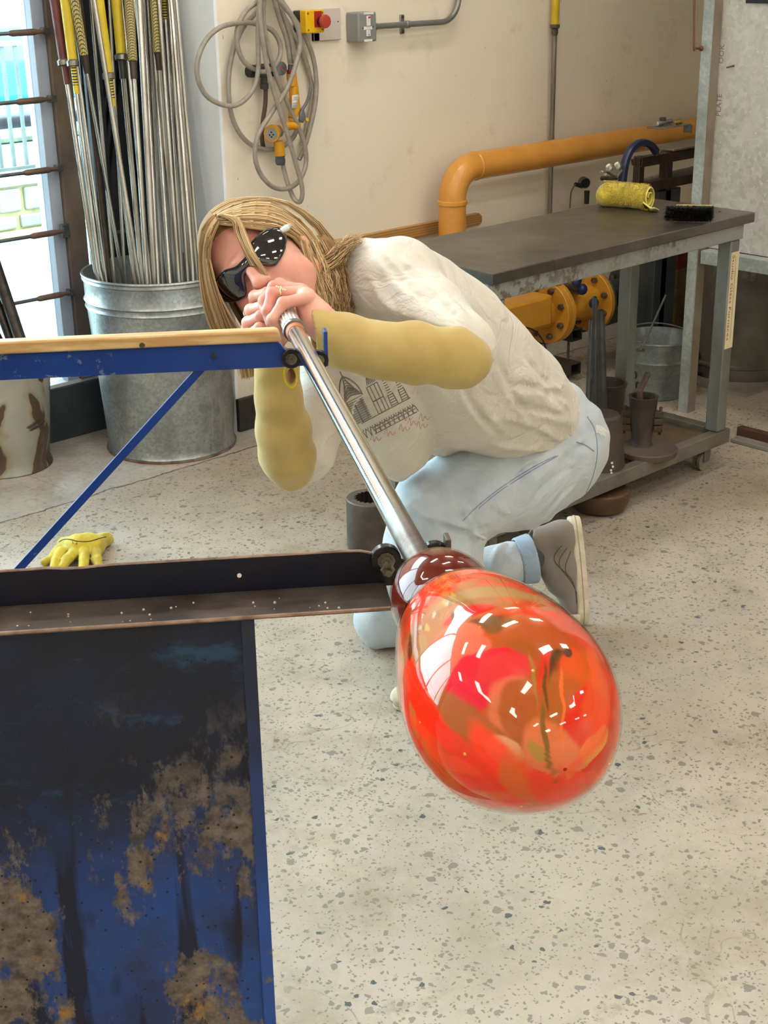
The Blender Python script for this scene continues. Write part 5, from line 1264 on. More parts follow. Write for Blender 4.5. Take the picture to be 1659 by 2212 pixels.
# pressure regulator with dial
MGBK = pm('black_regulator_body', '2b2a29', '3c3a37', 20, 0.5)
rgx = thing('pressure_regulator', 'black air regulator with a round white pressure dial behind the hose loops', 'regulator', wp(575, 150, 0.03))
MB().lathe([(0, .017), (.012, .020), (.026, .020), (.030, .014)], wp(536, 155, 0.035), (1, 0, 0), 20).build('knob', pm('black_knob', '191919', '242322', 20, 0.35), rgx)
MB().obox(wp(572, 152, 0.03), np.eye(3), (.030, .018, .020)).build('body', MGBK, rgx, bevel=.006)
MB().lathe([(0, .011), (.02, .011), (.022, .014), (.038, .014), (.040, .008)], wp(570, 165, 0.03), (0, 0, -1), 16).build('outlet', MGBK, rgx)
MB().tube(catmull([wp(574, 190, .03), wp(573, 225, .03), wp(568, 262, .03), wp(566, 300, .02), wp(570, 322, 0.01)], 6), .0075, 10).build('brown_tube', pm('brown_rubber_tube', '4c3a2e', '5d4a3b', 30, 0.5), rgx)
gd = wp(607, 148, 0.055); gn = nrm((-0.15, -1, 0.05))
dial = MB().lathe([(-.014, .020), (0, .0215), (.002, .0215), (.0022, .019)], gd, gn, 28).build('dial', pm('dial_rim', '8a8d90', '6f7173', 30, 0.3, 0.8), rgx)
MB().lathe([(.0005, .0190), (.0008, .0188)], gd, gn, 28).build('dial_face', pm('white_dial_face', 'dcdcd8', 'd0d0cc', 30, 0.4), dial)
u_, v_, _ = basis(gn); tk = MB()
for k in range(11):
    a = radians(-50+k*28); c = gd+gn*.0012+(u_*cos(a)+v_*sin(a))*.0148; tk.obox(c, (nrm(u_*cos(a)+v_*sin(a)), nrm(-u_*sin(a)+v_*cos(a)), gn), (.0022, .0006, .0003))
tk.build('dial_marks', pm('dark_marks', '55504e', '45413f'), dial)
MB().beam(gd+gn*.0018-CR*.007-CU*-.006, gd+gn*.0018+CR*.009-CU*.008, gn, .0016, .0006).build('needle', pm('red_needle', 'c2202c', 'a81a24'), dial)
MB().lathe([(.001, .004), (.0026, .004)], gd, gn, 12).build('needle_hub', pm('red_needle', 'c2202c'), dial)
# yellow valve, lever and hose fitting
MYV = pm('ochre_yellow_plastic', 'e0a21c', 'cf9115', 15, 0.35)
vl = thing('yellow_air_valve', 'yellow air valve with grey lever, white label and round grey-faced cap hanging in the hose', 'valve', wp(635, 210, 0.05))
MB().tube([wp(629, 158, .05), wp(632, 184, .05), wp(634, 186, .05), wp(637, 235, .05), wp(632, 252, .05), wp(630, 262, .05)], [.0165, .0170, .0155, .0185, .015, .010], 20).build('body', MYV, vl)
MB().cyl(wp(629, 151, .05), wp(629, 158, .05), .0150, n=20).build('red_ring', pm('red_ring_plastic', 'a8242c', '8e1b22', 20, 0.4), vl)
MB().cyl(wp(629, 139, .05), wp(629, 151, .05), .011, n=16).build('collar', pm('grey_plastic_nut', '5a5c5e', '4b4d4f', 20, 0.45), vl)
lbq = [wp(631, 206, .0715), wp(645, 204, .066), wp(646, 234, .066), wp(630, 234, .0715)]
lb = MB().add(lbq, [(0, 1, 2, 3)]).build('white_label', pm('white_label_paper', 'e8e6df', 'dedcd4', 20, 0.5), vl, solid=0.0006)
lt = MB()
for yy in (210, 213, 216, 223, 229):
    lt.beam(wp(633, yy, .0722), wp(643.5, yy-1, .0676), YA, .0005, .0009)
lt.build('label_print', pm('label_print_grey', '6d6a66', '55524e'), lb)
MB().cyl(wp(633, 247, .05), wp(630, 257, .05), .0125, n=16).build('red_clip', pm('red_ring_plastic', 'a8242c'), vl)
MB().tube([wp(646, 270, .055), wp(620, 272, .05), wp(604, 280, .05)], [.013, .0145, .0145], 16).build('side_tube', MYV, vl)
MB().prism([(.000, -.012), (.016, -.022), (.030, -.002), (.026, .012), (.018, .030), (.004, .012)], wp(643, 252, .062), XA*0.9, UP, YA*-.012).build('lever_hub', pm('grey_lever_plastic', '6c6d6e', '5d5e60', 20, 0.4), vl, bevel=.003)
MB().tube(catmull([wp(652, 238, .07), wp(662, 222, .075), wp(668, 205, .078), wp(671, 190, .078)], 6), [.0055]*18+[.0045], 8).build('lever', pm('grey_lever_plastic', '6c6d6e'), vl)
MB().cyl(wp(661, 259, .07), wp(664, 258, .078), .006, n=14).build('lever_button', MYV, vl)
ds = wp(588, 288, .06); dn = nrm((-0.80, -0.60, -0.10))
cap_ = MB().lathe([(-.012, .026), (.006, .027), (.010, .0255), (.010, .020)], ds, dn, 28).build('cap', MYV, vl)
MB().lathe([(.0095, .0205), (.0112, .0200), (.0114, .002)], ds, dn, 28).build('cap_face', pm('grey_cap_face', '9c9a94', '8d8b86', 20, 0.4), cap_)
u_, v_, _ = basis(dn); hl = MB()
for (a, b) in ((.0, .006), (.006, -.002), (-.006, -.003), (0, -.009)): hl.lathe([(.0108, .0030), (.0122, .0028)], ds+u_*a+v_*b, dn, 10)
hl.build('cap_holes', pm('black_knob', '191919'), cap_)
MB().tube([wp(588, 288, .06)+np.array([.012, .01, 0]), wp(604, 283, .05)], [.021, .019], 18).build('grey_centre', pm('grey_lever_plastic', '6c6d6e'), vl)
MB().tube([wp(602, 305, .048), wp(605, 336, .048)], [.0175, .0175], 18).build('lower_tube', MYV, vl)
ng = MB().lathe([(0, .0165), (.005, .0165), (.0055, .0145), (.009, .0145), (.0095, .0170), (.024, .0165), (.030, .013)], wp(605, 336, .048), (0, 0, -1), 18).build('hose_nut', pm('grey_plastic_nut', '5a5c5e'), vl, smooth=20)
# emergency stop
es = thing('emergency_stop', 'yellow and black emergency stop box with a red mushroom button on the wall', 'switch', wp(680, 45))
x0 = P(661, 45, Y=WY-.068)[0]; x1 = P(701, 45, Y=WY-.068)[0]; zt_ = P(680, 21, Y=WY-.06)[2]; zb_ = P(680, 71, Y=WY-.06)[2]
MB().box((x0+.002, WY-.036, zb_+.002), (x1-.002, WY, zt_-.002)).build('back_box', pm('black_plastic_box', '26252b', '1d1c21', 20, 0.4), es, bevel=.004)
MB().box((x0, WY-.068, zb_), (x1, WY-.0365, zt_)).build('front_cover', pm('bright_yellow_plastic', 'eab808', 'dcaa05', 20, 0.3), es, bevel=.004, seg=3)
xc = x1-.020; zc = (zt_+zb_)/2
MB().box((xc-.024, WY-.0690, zc-.018), (xc+.008, WY-.0683, zc+.031)).build('red_plate', pm('red_legend_plate', 'b3262a', '9e1f23', 20, 0.4), es, smooth=0)
MB().cyl((xc, WY-.068, zc), (xc, WY-.082, zc), .0145, n=20).build('button_stem', pm('black_plastic_box', '26252b'), es)
MB().lathe([(0, .0155), (.006, .0205), (.014, .0215), (.018, .0195), (.0195, .014), (.019, .001)], (xc, WY-.082, zc), (0, -1, 0), 28).build('button', pm('faded_red_button', 'b5402f', 'a03526', 15, 0.45), es)
sc_ = MB()
for a in (x0+.009, x1-.009):
    for b in (zb_+.010, zt_-.010): sc_.cyl((a, WY-.0682, b), (a, WY-.0692, b), .0035, n=10)
sc_.build('screws', pm('screw_recess', '7a6a1c', '5e5216', 20, 0.5), es)
# blanking plate
bp = thing('blanking_plate', 'off-white square blanking plate on the wall beside the emergency stop', 'wall plate', wp(714, 52))
x0b = P(690, 50, Y=WY-.012)[0]; x1b = P(736, 50, Y=WY-.012)[0]; zt2 = P(714, 18, Y=WY-.012)[2]; zb2 = P(714, 87, Y=WY-.012)[2]
MB().box((x1+.001, WY-.012, zb2), (x1b, WY, zt2)).box((x0b, WY-.012, zb2), (x1+.001, WY, zb_-.003)).build('plate', pm('warm_white_plate', 'cfc4bb', 'c2b6ac', 6, 0.5), bp, bevel=.002)
MB().cyl((x1b-.012, WY-.012, zc-.008), (x1b-.012, WY-.0132, zc-.008), .0025, n=8).build('screw', pm('dark_screw', '55504b'), bp)
# grey isolator switch with labels, conduit and saddle
iso = thing('isolator_switch', 'grey metal isolator switch box with white labels, wired to a conduit', 'switch', wp(785, 60))
MGI = pm('grey_enamel_box', '8b8d8b', '7f817f', 10, 0.4)
xi0 = P(774, 60, Y=WY-.062)[0]; xi1 = P(814, 60, Y=WY-.062)[0]; zi1 = P(793, 26, Y=WY-.062)[2]; zi0_ = P(793, 91, Y=WY-.062)[2]
MB().box((xi0, WY-.062, zi0_), (xi1, WY, zi1)).build('box', MGI, iso, bevel=.006, seg=3)
zm = (zi0_+zi1)/2; xm = (xi0+xi1)/2; f_ = WY-.0622
mwl = pm('white_label_tape', 'e9e7e2', 'dddbd5', 30, 0.45)
for (a, b, c, d, s_) in ((-.017, .028, .040, .0475, 'ISOL'), (-.018, .020, -.008, .002, 'WR 5 SINGLE'), (-.017, .020, -.046, -.0385, '3 AMP ONLY')):
    l_ = MB().box((xm+a, f_-.0008, zm+c), (xm+b, f_, zm+d)).build('label', mwl, iso, smooth=0)
rk = MB().box((xm-.007, f_-.006, zm+.003), (xm+.010, f_, zm+.036)).box((xm-.008, f_-.004, zm-.030), (xm+.011, f_, zm-.009)).build('rocker', pm('white_rocker', 'e2dfdc', 'd4d1ce', 20, 0.35), iso, bevel=.002)
MB().box((xm-.002, f_-.0068, zm+.028), (xm+.008, f_-.006, zm+.034)).build('red_mark', pm('red_mark', 'd0364a', 'c22c40'), rk, smooth=0)
MB().cyl((xm+.001, f_-.004, zm-.024), (xm+.001, f_-.0048, zm-.024), .0022, n=8).cyl((xm-.022, f_, zm-.002), (xm-.022, f_-.001, zm-.002), .0028, n=8).cyl((xm+.025, f_, zm), (xm+.025, f_-.001, zm), .0028, n=8).build('screws', pm('dark_screw', '55504b'), iso)
MCON = pm('galvanised_conduit', '93958f', '7b7d78', 30, 0.38, 0.5, bump=0.1, stretch=(0.3, 1, 1))
cdt = thing('bent_conduit', 'galvanised conduit running from the grey isolator and bending up the wall', 'conduit', wp(900, 52))
cz = zm-.002
bend = [np.array((xi1, WY-.030, cz)), np.array((wp(955, 40, .03)[0], WY-.030, cz))]
xb = wp(955, 40, .03)[0]; R_ = .085
bend += [np.array((xb+R_*sin(a), WY-.030, cz+R_*(1-cos(a)))) for a in np.linspace(.15, pi/2, 9)]+[np.array((xb+R_, WY-.030, CEIL))]
MB().tube(bend, .0102, 14).build('tube', MCON, cdt, smooth=60)
MB().cyl((xi1, WY-.030, cz), (xi1+.022, WY-.030, cz), .0135, n=16).build('gland', MCON, cdt)
xs_ = wp(880, 52, .03)[0]
MB().box((xs_-.010, WY-.006, cz-.032), (xs_+.010, WY, cz+.032)).cyl((xs_-.009, WY-.030, cz), (xs_+.009, WY-.030, cz), .0128, n=16).build('saddle', MCON, cdt, bevel=.002)
[MB().cyl((xs_, WY-.006, cz+e_), (xs_, WY-.011, cz+e_), .0045, n=8).build('saddle_screw', MBOLT, cdt) for e_ in (.025, -.025)]
# yellow topped vertical service pipe
sp_ = thing('service_pipe', 'thin vertical grey pipe with a yellow sleeve at its top on the cream wall', 'pipe', wp(1193, 300))
a = wp(1195, 60, .035); b = wp(1191, 452, .035); xx = (a[0]+b[0])/2
MB().cyl((xx, WY-.035, 0.02), (xx, WY-.035, a[2]), .0095, n=14).build('lower_pipe', pm('grey_service_pipe', '8d867c', '6c655c', 30, 0.35, 0.4, stretch=(1, 1, .2)), sp_)
MB().cyl((xx, WY-.035, a[2]+.01), (xx, WY-.035, CEIL), .0155, n=16).build('yellow_sleeve', pm('yellow_gas_sleeve', 'd0b41a', 'bda214', 20, 0.4), sp_)
MB().lathe([(-.03, .009), (-.02, .013), (-.004, .013), (0, .019), (.012, .019), (.013, .015)], (xx, WY-.035, a[2]), (0, 0, 1), 16).build('coupling', MBOLT, sp_)
# big ochre gas pipe
MOC = pm('ochre_pipe_paint', 'd99a45', 'c98a38', 7, 0.26, bump=0.06, lo=0.3, hi=0.7)
gp_ = thing('gas_pipe', 'thick ochre-painted gas pipe with an elbow, running along the cream wall', 'pipe', wp(980, 470, .12))
go = .14; ec = wp(977, 440, go); ex = ec[0]; zr = P(1200, 330, Y=WY-go)[2]; Rr = 0.050
r2_ = .105; pts = [np.array((ex, WY-go, 0.30)), np.array((ex, WY-go, zr-r2_))]+[np.array((ex+r2_*(1-cos(a)), WY-go, zr-r2_+r2_*sin(a))) for a in np.linspace(.12, pi/2, 12)]+[np.array((6.6, WY-go, zr))]
MB().tube(pts, Rr, 32).build('pipe', MOC, gp_, smooth=60)
MB().lathe([(-.010, .0505), (-.006, .055), (.006, .055), (.010, .0505)], (ex, WY-go, zr-r2_-.012), UP, 32).build('weld_ring', MOC, gp_)
MB().lathe([(-.006, .0505), (-.003, .0525), (.003, .0525), (.006, .0505)], (ex+r2_+.012, WY-go, zr), XA, 32).build('weld_ring', MOC, gp_)
# softwood rail on the wall
wb = P(1030, 487, Y=WY-.02)[2]; wt = P(1030, 461, Y=WY-.02)[2]; xw0 = wp(700, 500, .02)[0]; xw1 = P(1041, 475, Y=WY-.02)[0]
MWD2 = NT('varnished_pine'); _g = MWD2.wave(4, 5, MWD2.map((1, 1, 9)), 'Z', 4); MWD2.set(col=MWD2.mix(_g, lin('b98f55'), lin('9a713c')), rough=0.45); MWD2 = MWD2.m
tag(MB().prism([(0, 0), (xw1-xw0-.012, 0), (xw1-xw0, .01), (xw1-xw0, wt-wb-.014), (xw1-xw0-.016, wt-wb), (0, wt-wb)], (xw0, WY-.0005, wb), XA, UP, YA*-.022).build('wooden_rail', MWD2, bevel=.003), 'varnished pine rail fixed to the wall behind the thick ochre pipe', 'rail')
# small black and grey sensor on the wall
sn = thing('pressure_sensor', 'small round grey pressure sensor with black plug low on the wall', 'sensor', wp(1268, 400))
sc0 = wp(1268, 394, .06)
MB().lathe([(0, .022), (.03, .022), (.031, .018)], sc0+np.array((-.0, .02, 0)), nrm((-.55, -.8, 0)), 24).build('housing', pm('grey_sensor', '6f6d69', '5c5a57', 20, 0.4), sn)
MB().lathe([(.0312, .0185), (.033, .0175)], sc0+np.array((-.0, .02, 0)), nrm((-.55, -.8, 0)), 24).build('lens', pm('dark_sensor_face', '33383a', '2b2f31', 20, 0.2), sn)
MB().cyl(wp(1268, 412, .05), wp(1267, 440, .05), .012, .010, 14).build('black_plug', MBLK, sn)
MB().cyl(wp(1257, 402, .05), wp(1243, 398, .05), .010, .008, 14).build('elbow', MBLK, sn)
MB().tube(catmull([wp(1243, 398, .05), wp(1234, 415, .04), wp(1231, 450, .03)], 6), .003, 6).build('cable', pm('grey_cable', '77736c'), sn)
# ================================================================== bins and rods by the window
def m_galv(name, c1, c2, c3, rough=0.36, metal=0.5):
    q = NT(name); v = q.tc(); c = q.vor(120, vec=v, out='Color'); s = q.sep(c)
    base = q.mix(s[0], lin(c1), lin(c2)); base = q.mix(q.step(q.noise(5, 6, 0.65), 0.42, 0.7), base, lin(c3))
    sx = q.step(q.noise(14, 5, 0.7, q.map((1, 1, .25))), 0.55, 0.75)
    base = q.mix(q.math('MULTIPLY', sx, 0.5), base, lin('d5d8d6'))
    q.set(col=base, metal=metal, rough=q.math('MULTIPLY_ADD', q.noise(9, 4), 0.25, rough-0.1)); q.bump(q.noise(8, 3), 0.25, 0.004); return q.m
MGAL = m_galv('galvanised_sheet', 'b4b8b8', '969b9b', '7c8182', .30, .65)
binc = P(372, 957, z=0); binc[2] = 0
RB, RT = .208, .246
zrim = P(345, 578, Y=binc[1])[2]
bin_ = thing('galvanised_bin', 'tall galvanised steel bin full of rods beside the window corner', 'bin', binc)
prof = [(0, RB+.004), (.010, RB+.006), (.020, RB)]
for k in range(1, 20):
    t = k/20; prof.append((.02+(zrim-.13)*t, RB+(RT-RB)*t*.82))
z1 = zrim-.11
prof += [(z1, RB+(RT-RB)*.84), (z1+.004, RB+(RT-RB)*.84+.005), (z1+.010, RB+(RT-RB)*.86), (z1+.020, RB+(RT-RB)*.87), (z1+.026, RB+(RT-RB)*.88+.006), (z1+.034, RB+(RT-RB)*.89), (zrim-.022, RT-.003), (zrim-.018, RT+.003), (zrim-.010, RT+.001), (zrim-.004, RT+.005), (zrim, RT+.003), (zrim, RT-.004)]
inner = [(zrim-.01, RT-.005), (z1, RB+(RT-RB)*.84-.005), (.02, RB-.005), (.012, .001)]
MB().lathe(prof+inner, binc, UP, 72, (True, False)).build('shell', MGAL, bin_, smooth=40)
dirv = nrm(CAM*[1, 1, 0]-binc*[1, 1, 0]); 
def bang(px): # azimuth on the bin wall facing the camera at this pixel column
    tgt = P(px, 800, t=4.3); best = 0; be = 1e9
    for a in np.linspace(0, 2*pi, 360):
        n_ = np.array((cos(a), sin(a), 0))
        if n_@dirv < 0: continue
        x, y = PX(binc+n_*RB+UP*.2); 
        if abs(x-px) < be: be = abs(x-px); best = a
    return best
a = bang(452); n_ = np.array((cos(a), sin(a), 0)); t_ = np.cross(UP, n_)
MB().beam(binc+n_*(RB+.001)+UP*.02, binc+n_*(RB+(RT-RB)*.84+.001)+UP*z1, n_, .010, .003).build('seam', MGAL, bin_)
hp0 = binc+n_*(RB+(RT-RB)*.88+.003)+UP*(z1+.018); a2 = a+0.55
hpts = [binc+np.array((cos(b), sin(b), 0))*(RB+(RT-RB)*.9+.010)+UP*(z1+.020+.010*sin((b-a)*3)) for b in np.linspace(a-.02, a2, 12)]
MB().tube(hpts, .0035, 8).build('handle', pm('handle_wire', 'b0b3b1', '8e918f', 30, 0.35, 0.9), bin_)
MB().obox(hp0, (t_, n_, UP), (.020, .004, .011)).build('handle_plate', pm('pale_zinc_plate', 'c9c7b4', 'b2b0a0', 30, 0.4, 0.5), bin_, bevel=.003)
rs = MB(); rr_ = random.Random(3)
MB().lathe([(0, RB+.0075), (.004, RB+.009), (.009, RB+.0075)], binc, UP, 72, (False, False)).build('rusty_base_rim', pm('rusty_rim', '6b4a33', '948a78', 25, 0.7, 0.2, bump=.4), bin_, smooth=40)
# second bin, stained by heat
def m_stain():
    q = NT('heat_stained_steel'); v = q.map((1, 1, 1)); n1 = q.noise(3.2, 3, 0.5, q.map(loc=(1.3, 0, 0)), 1.2); n2 = q.noise(7, 3, 0.5, q.map(loc=(4, 2, 1)), 0.8)
    base = q.mix(q.step(q.noise(5, 4), 0.3, 0.7), lin('b5b2a8'), lin('98968c'))
    base = q.mix(q.step(n1, 0.44, 0.51), base, lin('a08a62')); base = q.mix(q.step(n1, 0.49, 0.505), base, lin('5f4f44')); base = q.mix(q.step(n1, 0.57, 0.62), base, lin('7d6f62'))
    base = q.mix(q.step(n2, 0.58, 0.60), base, lin('4f4038'))
    q.set(col=base, metal=0.45, rough=0.4); return q.m
b2c = P(18, 1003, z=0); b2c[2] = 0
bn2 = thing('stained_bin', 'heat-stained tapered steel bin at the left edge, holding dark bars', 'bin', b2c)
rb_, rt_ = .135, .168; h2 = P(18, 770, Y=b2c[1])[2]
MB().lathe([(0, rb_+.004), (.004, rb_+.008), (.012, rb_+.006), (.03, rb_)]+[(.03+(h2-.04)*k/12, rb_+(rt_-rb_)*k/12) for k in range(1, 13)]+[(h2, rt_+.005), (h2, rt_-.004), (h2-.02, rt_-.005), (.02, rb_-.004), (.014, .001)], b2c, UP, 56, (True, False)).build('shell', m_stain(), bn2, smooth=40)
MDB = pm('dark_bar_steel', '2c2724', '4a443f', 20, 0.35, 0.7)
for i, (xa, ya, xb_, yb, r, lb) in enumerate(((-14, 560, 46, 740, .019, 'thick dark steel bar, right-hand one in the stained bin'), (-40, 560, 24, 740, .014, 'dark steel bar close behind the thick one in the stained bin'), (-70, 600, 2, 740, .012, 'dark steel bar leaving the photo at its left edge, in the stained bin'))):
    p1 = P(xb_, yb, Y=b2c[1]-.02+.04*i); p0 = P(xa, ya, Y=b2c[1]+.10+.03*i); d = nrm(p0-p1)
    lo_ = p1-d*((p1[2]-.02)/d[2]); 
    c_ = np.array(lo_[:2])-b2c[:2]; 
    if np.linalg.norm(c_) > rb_-.03: k_ = (rb_-.03)/np.linalg.norm(c_); lo_ = np.array((b2c[0]+c_[0]*k_, b2c[1]+c_[1]*k_, .02))
    d = nrm(p1-lo_) if False else d
    hi_ = p1+d*.75
    bar = thing('steel_bar', lb, 'bar', lo_, 'dark bars in the stained bin')
    MB().tube([lo_, p1, hi_], r, 14).build('shaft', MDB, bar)
    MB().tube([hi_, hi_+d*.10], r*1.25, 14).build('grip', MBLK, bar)
# rods in the tall bin
MRS = pm('bright_rod_steel', 'd2d0ca', 'aaa69d', 25, 0.24, 0.95, stretch=(1, 1, .1))
MRD = pm('dark_brown_rod', '4b3c33', '33291f', 25, 0.35, 0.5)
MYG = pm('yellow_grip_sleeve', 'd6bb24', 'c2a71c', 12, 0.5, bump=.15); MRG = pm('dark_red_grip_sleeve', '6b2f2b', '5a2522', 12, 0.45)
def m_mesh():
    q = NT('braided_grip_mesh'); w1 = q.wave(75, 0, q.map((1, 1, .8), (0.5, 0.4, .2)), 'DIAGONAL', 0); w2 = q.wave(75, 0, q.map((-1, 1, .8), (0.5, -0.4, .2)), 'DIAGONAL', 0)
    c = q.mix(q.math('GREATER_THAN', q.math('MAXIMUM', w1, w2), .78), lin('cfc07a'), lin('4a452c')); q.set(col=c, rough=0.6); return q.m
MMG = m_mesh(); MTAPE = NT('yellow_black_tape'); _w = MTAPE.wave(38, 0.5, MTAPE.map((.5, .5, 1)), 'Z', 0); MTAPE.set(col=MTAPE.mix(MTAPE.math('GREATER_THAN', _w, .5), lin('d4bd22'), lin('2a2718')), rough=0.5); MTAPE = MTAPE.m
rods = [  # x at rim, y rim, Y plane rim, x at top, Y plane top, radius, kind, y where the grip ends
 (206, 580, 3.86, 118, 4.03, .0075, 'red', 128, 'steel rod with a dark red grip sleeve, leftmost in the tall bin'),
 (214, 580, 3.82, 140, 3.98, .0065, 'yel', 130, 'steel rod with a yellow grip and striped tape, just right of the red grip'),
 (225, 580, 3.88, 148, 4.00, .0060, 'plain', 0, ''),
 (234, 580, 3.90, 172, 4.04, .0085, 'dark', 0, 'dark brown rod standing among the bright steel rods'),
 (262, 580, 3.92, 160, 3.96, .0060, 'mesh', 118, 'steel rod with a leaning braided mesh grip, leftmost of the mesh grips'),
 (288, 580, 3.80, 214, 3.93, .0080, 'yelb', 158, 'steel rod with a yellow grip crossed by a bright rod, striped tape below it'),
 (296, 580, 3.76, 203, 3.88, .0075, 'plain', 0, ''),
 (269, 580, 3.95, 236, 4.02, .0055, 'plain', 0, ''),
 (305, 580, 3.84, 251, 3.98, .0085, 'yelc', 116, 'steel rod with a wide yellow grip and black neck, rightmost of the yellow grips'),
 (316, 580, 3.78, 278, 3.94, .0085, 'mesh', 132, 'steel rod with an upright braided mesh grip, middle one of the mesh grips'),
 (332, 580, 3.72, 301, 3.84, .0095, 'plain', 0, ''),
 (340, 580, 3.80, 309, 3.99, .0070, 'plain', 0, ''),
 (350, 580, 3.86, 318, 4.02, .0065, 'plain', 0, ''),
 (365, 580, 3.78, 326, 3.98, .0070, 'plain', 0, ''),
 (376, 580, 3.82, 333, 3.92, .0075, 'mesh', 113, 'steel rod with an upright braided mesh grip, rightmost of the mesh grips'),
 (358, 580, 3.90, 290, 4.05, .0060, 'plain', 0, ''),
 (385, 580, 3.76, 343, 3.90, .0070, 'plain', 0, ''),
 (392, 580, 3.84, 355, 3.98, .0065, 'tape', 42, 'thin steel rod with a short yellow taped end near the right of the bin'),
 (404, 575, 3.78, 364, 3.93, .0070, 'plain', 0, ''),
 (412, 575, 3.84, 350, 4.00, .0065, 'plain', 0, ''),
 (416, 575, 3.72, 370, 3.88, .0070, 'plain', 0, ''),
 (424, 572, 3.78, 376, 3.92, .0075, 'plain', 0, ''),
 (430, 570, 3.74, 381, 3.86, .0065, 'plain', 0, ''),
 (322, 580, 3.88, 262, 4.04, .0060, 'plain', 0, ''),
 (246, 580, 3.94, 196, 4.05, .0055, 'plain', 0, '')]
ordn = ['first', 'second', 'third', 'fourth', 'fifth', 'sixth', 'seventh', 'eighth', 'ninth', 'tenth', 'eleventh', 'twelfth', 'thirteenth', 'fourteenth', 'fifteenth', 'sixteenth', 'seventeenth']
plain_sorted = sorted([r for r in rods if r[6] == 'plain'], key=lambda r: r[0])
for (xr, yr, Yr, xt, Yt, r, kind, yg, lb) in rods:
    p1 = P(xr, yr, Y=min(Yr, binc[1]+.2)); p2 = P(xt, 0, Y=Yt); d = nrm(p2-p1)
    lo_ = p1-d*((p1[2]-.03)/d[2]); c_ = lo_[:2]-binc[:2]
    if np.linalg.norm(c_) > RB-.04: k_ = (RB-.04)/np.linalg.norm(c_); lo_ = np.array((binc[0]+c_[0]*k_, binc[1]+c_[1]*k_, .03))
    top = p2+d*0.22
    if not lb:
        k = plain_sorted.index((xr, yr, Yr, xt, Yt, r, kind, yg, lb)); lb = 'plain bare steel rod, %s from the left of the plain ones in the tall bin' % ordn[k]
    rod = thing('steel_rod', lb, 'rod', lo_, 'glassblowing rods standing in the tall bin')
    mt = MRD if kind == 'dark' else MRS
    if yg:
        # point on the rod where the grip ends
        tt = np.linspace(0, 1, 400); g = min(tt, key=lambda t: abs(PX(p1*(1-t)+p2*t)[1]-yg)); gpt = p1*(1-g)+p2*g
        MB().tube([lo_, p1, gpt+d*.01], r, 12).build('shaft', mt, rod)
        if kind == 'tape': MB().tube([gpt, gpt+d*.07], r*1.35, 12).build('tape', MTAPE, rod); MB().tube([gpt+d*.07, top], r, 12).build('shaft_end', mt, rod); continue
        rg_ = {'red': .0165, 'yel': .0150, 'yelb': .0155, 'yelc': .0165, 'mesh': .0155}[kind]
        mg_ = {'red': MRG, 'mesh': MMG}.get(kind, MYG)
        MB().tube([gpt, top], [rg_*.95, rg_*1.02], 18).build('grip', mg_, rod)
        if kind == 'mesh':
            MB().tube([gpt-d*.055, gpt-d*.003, gpt], [r*1.25, rg_*.8, rg_*.95], 14).build('heat_shrink', pm('dark_brown_shrink', '3b2d2a', '4a3a36', 20, 0.35), rod)
        else:
            MB().lathe([(-.020, r*1.5), (-.018, rg_*1.25), (-.004, rg_*1.3), (0, rg_*1.1)], gpt, d, 20).build('collar', pm('turned_collar', '9b9890'), rod)
            nm = {'red': ('red_tape', MRG), 'yel': ('striped_tape', MTAPE), 'yelb': ('striped_tape', MTAPE), 'yelc': ('black_neck', MBLK)}[kind]
            MB().tube([gpt-d*.075, gpt-d*.020], r*1.35, 14).build(nm[0], nm[1], rod)
            if kind in ('yel', 'yelb'): MB().tube([gpt-d*.10, gpt-d*.0755], r*1.25, 14).build('yellow_tape', MYG, rod)
    else:
        MB().tube([lo_, p1, top], r, 12).build('shaft', mt, rod)
        MB().tube([top, top+d*.02], r*.7, 10).build('mouth_end', mt, rod)

# ================================================================== marver table
MTOP = NT('polished_dark_steel_plate'); _c = MTOP.mix(MTOP.step(MTOP.noise(3.5, 6, 0.65), .35, .7), lin('6f6860'), lin('4d4842'))
_c = MTOP.mix(MTOP.math('MULTIPLY', MTOP.step(MTOP.noise(9, 8, .75), .55, .75), .5), _c, lin('8d857b')); MTOP.set(col=_c, metal=0.75, rough=MTOP.math('MULTIPLY_ADD', MTOP.noise(7, 5), .2, .22)); MTOP = MTOP.m
MFR = NT('grey_flaking_frame'); _n = MFR.step(MFR.noise(38, 6, .7), .48, .56); _b = MFR.step(MFR.noise(4, 3), .42, .6)
MFR.set(col=MFR.mix(MFR.math('MULTIPLY', _n, _b), lin('90928c'), lin('6a5c4c')), rough=0.5, metal=0.25); MFR.bump(_n, 0.5, 0.003); MFR = MFR.m
tab = thing('marver_table', 'steel-topped marver table on a grey castor frame behind the woman', 'table', (3.1, 2.53, 0))
TZ = 0.80; tx0, tx1, ty0, ty1 = 2.553, 3.703, 2.318, 2.757
MB().box((tx0, ty0, TZ-.030), (tx1, ty1, TZ)).build('steel_top', MTOP, tab, bevel=.003)
fx0, fx1, fy0, fy1 = tx0+.012, tx1-.035, ty0+.012, ty1-.015
MB().box((fx0, fy0, TZ-.075), (fx1, fy0+.04, TZ-.0305)).box((fx0, fy1-.04, TZ-.075), (fx1, fy1, TZ-.0305)).box((fx0, fy0+.04, TZ-.075), (fx0+.04, fy1-.04, TZ-.0305)).box((fx1-.04, fy0+.04, TZ-.075), (fx1, fy1-.04, TZ-.0305)).build('top_frame', MFR, tab, bevel=.003)
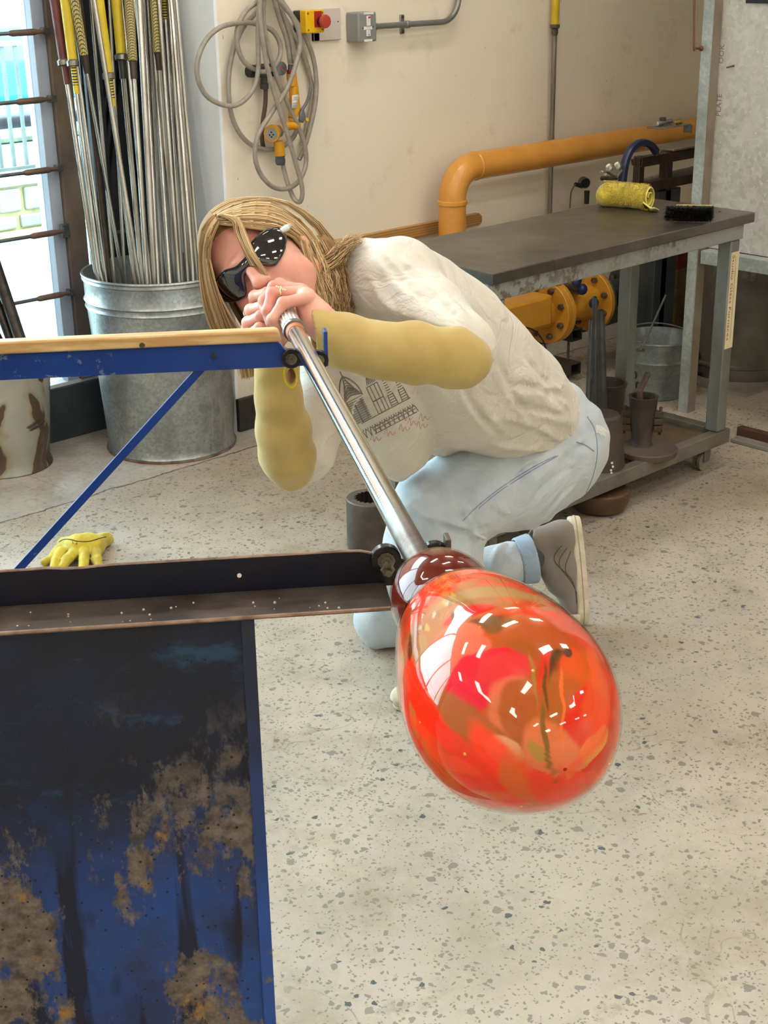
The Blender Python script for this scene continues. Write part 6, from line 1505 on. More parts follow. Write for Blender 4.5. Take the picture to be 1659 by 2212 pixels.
for (x, y) in ((fx0+.01, fy0+.004), (fx0+.01, fy1-.05), (fx1-.055, fy0+.004), (fx1-.055, fy1-.05)):
    MB().box((x, y, .13), (x+.046, y+.046, TZ-.0755)).build('leg', pm('grey_table_leg', '8b908d', '6b675e', 7, 0.42, 0.45, stretch=(1, 1, .3)), tab, bevel=.004)
MB().box((fx0, fy0, .085), (fx1+.012, fy0+.035, .130)).box((fx0, fy1-.035, .085), (fx1+.012, fy1, .130)).box((fx1-.03, fy0+.0355, .085), (fx1+.012, fy1-.0355, .130)).box((fx0, fy0+.0355, .085), (fx0+.035, fy1-.0355, .130)).build('lower_frame', pm('grimy_grey_rail', '7d776b', '655f55', 12, 0.5, 0.3, bump=.2), tab, bevel=.003)
MB().box((fx0+.036, fy0+.036, .100), (fx1-.031, fy1-.036, .112)).build('shelf', pm('dirty_plywood_shelf', '6f5c44', '594936', 6, 0.7, bump=.3), tab, smooth=0)
for (x, y) in ((fx1-.05, fy0+.05), (fx0+.06, fy0+.05), (fx1-.05, fy1-.06), (fx0+.06, fy1-.06)):
    cs = MB().box((x-.03, y-.03, .078), (x+.03, y+.03, .0845)).box((x-.022, y-.018, .03), (x+.01, y-.0155, .078)).box((x-.022, y+.0155, .03), (x+.01, y+.018, .078)).build('castor', pm('zinc_castor_fork', '8b8a84', '6f6c66', 20, 0.4, 0.6), tab, bevel=.001)
    for dy in (-.008, .008): MB().lathe([(-.0055, .020), (-.005, .030), (.005, .030), (.0055, .020)], (x-.012, y+dy, .0305), YA, 22).build('wheel', pm('grey_nylon_wheel', '8a8170', '6d6557', 20, 0.5), cs)
# sticker on the front leg
lx0 = fx1-.055; fyf = fy0+.004
zs1 = P(1592, 543, Y=fyf)[2]; zs0 = P(1585, 748, Y=fyf)[2]
st_k = MB().box((lx0+.004, fyf-.0010, zs0), (lx0+.045, fyf-.0002, zs1)).build('sticker', pm('cream_sticker', 'dccfa9', 'd0c39b', 8, 0.5), tab, smooth=0)
MTX = pm('dark_red_lettering', '8c3a34', '7d322d', 20, 0.6)
h_ = text('lettering', 'Studio Glass Furnaces', MTX, st_k, (lx0+.010, fyf-.0012, zs1-.008), -UP, XA, .0175, .0001)
bb_ = [v.co.z for v in h_.data.vertices]; ln_ = max(bb_)-min(bb_); sc_ = (zs1-zs0-.035)/ln_
for v in h_.data.vertices: v.co.z = max(bb_)+(v.co.z-max(bb_))*sc_
fine = MB().box((lx0+.0275, fyf-.0014, zs0+.02), (lx0+.0285, fyf-.001, zs1-.014)).box((lx0+.031, fyf-.0014, zs0+.03), (lx0+.0318, fyf-.001, zs1-.05))
fine.build('fine_print', pm('grey_fine_print', '8d8672', '7b7563'), st_k, smooth=0)

# ---- things on the table
MTW = NT('yellow_terry_towel'); MTW.set(col=MTW.mix(MTW.step(MTW.noise(14, 6, .7), .3, .7), lin('d2bd33'), lin('ac9622')), rough=0.95, sheen=0.4); MTW.bump(MTW.noise(220, 3), 1.0, .004); MTW = MTW.m
tc0 = P(1290, 448, z=TZ); tc1 = P(1388, 457, z=TZ); tl = nrm((tc1-tc0)*[1, 1, 0]); tw = np.array((-tl[1], tl[0], 0)); 
if tw[1] < 0: tw = -tw
tc0 = tc0-UP*0
towel = thing('rolled_towel', 'rolled yellow terry towel lying on the steel table top', 'towel', tc0)
S = SDF(np.minimum(tc0, tc1)-[.12, .12, .0], np.maximum(tc0, tc1)+[.12, .14, .12], .0032)
rt0 = .036
S.cone(tc0+tl*.022+tw*.040+UP*rt0, tc1-tl*.002+tw*.040+UP*rt0, rt0-.002, rt0, 0)
S.ell(tc0+tl*.012+tw*.040+UP*.030, (.030, .040, .031), (tl, tw, UP), .02)
S.disp(wv((nrm(tl*.6+UP*.8), .045, .0022, .3, tw, .09), (nrm(tl+tw*.4), .030, .0012, 2, UP, .07), (nrm(tw+UP), .008, .0006, 1, tl, .02)))
S.cone(tc1-tl*.03+tw*.040+UP*rt0, tc1+tl*.03+tw*.040+UP*rt0, rt0-.006, rt0-.006, 0, 'sub'); S.plane(tc1-tl*.004, tl); S.f[:] = np.maximum(S.f, (TZ+.0006-S.ax[2].reshape(1, 1, -1)).astype(np.float32))
S.mesh('roll', MTW, towel, 0)
# terry loops along the lower edge and the spiral of hemmed edges at the end
rq = random.Random(8); fz = MB()
for _ in range(1500):
    a = rq.uniform(0, 1); th = rq.uniform(-0.5, 3.4); c = tc0*(1-a)+tc1*a-tl*.004+tw*.040+UP*rt0; n_ = -tw*sin(th-1.2)+UP*cos(th-1.2)*1.0; r_ = rt0+.001
    p = c+n_*r_
    if p[2] < TZ+.003: continue
    fz.tube([p, p+n_*.004+tl*rq.uniform(-.002, .002)-UP*.001], [.0008, .0004], 3, caps=False)
tag(fz.build('terry_loops', MTW, towel), kind='stuff')
sp2 = []
for i in range(60):
    th = -1.9+i*.19; r_ = rt0*(1.02-.0125*i) ; r_ = max(r_, .006); sp2.append(tc1+tl*.001+tw*(.040+r_*cos(th))+UP*(rt0+r_*sin(th)))
vs_ = MB(); n_s = len(sp2)
for off_ in (0, .010): pass
vs_.add([p for p in sp2]+[p-tl*.02 for p in sp2], [(i, i+1, n_s+i+1, n_s+i) for i in range(n_s-1)])
hm = vs_.build('rolled_layers', MTW, towel, solid=.003)
MB().tube([p+tl*.0012 for p in sp2], .0023, 6).build('hem', pm('pale_yellow_hem', 'e0d27e', 'cfc06a', 60, 0.9), towel)
cor = [tc1+tw*.012-tl*.01+UP*.028, tc1+tl*.012+UP*.018+tw*.004, tc1+tl*.030-tw*.006+UP*.013, tc1+tl*.042+UP*.016-tw*.01]
fl_ = MB(); cc = catmull(cor, 6); nn_ = len(cc)
fl_.add([p for p in cc]+[p+tw*.035-UP*(p[2]-TZ-.004) for p in cc], [(i, i+1, nn_+i+1, nn_+i) for i in range(nn_-1)])
fl_.build('loose_corner', MTW, towel, solid=.004); MB().tube(cc, .0028, 6).build('corner_hem', pm('pale_yellow_hem', 'e0d27e'), towel)
# black hand brush
b0_ = P(1436, 462, z=TZ+.024); b1_ = P(1546, 464, z=TZ+.024); bl = nrm((b1_-b0_)*[1, 1, 0]); bw = np.array((-bl[1], bl[0], 0)); bw = bw if bw[1] > 0 else -bw
brush = thing('hand_brush', 'black bristled hand brush with a wooden back on the right end of the table', 'brush', (b0_[0], b0_[1], TZ))
MB().obox((b0_+b1_)/2+bl*.012+bw*.028+UP*.008, (bl, bw, UP), (.052, .010, .014)).build('wooden_back', pm('worn_brush_wood', 'b3a177', '94825a', 20, 0.6), brush, bevel=.003)
MB().cyl(b1_+bl*.008+bw*.028+UP*.006, b1_+bl*.016+bw*.028+UP*.006, .003, n=10).build('ferrule_screw', MBOLT, brush)
rq = random.Random(4); br = MB()
for _ in range(2600):
    a = rq.random(); c = b0_+(b1_-b0_)*a*.93+bl*.004+bw*rq.uniform(.012, .020)+UP*rq.uniform(-.016, .022)
    e = c-bw*rq.uniform(.022, .036)+bl*rq.uniform(-.010, .004)+UP*rq.uniform(-.008, .006); e[2] = max(e[2], TZ+.001); c[2] = max(c[2], TZ+.0015)
    br.tube([c, e], [.0007, .0004], 3, caps=False)
tag(br.build('bristles', pm('black_bristle', '100f0f', '1c1a19', 60, 0.5), brush), kind='stuff')
MB().obox((b0_+b1_)/2+bw*.012+UP*.0, (bl, bw, UP), (.046, .012, .0205)).build('bristle_root', pm('black_bristle', '100f0f'), brush, bevel=.004)

# ---- things on the lower shelf
SZ = .113
MIR = pm('dark_cast_iron', '3d3430', '55493f', 10, 0.55, 0.35, bump=.4, bscale=60)
k0 = P(1294, 1035, z=SZ); 
ib = thing('iron_cone_block', 'dark cast iron truncated cone standing on the lower shelf beside the woman', 'block', k0)
ctr_ = k0+nrm(k0*[1, 1, 0])*.075
MB().lathe([(0, .074), (.15, .060), (.168, .055), (.175, .047), (.176, .001)], (ctr_[0], ctr_[1], SZ), UP, 36).build('cone', MIR, ib)
ps_ = MB(); bvb = None
for (px, py) in ((1322, 1000), (1324, 1008), (1320, 1016), (1321, 1022)): 
    n_ = -nrm(ctr_*[1, 1, 0]); q = P(px, py, pl=(ctr_+n_*.071, n_)); ps_.obox(q-n_*.0, (np.cross(UP, n_), n_, UP), (.003, .0006, .003))
ps_.build('paint_splashes', pm('white_spot', 'e6e2d8'), ib, smooth=0)
dc = P(1400, 968, z=SZ+.03); dc = np.array((dc[0], dc[1], SZ))
disc = thing('round_base_plate', 'round dusty iron plate under the optic mould on the lower shelf', 'plate', dc)
MB().lathe([(0, .060), (.012, .062), (.014, .085), (.030, .088), (.033, .085), (.034, .001)], dc, UP, 48).build('plate', pm('dusty_iron', '63574a', '50463b', 8, 0.7, 0.1, bump=.3), disc)
mc = P(1385, 958, z=SZ+.035); mc = np.array((mc[0], mc[1], SZ+.0345))
mld = thing('hinged_mould', 'dark iron hinged mould with honeycomb inside, standing on the round plate', 'mould', mc)
hm_ = P(1400, 852, Y=mc[1])[2]-mc[2]
MB().lathe([(0, .034), (.01, .030), (hm_*.5, .036), (hm_-.004, .043), (hm_, .045), (hm_, .036), (.02, .024), (.018, .001)], mc, UP, 32).build('cup', MIR, mld)
hcm = MB()
for ring_ in range(5):
    for k in range(18):
        a = 2*pi*(k+.5*(ring_ % 2))/18; rr2 = .0352-.0012*ring_; hcm.ico(mc+UP*(hm_-.006-.009*ring_)+np.array((cos(a), sin(a), 0))*rr2, (.0030, .0030, .0036), 1)
tag(hcm.build('honeycomb_studs', MIR, mld), kind='stuff')
vd_ = -nrm(mc*[1, 1, 0]); sd_ = np.cross(UP, vd_)
for sg in (-1, 1):
    hg = MB()
    for j in range(3): hg.obox(mc+sd_*sg*.047+vd_*.006+UP*(hm_*.35+.022*j), (sd_, vd_, UP), (.013, .010-.002*j, .009))
    hg.cyl(mc+sd_*sg*.052+vd_*.006+UP*hm_*.22, mc+sd_*sg*.052+vd_*.006+UP*hm_*.80, .005, n=10)
    hg.build('hinge', pm('rusty_hinge_iron', '54402f', '3a2b22', 20, 0.6, .3, bump=.4), mld, bevel=.002)
hk = thing('iron_handle_bar', 'short brown bar leaning out of the honeycomb mould', 'bar', mc+UP*.03)
MB().tube([mc+UP*.03, P(1382, 845, Y=mc[1]), P(1400, 806, Y=mc[1]+.01)], .0085, 10).build('bar', pm('brown_oxide_bar', '5b4337', '48342a', 20, 0.6, .2), hk)
pc = P(1318, 905, z=SZ); pc = np.array((pc[0], pc[1]+.02, SZ))
pot = thing('iron_pot', 'dark shallow iron pot behind the cone block on the lower shelf', 'pot', pc)
MB().lathe([(0, .050), (.10, .060), (.115, .066), (.12, .066), (.12, .058), (.01, .045), (.008, .001)], pc, UP, 36).build('pot', MIR, pot)
for i, (xt, yt, xb_, yb, r, lb) in enumerate(((1277, 690, 1270, 868, .0075, 'thin dark tube leaning beside the table back leg, left one'), (1285, 640, 1284, 868, .0085, 'thin dark tube standing behind the left one on the shelf'), (1297, 668, 1302, 850, .013, 'thicker grey tube with domed end leaning on the table leg'), (1290, 716, 1296, 850, .011, 'short grey tube with rounded top in front of the table leg'))):
    yy = 2.60+.015*i; a = P(xt, yt, Y=yy); b = P(xb_, yb, Y=yy-.03); b = np.array((b[0], b[1], .15)) if False else b
    dd = nrm(a-b); lo_ = b-dd*((b[2]-SZ)/dd[2]) if dd[2] > .2 and b[2] > SZ else b
    tb = thing('standing_tube', lb, 'tube', lo_)
    MB().tube([lo_, a-dd*.01, a-dd*.003, a], [r, r, r*.8, r*.4], 14).build('tube', pm('grey_black_tube', '4a4a4a', '35332f', 15, 0.45, .3), tb)
# turned wooden block on the floor under the shelf
wk = P(1296, 1100, z=0); wk = np.array((wk[0], wk[1], 0))
wkb = thing('wooden_block', 'round scorched wooden block on the floor under the table shelf', 'block', wk)
MB().lathe([(0, .058), (.012, .075), (.035, .084), (.062, .084), (.066, .078), (.066, .001)], wk, UP, 40).build('block', pm('scorched_cherry_wood', '43301e', '5f452b', 9, 0.55, bump=.2, stretch=(1, 1, 3)), wkb)
# ---- flanged valve train behind the table
MOC2 = pm('ochre_valve_paint', 'c88e2c', 'b57c22', 9, 0.35, bump=.1, lo=.35, hi=.7)
vy = 3.35
va = P(1150, 700, Y=vy); vz = P(1200, 668, Y=vy)[2]
vt = thing('flanged_valve_train', 'ochre flanged gas valve and pipe on steel supports behind the table', 'valve', (va[0], vy, vz))
def vx(px): return P(px, 660, Y=vy)[0]
XF = [vx(1180), vx(1268), vx(1300)]
MB().tube([(vx(1010), vy, vz), (XF[0]-.01, vy, vz)], .058, 28).build('inlet_body', MOC2, vt)
MB().box((vx(1040), vy-.075, vz-.03), (XF[0]-.05, vy+.05, vz+.085)).build('square_body', MOC2, vt, bevel=.012)
def flange(x, r, th, mat, nm, bolts=8, bside=-1):
    f = MB().lathe([(0, .05), (0, r-.002), (.002, r), (th-.002, r), (th, r-.002), (th, .05)], (x, vy, vz), XA, 48).build(nm, mat, vt)
    for k in range(bolts):
        a = 2*pi*(k+.5)/bolts; c = np.array((x, vy+cos(a)*(r-.026), vz+sin(a)*(r-.026)))
        if bside < 0: MB().lathe([(-.016, .0105), (-.012, .012), (0, .012)], c, XA, 6).build('bolt', MBOLT, f, smooth=20)
        else: MB().lathe([(th, .012), (th+.012, .012), (th+.016, .0105)], c, XA, 6).build('bolt', MBOLT, f, smooth=20)
flange(XF[0]-.012, .118, .024, MOC2, 'flange'); flange(XF[0]+.014, .118, .020, MOC2, 'flange', 0)
MB().lathe([(0, .070), (.05, .052), (.09, .056), (.15, .066), (XF[1]-XF[0]-.02, .070)], (XF[0]+.034, vy, vz), XA, 36).build('waist', MOC2, vt)
flange(XF[1], .118, .022, MOC2, 'flange')
flange(XF[1]+.026, .108, .018, pm('steel_flange', '8b8d8e', '6c6e70', 12, 0.35, .7), 'steel_flange', 0)
MB().tube([(XF[1]+.04, vy, vz), (vx(1345), vy, vz)], .055, 24).build('middle_pipe', pm('dark_valve_body', '3f4144', '2b2c2e', 12, .45, .4), vt)
flange(vx(1362), .118, .016, pm('dark_steel_flange', '55534f', '413e3b', 12, .4, .6), 'dark_flange'); flange(vx(1362)+.018, .118, .020, MOC2, 'flange', 0)
MB().tube([(vx(1362)+.03, vy, vz), (vx(1400), vy, vz), (vx(1400)+.06, vy, vz+.05), (vx(1400)+.07, vy, vz+.35)], .048, 24).build('riser', MOC2, vt, smooth=60)
nb1 = P(1225, 622, Y=vy-.02); MB().cyl((nb1[0], vy-.02, vz+.05), nb1, .020, n=16).build('branch', MOC2, vt)
MB().tube([P(1195, 620, Y=vy-.04), P(1228, 622, Y=vy-.04), P(1250, 628, Y=vy-.05)], [.014, .020, .016], 16).build('brass_coupling', pm('dull_brass', '8e7d5a', '6c5c3f', 20, .35, .8), vt)
for (px, py) in ((1258, 625), (1283, 655), (1245, 608)): MB().ico(P(px, py, Y=vy-.10), (.022, .018, .022), 2).build('blue_cap', pm('dark_blue_plastic', '1d2a5c', '16204a', 20, .35), vt)
for (z0_, z1_) in ((.0, .0), (.0, .0)): pass
sx = P(1228, 740, Y=vy-.02)[0]; mbk = pm('black_strut_channel', '34332f', '4b4842', 14, .5, .4)
za = P(1228, 722, Y=vy-.06)[2]; zb3 = P(1228, 790, Y=vy-.06)[2]
for z_ in (za-.035, zb3-.045):
    s4 = MB().box((sx-.03, vy-.06, z_), (sx+.03, vy+.14, z_+.004)).box((sx-.03, vy-.06, z_+.041), (sx+.03, vy+.14, z_+.045)).box((sx-.03, vy-.06, z_+.004), (sx-.026, vy+.14, z_+.041)).box((sx+.026, vy-.06, z_+.004), (sx+.03, vy+.14, z_+.041))
    s4.build('strut_channel', mbk, vt)
MB().cyl((sx, vy-.02, 0), (sx, vy-.02, vz-.04), .005, n=8).build('threaded_rod', MBOLT, vt)
MB().tube(catmull([P(1120, 705, Y=vy-.12), P(1150, 712, Y=vy-.13), P(1172, 735, Y=vy-.12), P(1186, 775, Y=vy-.1)], 6), .0035, 6).build('black_cable', MBLK, vt)
# ---- bucket with ladle
bc_ = P(1412, 895, Y=2.97); bc_ = np.array((bc_[0], 2.97, 0)); zr_ = P(1412, 728, Y=2.97)[2]
bkt = thing('galvanised_bucket', 'galvanised bucket of pale powder behind the table, with dark scrawled marks', 'bucket', bc_)
MGB = m_galv('bucket_zinc', '8f9696', '7b8282', '646a69', .4)
MB().lathe([(0, .095), (.004, .10), (.015, .098), (zr_*.62, .117), (zr_*.62+.004, .120), (zr_*.62+.010, .118), (zr_-.008, .130), (zr_-.004, .135), (zr_, .134), (zr_, .128), (zr_-.06, .120), (.02, .094), (.018, .001)], bc_, UP, 48).build('shell', MGB, bkt, smooth=40)
MB().lathe([(0, .118), (.004, .116), (.008, .001)], bc_+UP*(zr_-.075), UP, 40, (False, False)).build('pale_powder', pm('pale_powder', 'c4c4bb', 'aeb0a8', 12, .9, bump=.4), bkt)
MB().tube([bc_+np.array((cos(a)*.138, sin(a)*.138, zr_+.008*sin(a*2)+.004)) for a in np.linspace(-.2, pi+.2, 24)], .003, 6).build('bail_handle', pm('rusty_wire', '5b4a3e', '7b756c', 20, .5, .5), bkt)
n_ = -nrm(bc_*[1, 1, 0]); mkk = MB()
for (px, py, rr3, a0, a1) in ((1352, 815, 7, -1.4, 1.4), (1363, 838, 8, .6, 3.9), (1352, 838, 6, -1.5, .8)):
    o_ = [P(px+rr3*cos(t), py-rr3*sin(t), pl=(bc_+n_*.118, n_)) for t in np.linspace(a0, a1, 12)]
    o_ = [np.array((*(bc_[:2]+nrm((p-bc_)[:2])*(.098+.027*p[2]/zr_+.003)), p[2])) for p in o_]
    mkk.tube(o_, .0025, 5)
mkk.build('painted_marks', pm('black_marks', '1b1b1a'), bkt)
ld = thing('ladle', 'long thin steel ladle leaning in the galvanised bucket', 'ladle', bc_+UP*(zr_-.07))
l0 = P(1384, 757, Y=2.93); l1 = P(1438, 638, Y=2.99)
MB().tube([l0, l1], [.003, .0045], 8).build('handle', pm('ladle_steel', '7b7b78', '5f5f5c', 20, .4, .7), ld)
MB().lathe([(0, .003), (.004, .014), (.010, .017), (.010, .015), (.003, .003)], l0-UP*.006, UP, 18).build('bowl', pm('ladle_steel', '7b7b78'), ld)
# ---- the galvanised cabinet on its stand, drum below
CXX = 4.05
MPST = m_galv('weathered_zinc_angle', 'bcc4c1', 'a4adab', '8d938e', .5)
MSH = NT('spangled_zinc_sheet'); _s = MSH.sep(MSH.vor(70, out='Color')); _c = MSH.mix(_s[0], lin('cfccc4'), lin('b5b2aa')); _c = MSH.mix(MSH.step(MSH.noise(3, 7, .7), .45, .7), _c, lin('d0ccc2')); _c = MSH.mix(MSH.math('GREATER_THAN', MSH.noise(140, 3), .70), _c, lin('efefea')); MSH.set(col=_c, metal=.35, rough=.42); MSH.bump(MSH.noise(6, 4), .2, .004); MSH = MSH.m
cab = thing('zinc_cabinet', 'tall galvanised sheet metal cabinet on an angle-iron stand at the right edge', 'cabinet', (CXX, 2.5, 0))
py0 = 2.735
MB().box((CXX, py0+.012, 0), (CXX+.006, py0+.050, CEIL-.002)).build('corner_post', MPST, cab, bevel=.001)
MB().box((CXX+.0065, py0+.012, 0), (CXX+.05, py0+.018, CEIL-.002)).build('post_flange', pm('brown_shaded_angle', '7c6f60', '93897a', 8, .55, .3), cab)  # shade on this side of the post is painted in as brown
zbm = .578
MB().box((CXX+.001, 1.2, zbm-.045), (CXX+.009, py0-.001, zbm)).box((CXX+.009, 1.2, zbm-.008), (CXX+.05, py0-.001, zbm)).build('cross_beam', MPST, cab, bevel=.002)
MB().box((CXX+.052, 1.2, zbm+.001), (CXX+.9, py0+.03, CEIL-.002)).build('sheet_body', MSH, cab, smooth=0, bevel=.002)
MB().box((CXX, 1.25, 0), (CXX+.05, 1.30, zbm-.0455)).build('front_leg', MPST, cab, bevel=.001)
nl = P(1585, 142, X=CXX+.052); MB().cyl(nl, nl+np.array((-.03, .006, -.004)), .0035, .0025, 8).build('nail', pm('rusty_nail', '5a4a3e'), cab)
bk = P(1640, 4, X=CXX+.051); MB().box((CXX+.045, bk[1]-.09, bk[2]-.004), (CXX+.0515, bk[1]+.045, 2.2)).build('black_panel', pm('black_plastic_box', '26252b'), cab, smooth=0)
mpc = pm('faint_pencil', '7d7468', '726a5f', 60, .9)
for s_, (px, py) in (('PLATE', (1556, 252)), ('OOK', (1562, 138))): text('pencil_lettering', s_, mpc, cab, P(px, py, X=CXX+.0516), UP, (0, 1, 0), .026, .0001)
tkp = [P(1500, -40, X=CXX-.03), P(1499, 98, X=CXX-.03), P(1502, 104, X=CXX-.03), P(1518, 104, X=CXX-.004)]
cpp = thing('copper_tube', 'thin brown copper tube bent in towards the cabinet post', 'tube', tkp[1]); MB().tube(catmull(tkp, 4), .0035, 8).build('tube', pm('brown_copper', '7c5a3a', '5f4530', 20, .4, .6), cpp)
MB().lathe([(0, .009), (.004, .008), (.010, .004)], tkp[3]+np.array((-.008, 0, 0)), -XA, 8).build('fitting', pm('brown_copper', '7c5a3a'), cpp)
dcn = P(1592, 832, z=0); dcn = dcn+nrm(dcn*[1, 1, 0])*.20; dcn[2] = 0
drm = thing('steel_drum', 'dirty stained steel drum standing under the galvanised cabinet', 'drum', dcn)
MDR2 = NT('sooty_drum_steel'); _a = MDR2.mix(MDR2.step(MDR2.noise(5, 6, .6), .35, .65), lin('6f675b'), lin('4c463f')); _a = MDR2.mix(MDR2.step(MDR2.noise(6, 3, .5, MDR2.map(loc=(3, 1, 0))), .60, .64), _a, lin('211d1a')); _a = MDR2.mix(MDR2.step(MDR2.noise(9, 8, .7), .6, .75), _a, lin('86796a')); MDR2.set(col=_a, metal=.3, rough=.5); MDR2 = MDR2.m
MB().lathe([(0, .198), (.01, .203), (.055, .201), (.06, .208), (.068, .208), (.073, .2), (.30, .2), (.505, .2), (.512, .207), (.525, .205), (.526, .19), (.52, .001)], dcn, UP, 64).build('shell', MDR2, drm, smooth=40)
n_ = -nrm(dcn*[1, 1, 0])
for px in (1538, 1628):
    c = P(px, 590, pl=(dcn+n_*.2, n_)); rd = nrm((c-dcn)*[1, 1, 0]); c = np.array((*(dcn[:2]+rd[:2]*.201), c[2])); tn = np.cross(UP, rd)
    lg = MB().prism([(.013*cos(a), (.013*sin(a)-(.018 if sin(a) < 0 else -.012))) for a in np.linspace(0, 2*pi, 20, endpoint=False)], c, tn, UP, rd*.006).build('lug', MDR2, drm, bevel=.002)
    MB().ico(c+rd*.007-UP*.016, (.004, .004, .004), 1).build('rivet', MBOLT, lg)
MB().box((dcn[0]-.28, dcn[1]-.22, 0), (dcn[0]+.6, dcn[1]+.5, .012)).build('floor_patch', pm('rough_concrete_patch', '8c8479', '787064', 8, .8, bump=.4), None, smooth=0)
tag(bpy.data.objects['floor_patch'], kind='structure')
# steel base bars on the floor at the right
pa = P(1590, 950, z=.0)
base = thing('base_bars', 'brown and grey steel base bars lying on the floor right of the table', 'bar', (pa[0]+.06, pa[1]-.3, 0))
MB().box((pa[0]+.03, pa[1]-1.2, .0), (pa[0]+.06, pa[1]+.02, .034)).build('brown_bar', pm('rust_brown_bar', '5f4331', '4c3526', 20, .6, .2), base, bevel=.003)
MB().box((pa[0]-.035, pa[1]-1.2, .0), (pa[0]+.01, pa[1]-.0, .014)).build('grey_channel', pm('dull_grey_channel', '9a968d', '87837a', 20, .5, .3), base, bevel=.003)
# dark column, painted post
for (xl, xr, yt, yb, Yp, m_, nm, lb) in ((1412, 1458, 500, 720, 3.12, MDK, 'dark_column', 'dark steel column standing behind the bucket'), ):
    a = P(xl, 620, Y=Yp); b = P(xr, 620, Y=Yp); o = thing(nm, lb, 'column', (a[0], Yp, 0)); MB().box((a[0], Yp, 0), (b[0], Yp+.08, .70)).build('shaft', m_, o, bevel=.003)
    MB().box((a[0]-.012, Yp-.005, 0), (b[0]+.002, Yp+.085, .010)).build('foot_plate', m_, o)
a = P(1462, 620, Y=3.18); b = P(1482, 620, Y=3.18)
o = thing('painted_post', 'yellow-brown stained post with a red top between bucket and cabinet stand', 'post', (a[0], 3.18, 0))
zt_ = P(1470, 582, Y=3.18)[2]
MB().box((a[0], 3.18, 0), (b[0], 3.22, zt_)).build('yellow_shaft', pm('stained_yellow', '8d7a45', '5f4d33', 14, .6, bump=.3), o, bevel=.002)
MB().box((a[0], 3.18, zt_), (b[0], 3.22, zt_+.12)).build('red_top', pm('deep_red_paint', '8c1f1c', '741815', 14, .4), o, bevel=.002)
# ---- welded stand, clamp, shackle, tray of tools
MRU = pm('rusty_square_tube', '4a3a32', '2d2420', 14, .5, .4, bump=.3); sy = 3.12
def sp(px, py, y=sy): return P(px, py, Y=y)
stn = thing('welded_stand', 'rusty square-tube welding stand with a steel plate top behind the table', 'stand', (sp(1440, 420)[0], sy, 0))
ztop = sp(1400, 330)[2]
pl0 = sp(1393, 322, sy+.11); plx1 = sp(1500, 318, sy+.02)[0]+.12
MB().box((pl0[0], sy-.02, ztop-.008), (plx1, sy+.11, ztop)).build('top_plate', pm('bright_worn_plate', '8d8379', '6d635a', 8, .4, .6), stn, bevel=.002)
for (px, w_) in ((1388, .03), (1448, .036)):
    a = sp(px, 350); MB().box((a[0]-w_/2, sy, 0), (a[0]+w_/2, sy+w_, ztop-.009)).build('upright', MRU, stn, bevel=.003)
for z_, x0_, x1_ in ((ztop-.045, 1388, 1500), (sp(1430, 395)[2]-.02, 1388, 1500)):
    a = sp(x0_, 350)[0]; b = plx1
    q4 = MB()
    q4.box((a-.018, sy-.012, z_), (b, sy-.008, z_+.034)).box((a-.018, sy+.018, z_), (b, sy+.022, z_+.034)).box((a-.018, sy-.008, z_), (b, sy+.018, z_+.004)).box((a-.018, sy-.008, z_+.030), (b, sy+.018, z_+.034)); q4.build('cross_tube', MRU, stn)
a = sp(1402, 380); MB().cyl((a[0], sy+.06, ztop-.16), (a[0], sy+.06, ztop-.03), .008, n=10).lathe([(0, .016), (.02, .020)], (a[0], sy+.06, ztop-.05), UP, 14).build('screw_jack', MRU, stn)
MB().cyl((sp(1400, 385)[0], sy+.1, ztop-.13), (plx1, sy+.1, ztop-.12), .017, n=14).build('grey_tube', pm('pale_tube', '8f8b84', '6d6962'), stn)
cl = thing('g_clamp', 'dark blue arched G-clamp gripping the plate of the welded stand', 'clamp', sp(1350, 400))
cpts = catmull([sp(x, y, sy-.03) for (x, y) in ((1340, 428), (1344, 395), (1351, 350), (1364, 322), (1385, 308), (1405, 313), (1417, 328))], 6)
cm_ = MB(); cn = np.array((0, 1.0, 0))
m_c = len(cpts); vsc = []
for i, p in enumerate(cpts):
    t_ = nrm(cpts[min(i+1, m_c-1)]-cpts[max(i-1, 0)]); sd2 = nrm(np.cross(t_, cn)); 
    for (a_, b_) in ((-.013, -.004), (-.009, -.012), (.009, -.012), (.013, -.004), (.013, .004), (.009, .012), (-.009, .012), (-.013, .004)): vsc.append(p+sd2*a_+cn*b_)
cm_.add(vsc, [(i*8+k, i*8+(k+1) % 8, (i+1)*8+(k+1) % 8, (i+1)*8+k) for i in range(m_c-1) for k in range(8)]+[tuple(range(7, -1, -1)), tuple((m_c-1)*8+k for k in range(8))])
cm_.build('frame', pm('dark_blue_clamp_paint', '27304f', '1d2540', 14, .35), cl)
MB().cyl(sp(1417, 326, sy-.03), sp(1419, 334, sy-.03), .010, n=12).build('pad', MBOLT, cl)
skl = thing('wire_rope_clamp', 'shiny zinc bracket with two round bolts beside the blue clamp', 'bracket', sp(1320, 380))
mz = pm('shiny_zinc', 'bdbcb2', '9b9a90', 30, .25, .9)
for (px, py) in ((1315, 362), (1333, 358)): MB().lathe([(0, .010), (.003, .014), (.008, .014), (.010, .010), (.010, .006), (.016, .006)], sp(px, py, sy-.03), nrm((-.5, -.8, .1)), 18).build('round_bolt', mz, skl)
MB().tube([sp(1299, 371, sy-.03), sp(1312, 371, sy-.03), sp(1332, 384, sy-.03), sp(1345, 366, sy-.03)], .005, 6).obox(sp(1304, 371, sy-.03), np.eye(3), (.012, .008, .003)).build('bent_strap', mz, skl, bevel=.001)
MB().cyl(sp(1307, 373, sy-.03), sp(1307, 379, sy-.03), .006, n=6).build('hex_nut', mz, skl)
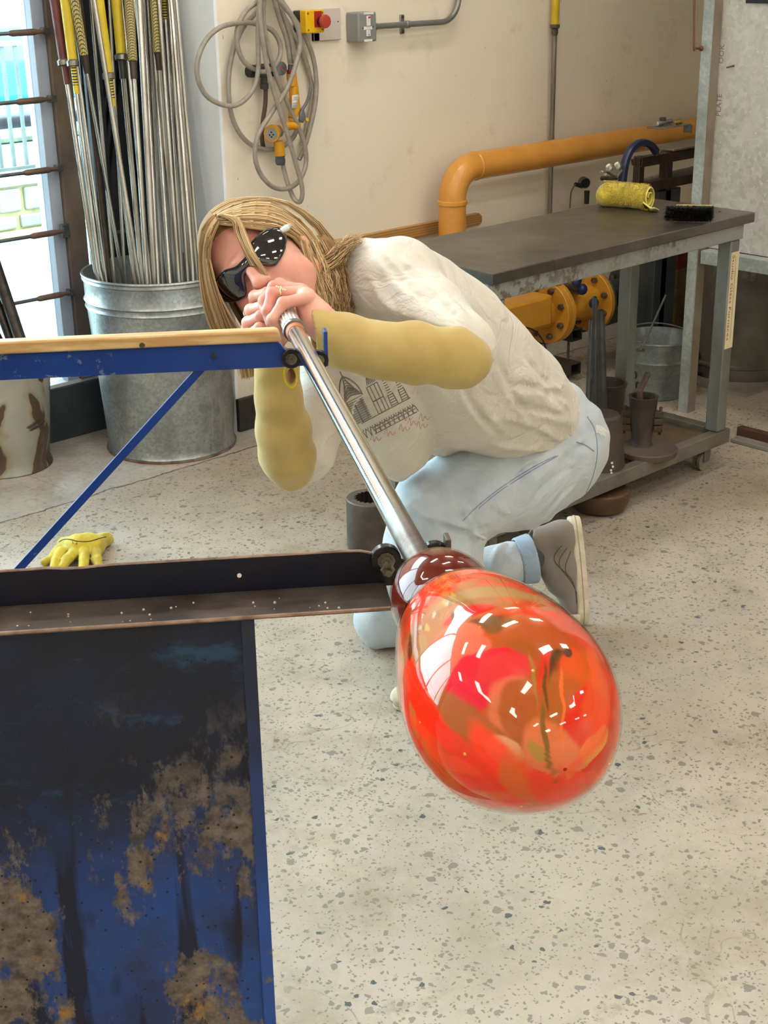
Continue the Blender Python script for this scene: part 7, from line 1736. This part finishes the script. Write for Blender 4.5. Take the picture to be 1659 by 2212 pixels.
MB().cyl(sp(1332, 384, sy-.03), (sp(1332, 384, sy-.03)[0]+.02, sy+.05, sp(1332, 384)[2]-.005), .008, n=10).build('support_arm', pm('dark_bar_steel', '2c2724'), skl)
ty = 2.80; t0 = P(1396, 274, Y=ty+.06); 
tr_ = thing('tool_tray', 'thin steel tray holding an air pencil beside the cabinet post', 'tray', (t0[0], ty, t0[2]))
MB().box((t0[0], ty, t0[2]-.004), (CXX-.003, ty+.06, t0[2])).build('tray', pm('worn_steel_tray', '7b7770', '55524c', 20, .4, .6), tr_, bevel=.001)
MB().box((CXX-.006, ty-.002, t0[2]-.03), (CXX-.0005, ty+.03, t0[2]-.0045)).build('bracket', pm('worn_steel_tray', '7b7770'), tr_)
ap = thing('air_pencil', 'silver tubular air tool lying on the thin steel tray', 'tool', (t0[0]+.04, ty+.05, t0[2]))
MB().lathe([(0, .005), (.001, .009), (.045, .009), (.047, .007), (.105, .007)], (t0[0]+.018, ty+.034, t0[2]+.0095), nrm((1, .15, 0)), 18).build('barrel', pm('shiny_zinc', 'bdbcb2'), ap)
MB().obox((t0[0]+.060, ty+.040, t0[2]+.020), np.eye(3), (.010, .008, .007)).build('black_clip', MBLK, ap, bevel=.003)
bt = thing('brass_nozzle', 'brass nozzle lying on the tray against the cabinet post', 'nozzle', (t0[0]+.16, ty+.02, t0[2]))
MB().lathe([(0, .003), (.001, .005), (.004, .005), (.015, .008), (.040, .009)], (t0[0]+.088, ty+.014, t0[2]+.0095), nrm((1, .1, 0)), 16).build('nozzle', pm('yellow_brass', 'b39a52', '957d3c', 20, .35, .9), bt)

# ================================================================== on the floor
mo = P(803, 1180, z=0); mo = mo-nrm(mo*[1, 1, 0])*-.0
mo = np.array((mo[0], mo[1], 0)); hmo = P(800, 1074, Y=mo[1])[2]; Rm = .068
om = thing('optic_mould', 'dark iron optic mould with a toothed bore standing on the floor', 'mould', mo)
MB().lathe([(0, Rm-.004), (.004, Rm), (hmo-.003, Rm), (hmo, Rm-.003), (hmo, .046)], mo, UP, 48, (True, False)).build('body', pm('grey_brown_iron', '4e453f', '6a6059', 10, .5, .4, bump=.3), om)
n = 40; vs1 = []
for (h, f) in ((hmo+.0002, 1.0), (.02, .8)):
    for k in range(n):
        a = 2*pi*k/n; r = (.050 if k % 2 else .040)*f; vs1.append(mo+np.array((cos(a)*r, sin(a)*r, h)))
MB().add(vs1, [(k, (k+1) % n, n+(k+1) % n, n+k) for k in range(n)]+[tuple(range(2*n-1, n-1, -1))]).build('toothed_bore', pm('dark_bore_iron', '2a2420', '3a322c', 14, .6, .3), om, smooth=0)
rim_o = MB(); ov_ = []
for k in range(n):
    a = 2*pi*k/n; ov_.append(mo+np.array((cos(a)*(Rm-.003), sin(a)*(Rm-.003), hmo+.0003)))
rim_o.add(ov_+vs1[:n], [(k, (k+1) % n, n+(k+1) % n, n+k) for k in range(n)]).build('top_rim', pm('worn_rim_iron', '6e665d', '57504a', 20, .5, .4), om, smooth=0)
# yellow leather glove
MGLV = NT('yellow_hide'); MGLV.set(col=MGLV.mix(MGLV.step(MGLV.noise(22, 5, .6), .35, .7), lin('d2bd34'), lin('a99a2c')), rough=.75, sheen=.2); MGLV.bump(MGLV.noise(60, 4), .5, .003); MGLV = MGLV.m
g8 = lambda x, y, z: P(60+x/8.295, 1130+y/8.295, z=z)
glv = thing('leather_glove', 'yellow leather work glove lying palm down on the painted floor', 'glove', P(165, 1215, z=0))
W = np.array([g8(150, 200, 0), g8(1560, 200, 0), g8(150, 960, 0), g8(1500, 960, 0)])
S = SDF(W.min(0)-[.03, .03, 0], W.max(0)+[.03, .03, .11], .0026)
S.chain([g8(700, 400, .026), g8(930, 430, .034), g8(1150, 420, .030), g8(1400, 290, .020)], [.024, .030, .028, .016], .03)
S.chain([g8(640, 360, .020), g8(1000, 350, .026), g8(1400, 290, .020)], [.018, .018, .015], .02)
for ch in ([(600, 520, .030, .017), (500, 700, .018, .0125), (450, 850, .010, .0095)], [(850, 520, .032, .016), (720, 640, .026, .0135), (620, 790, .012, .0110)],
           [(1020, 520, .034, .0155), (1000, 700, .022, .0125), (975, 900, .009, .0095)], [(1220, 500, .032, .0155), (1240, 660, .022, .013), (1270, 820, .010, .0100)],
           [(560, 480, .024, .016), (430, 640, .014, .0125), (300, 700, .012, .0110)]):
    F2 = SDF(S.lo, S.lo+S.h*(np.array(S.n)-1), S.h); F2.chain([g8(a, b, c) for a, b, c, d in ch], [d for a, b, c, d in ch], .006)
    nn2 = tuple(min(a, b) for a, b in zip(F2.n, S.n)); sl = tuple(slice(0, q) for q in nn2); A1 = S.f[sl]; B1 = F2.f[sl]; k = .004; hh2 = np.maximum(k-np.abs(A1-B1), 0)/k; S.f[sl] = np.minimum(A1, B1)-hh2*hh2*k*.25
for (a, b) in (((820, 470, .062), (560, 540, .045)), ((960, 480, .066), (900, 560, .05)), ((1110, 480, .064), (1130, 600, .045)), ((1180, 400, .060), (1360, 420, .035)), ((700, 440, .052), (980, 420, .064))):
    S.cone(g8(*a), g8(*b), .004, .003, .010, 'sub')
S.disp(wv((nrm(CR+CU*.3), .035, .0012, 1, CF, .06), (nrm(CU+CF*.3), .026, .0010, 2, CR, .05)))
S.f[:] = np.maximum(S.f, (.001-S.ax[2].reshape(1, 1, -1)).astype(np.float32))
gm = S.mesh('hide', MGLV, glv, 1)
bvg = bvh_of(gm)
o_ = []
for (x, y) in catmull([(560, 330, 0), (650, 275, 0), (760, 268, 0), (900, 300, 0), (1100, 300, 0), (1300, 240, 0), (1420, 215, 0), (1490, 250, 0), (1480, 310, 0)], 6) and [(p[0], p[1]) for p in catmull([(560, 330, 0), (650, 285, 0), (760, 285, 0), (900, 318, 0), (1100, 318, 0), (1300, 262, 0), (1400, 240, 0)], 6)]:
    q = hit(bvg, 60+x/8.295, 1130+(y+8)/8.295)
    if q is not None: o_.append(q)
if len(o_) > 4: MB().tube(o_, .0016, 6).build('dark_binding', pm('olive_binding', '5a5a2a', '47471f', 60, .8), gm)
o_ = [hit(bvg, 60+x/8.295, 1130+y/8.295, .0008) for (x, y) in ((792, 305), (888, 320), (884, 382), (800, 360))]
if all(q is not None for q in o_): MB().add(o_, [(0, 1, 2, 3)]).build('cuff_label', pm('dark_label_cloth', '3d3a2a', '6a6750', 90, .7), gm, solid=.0008)
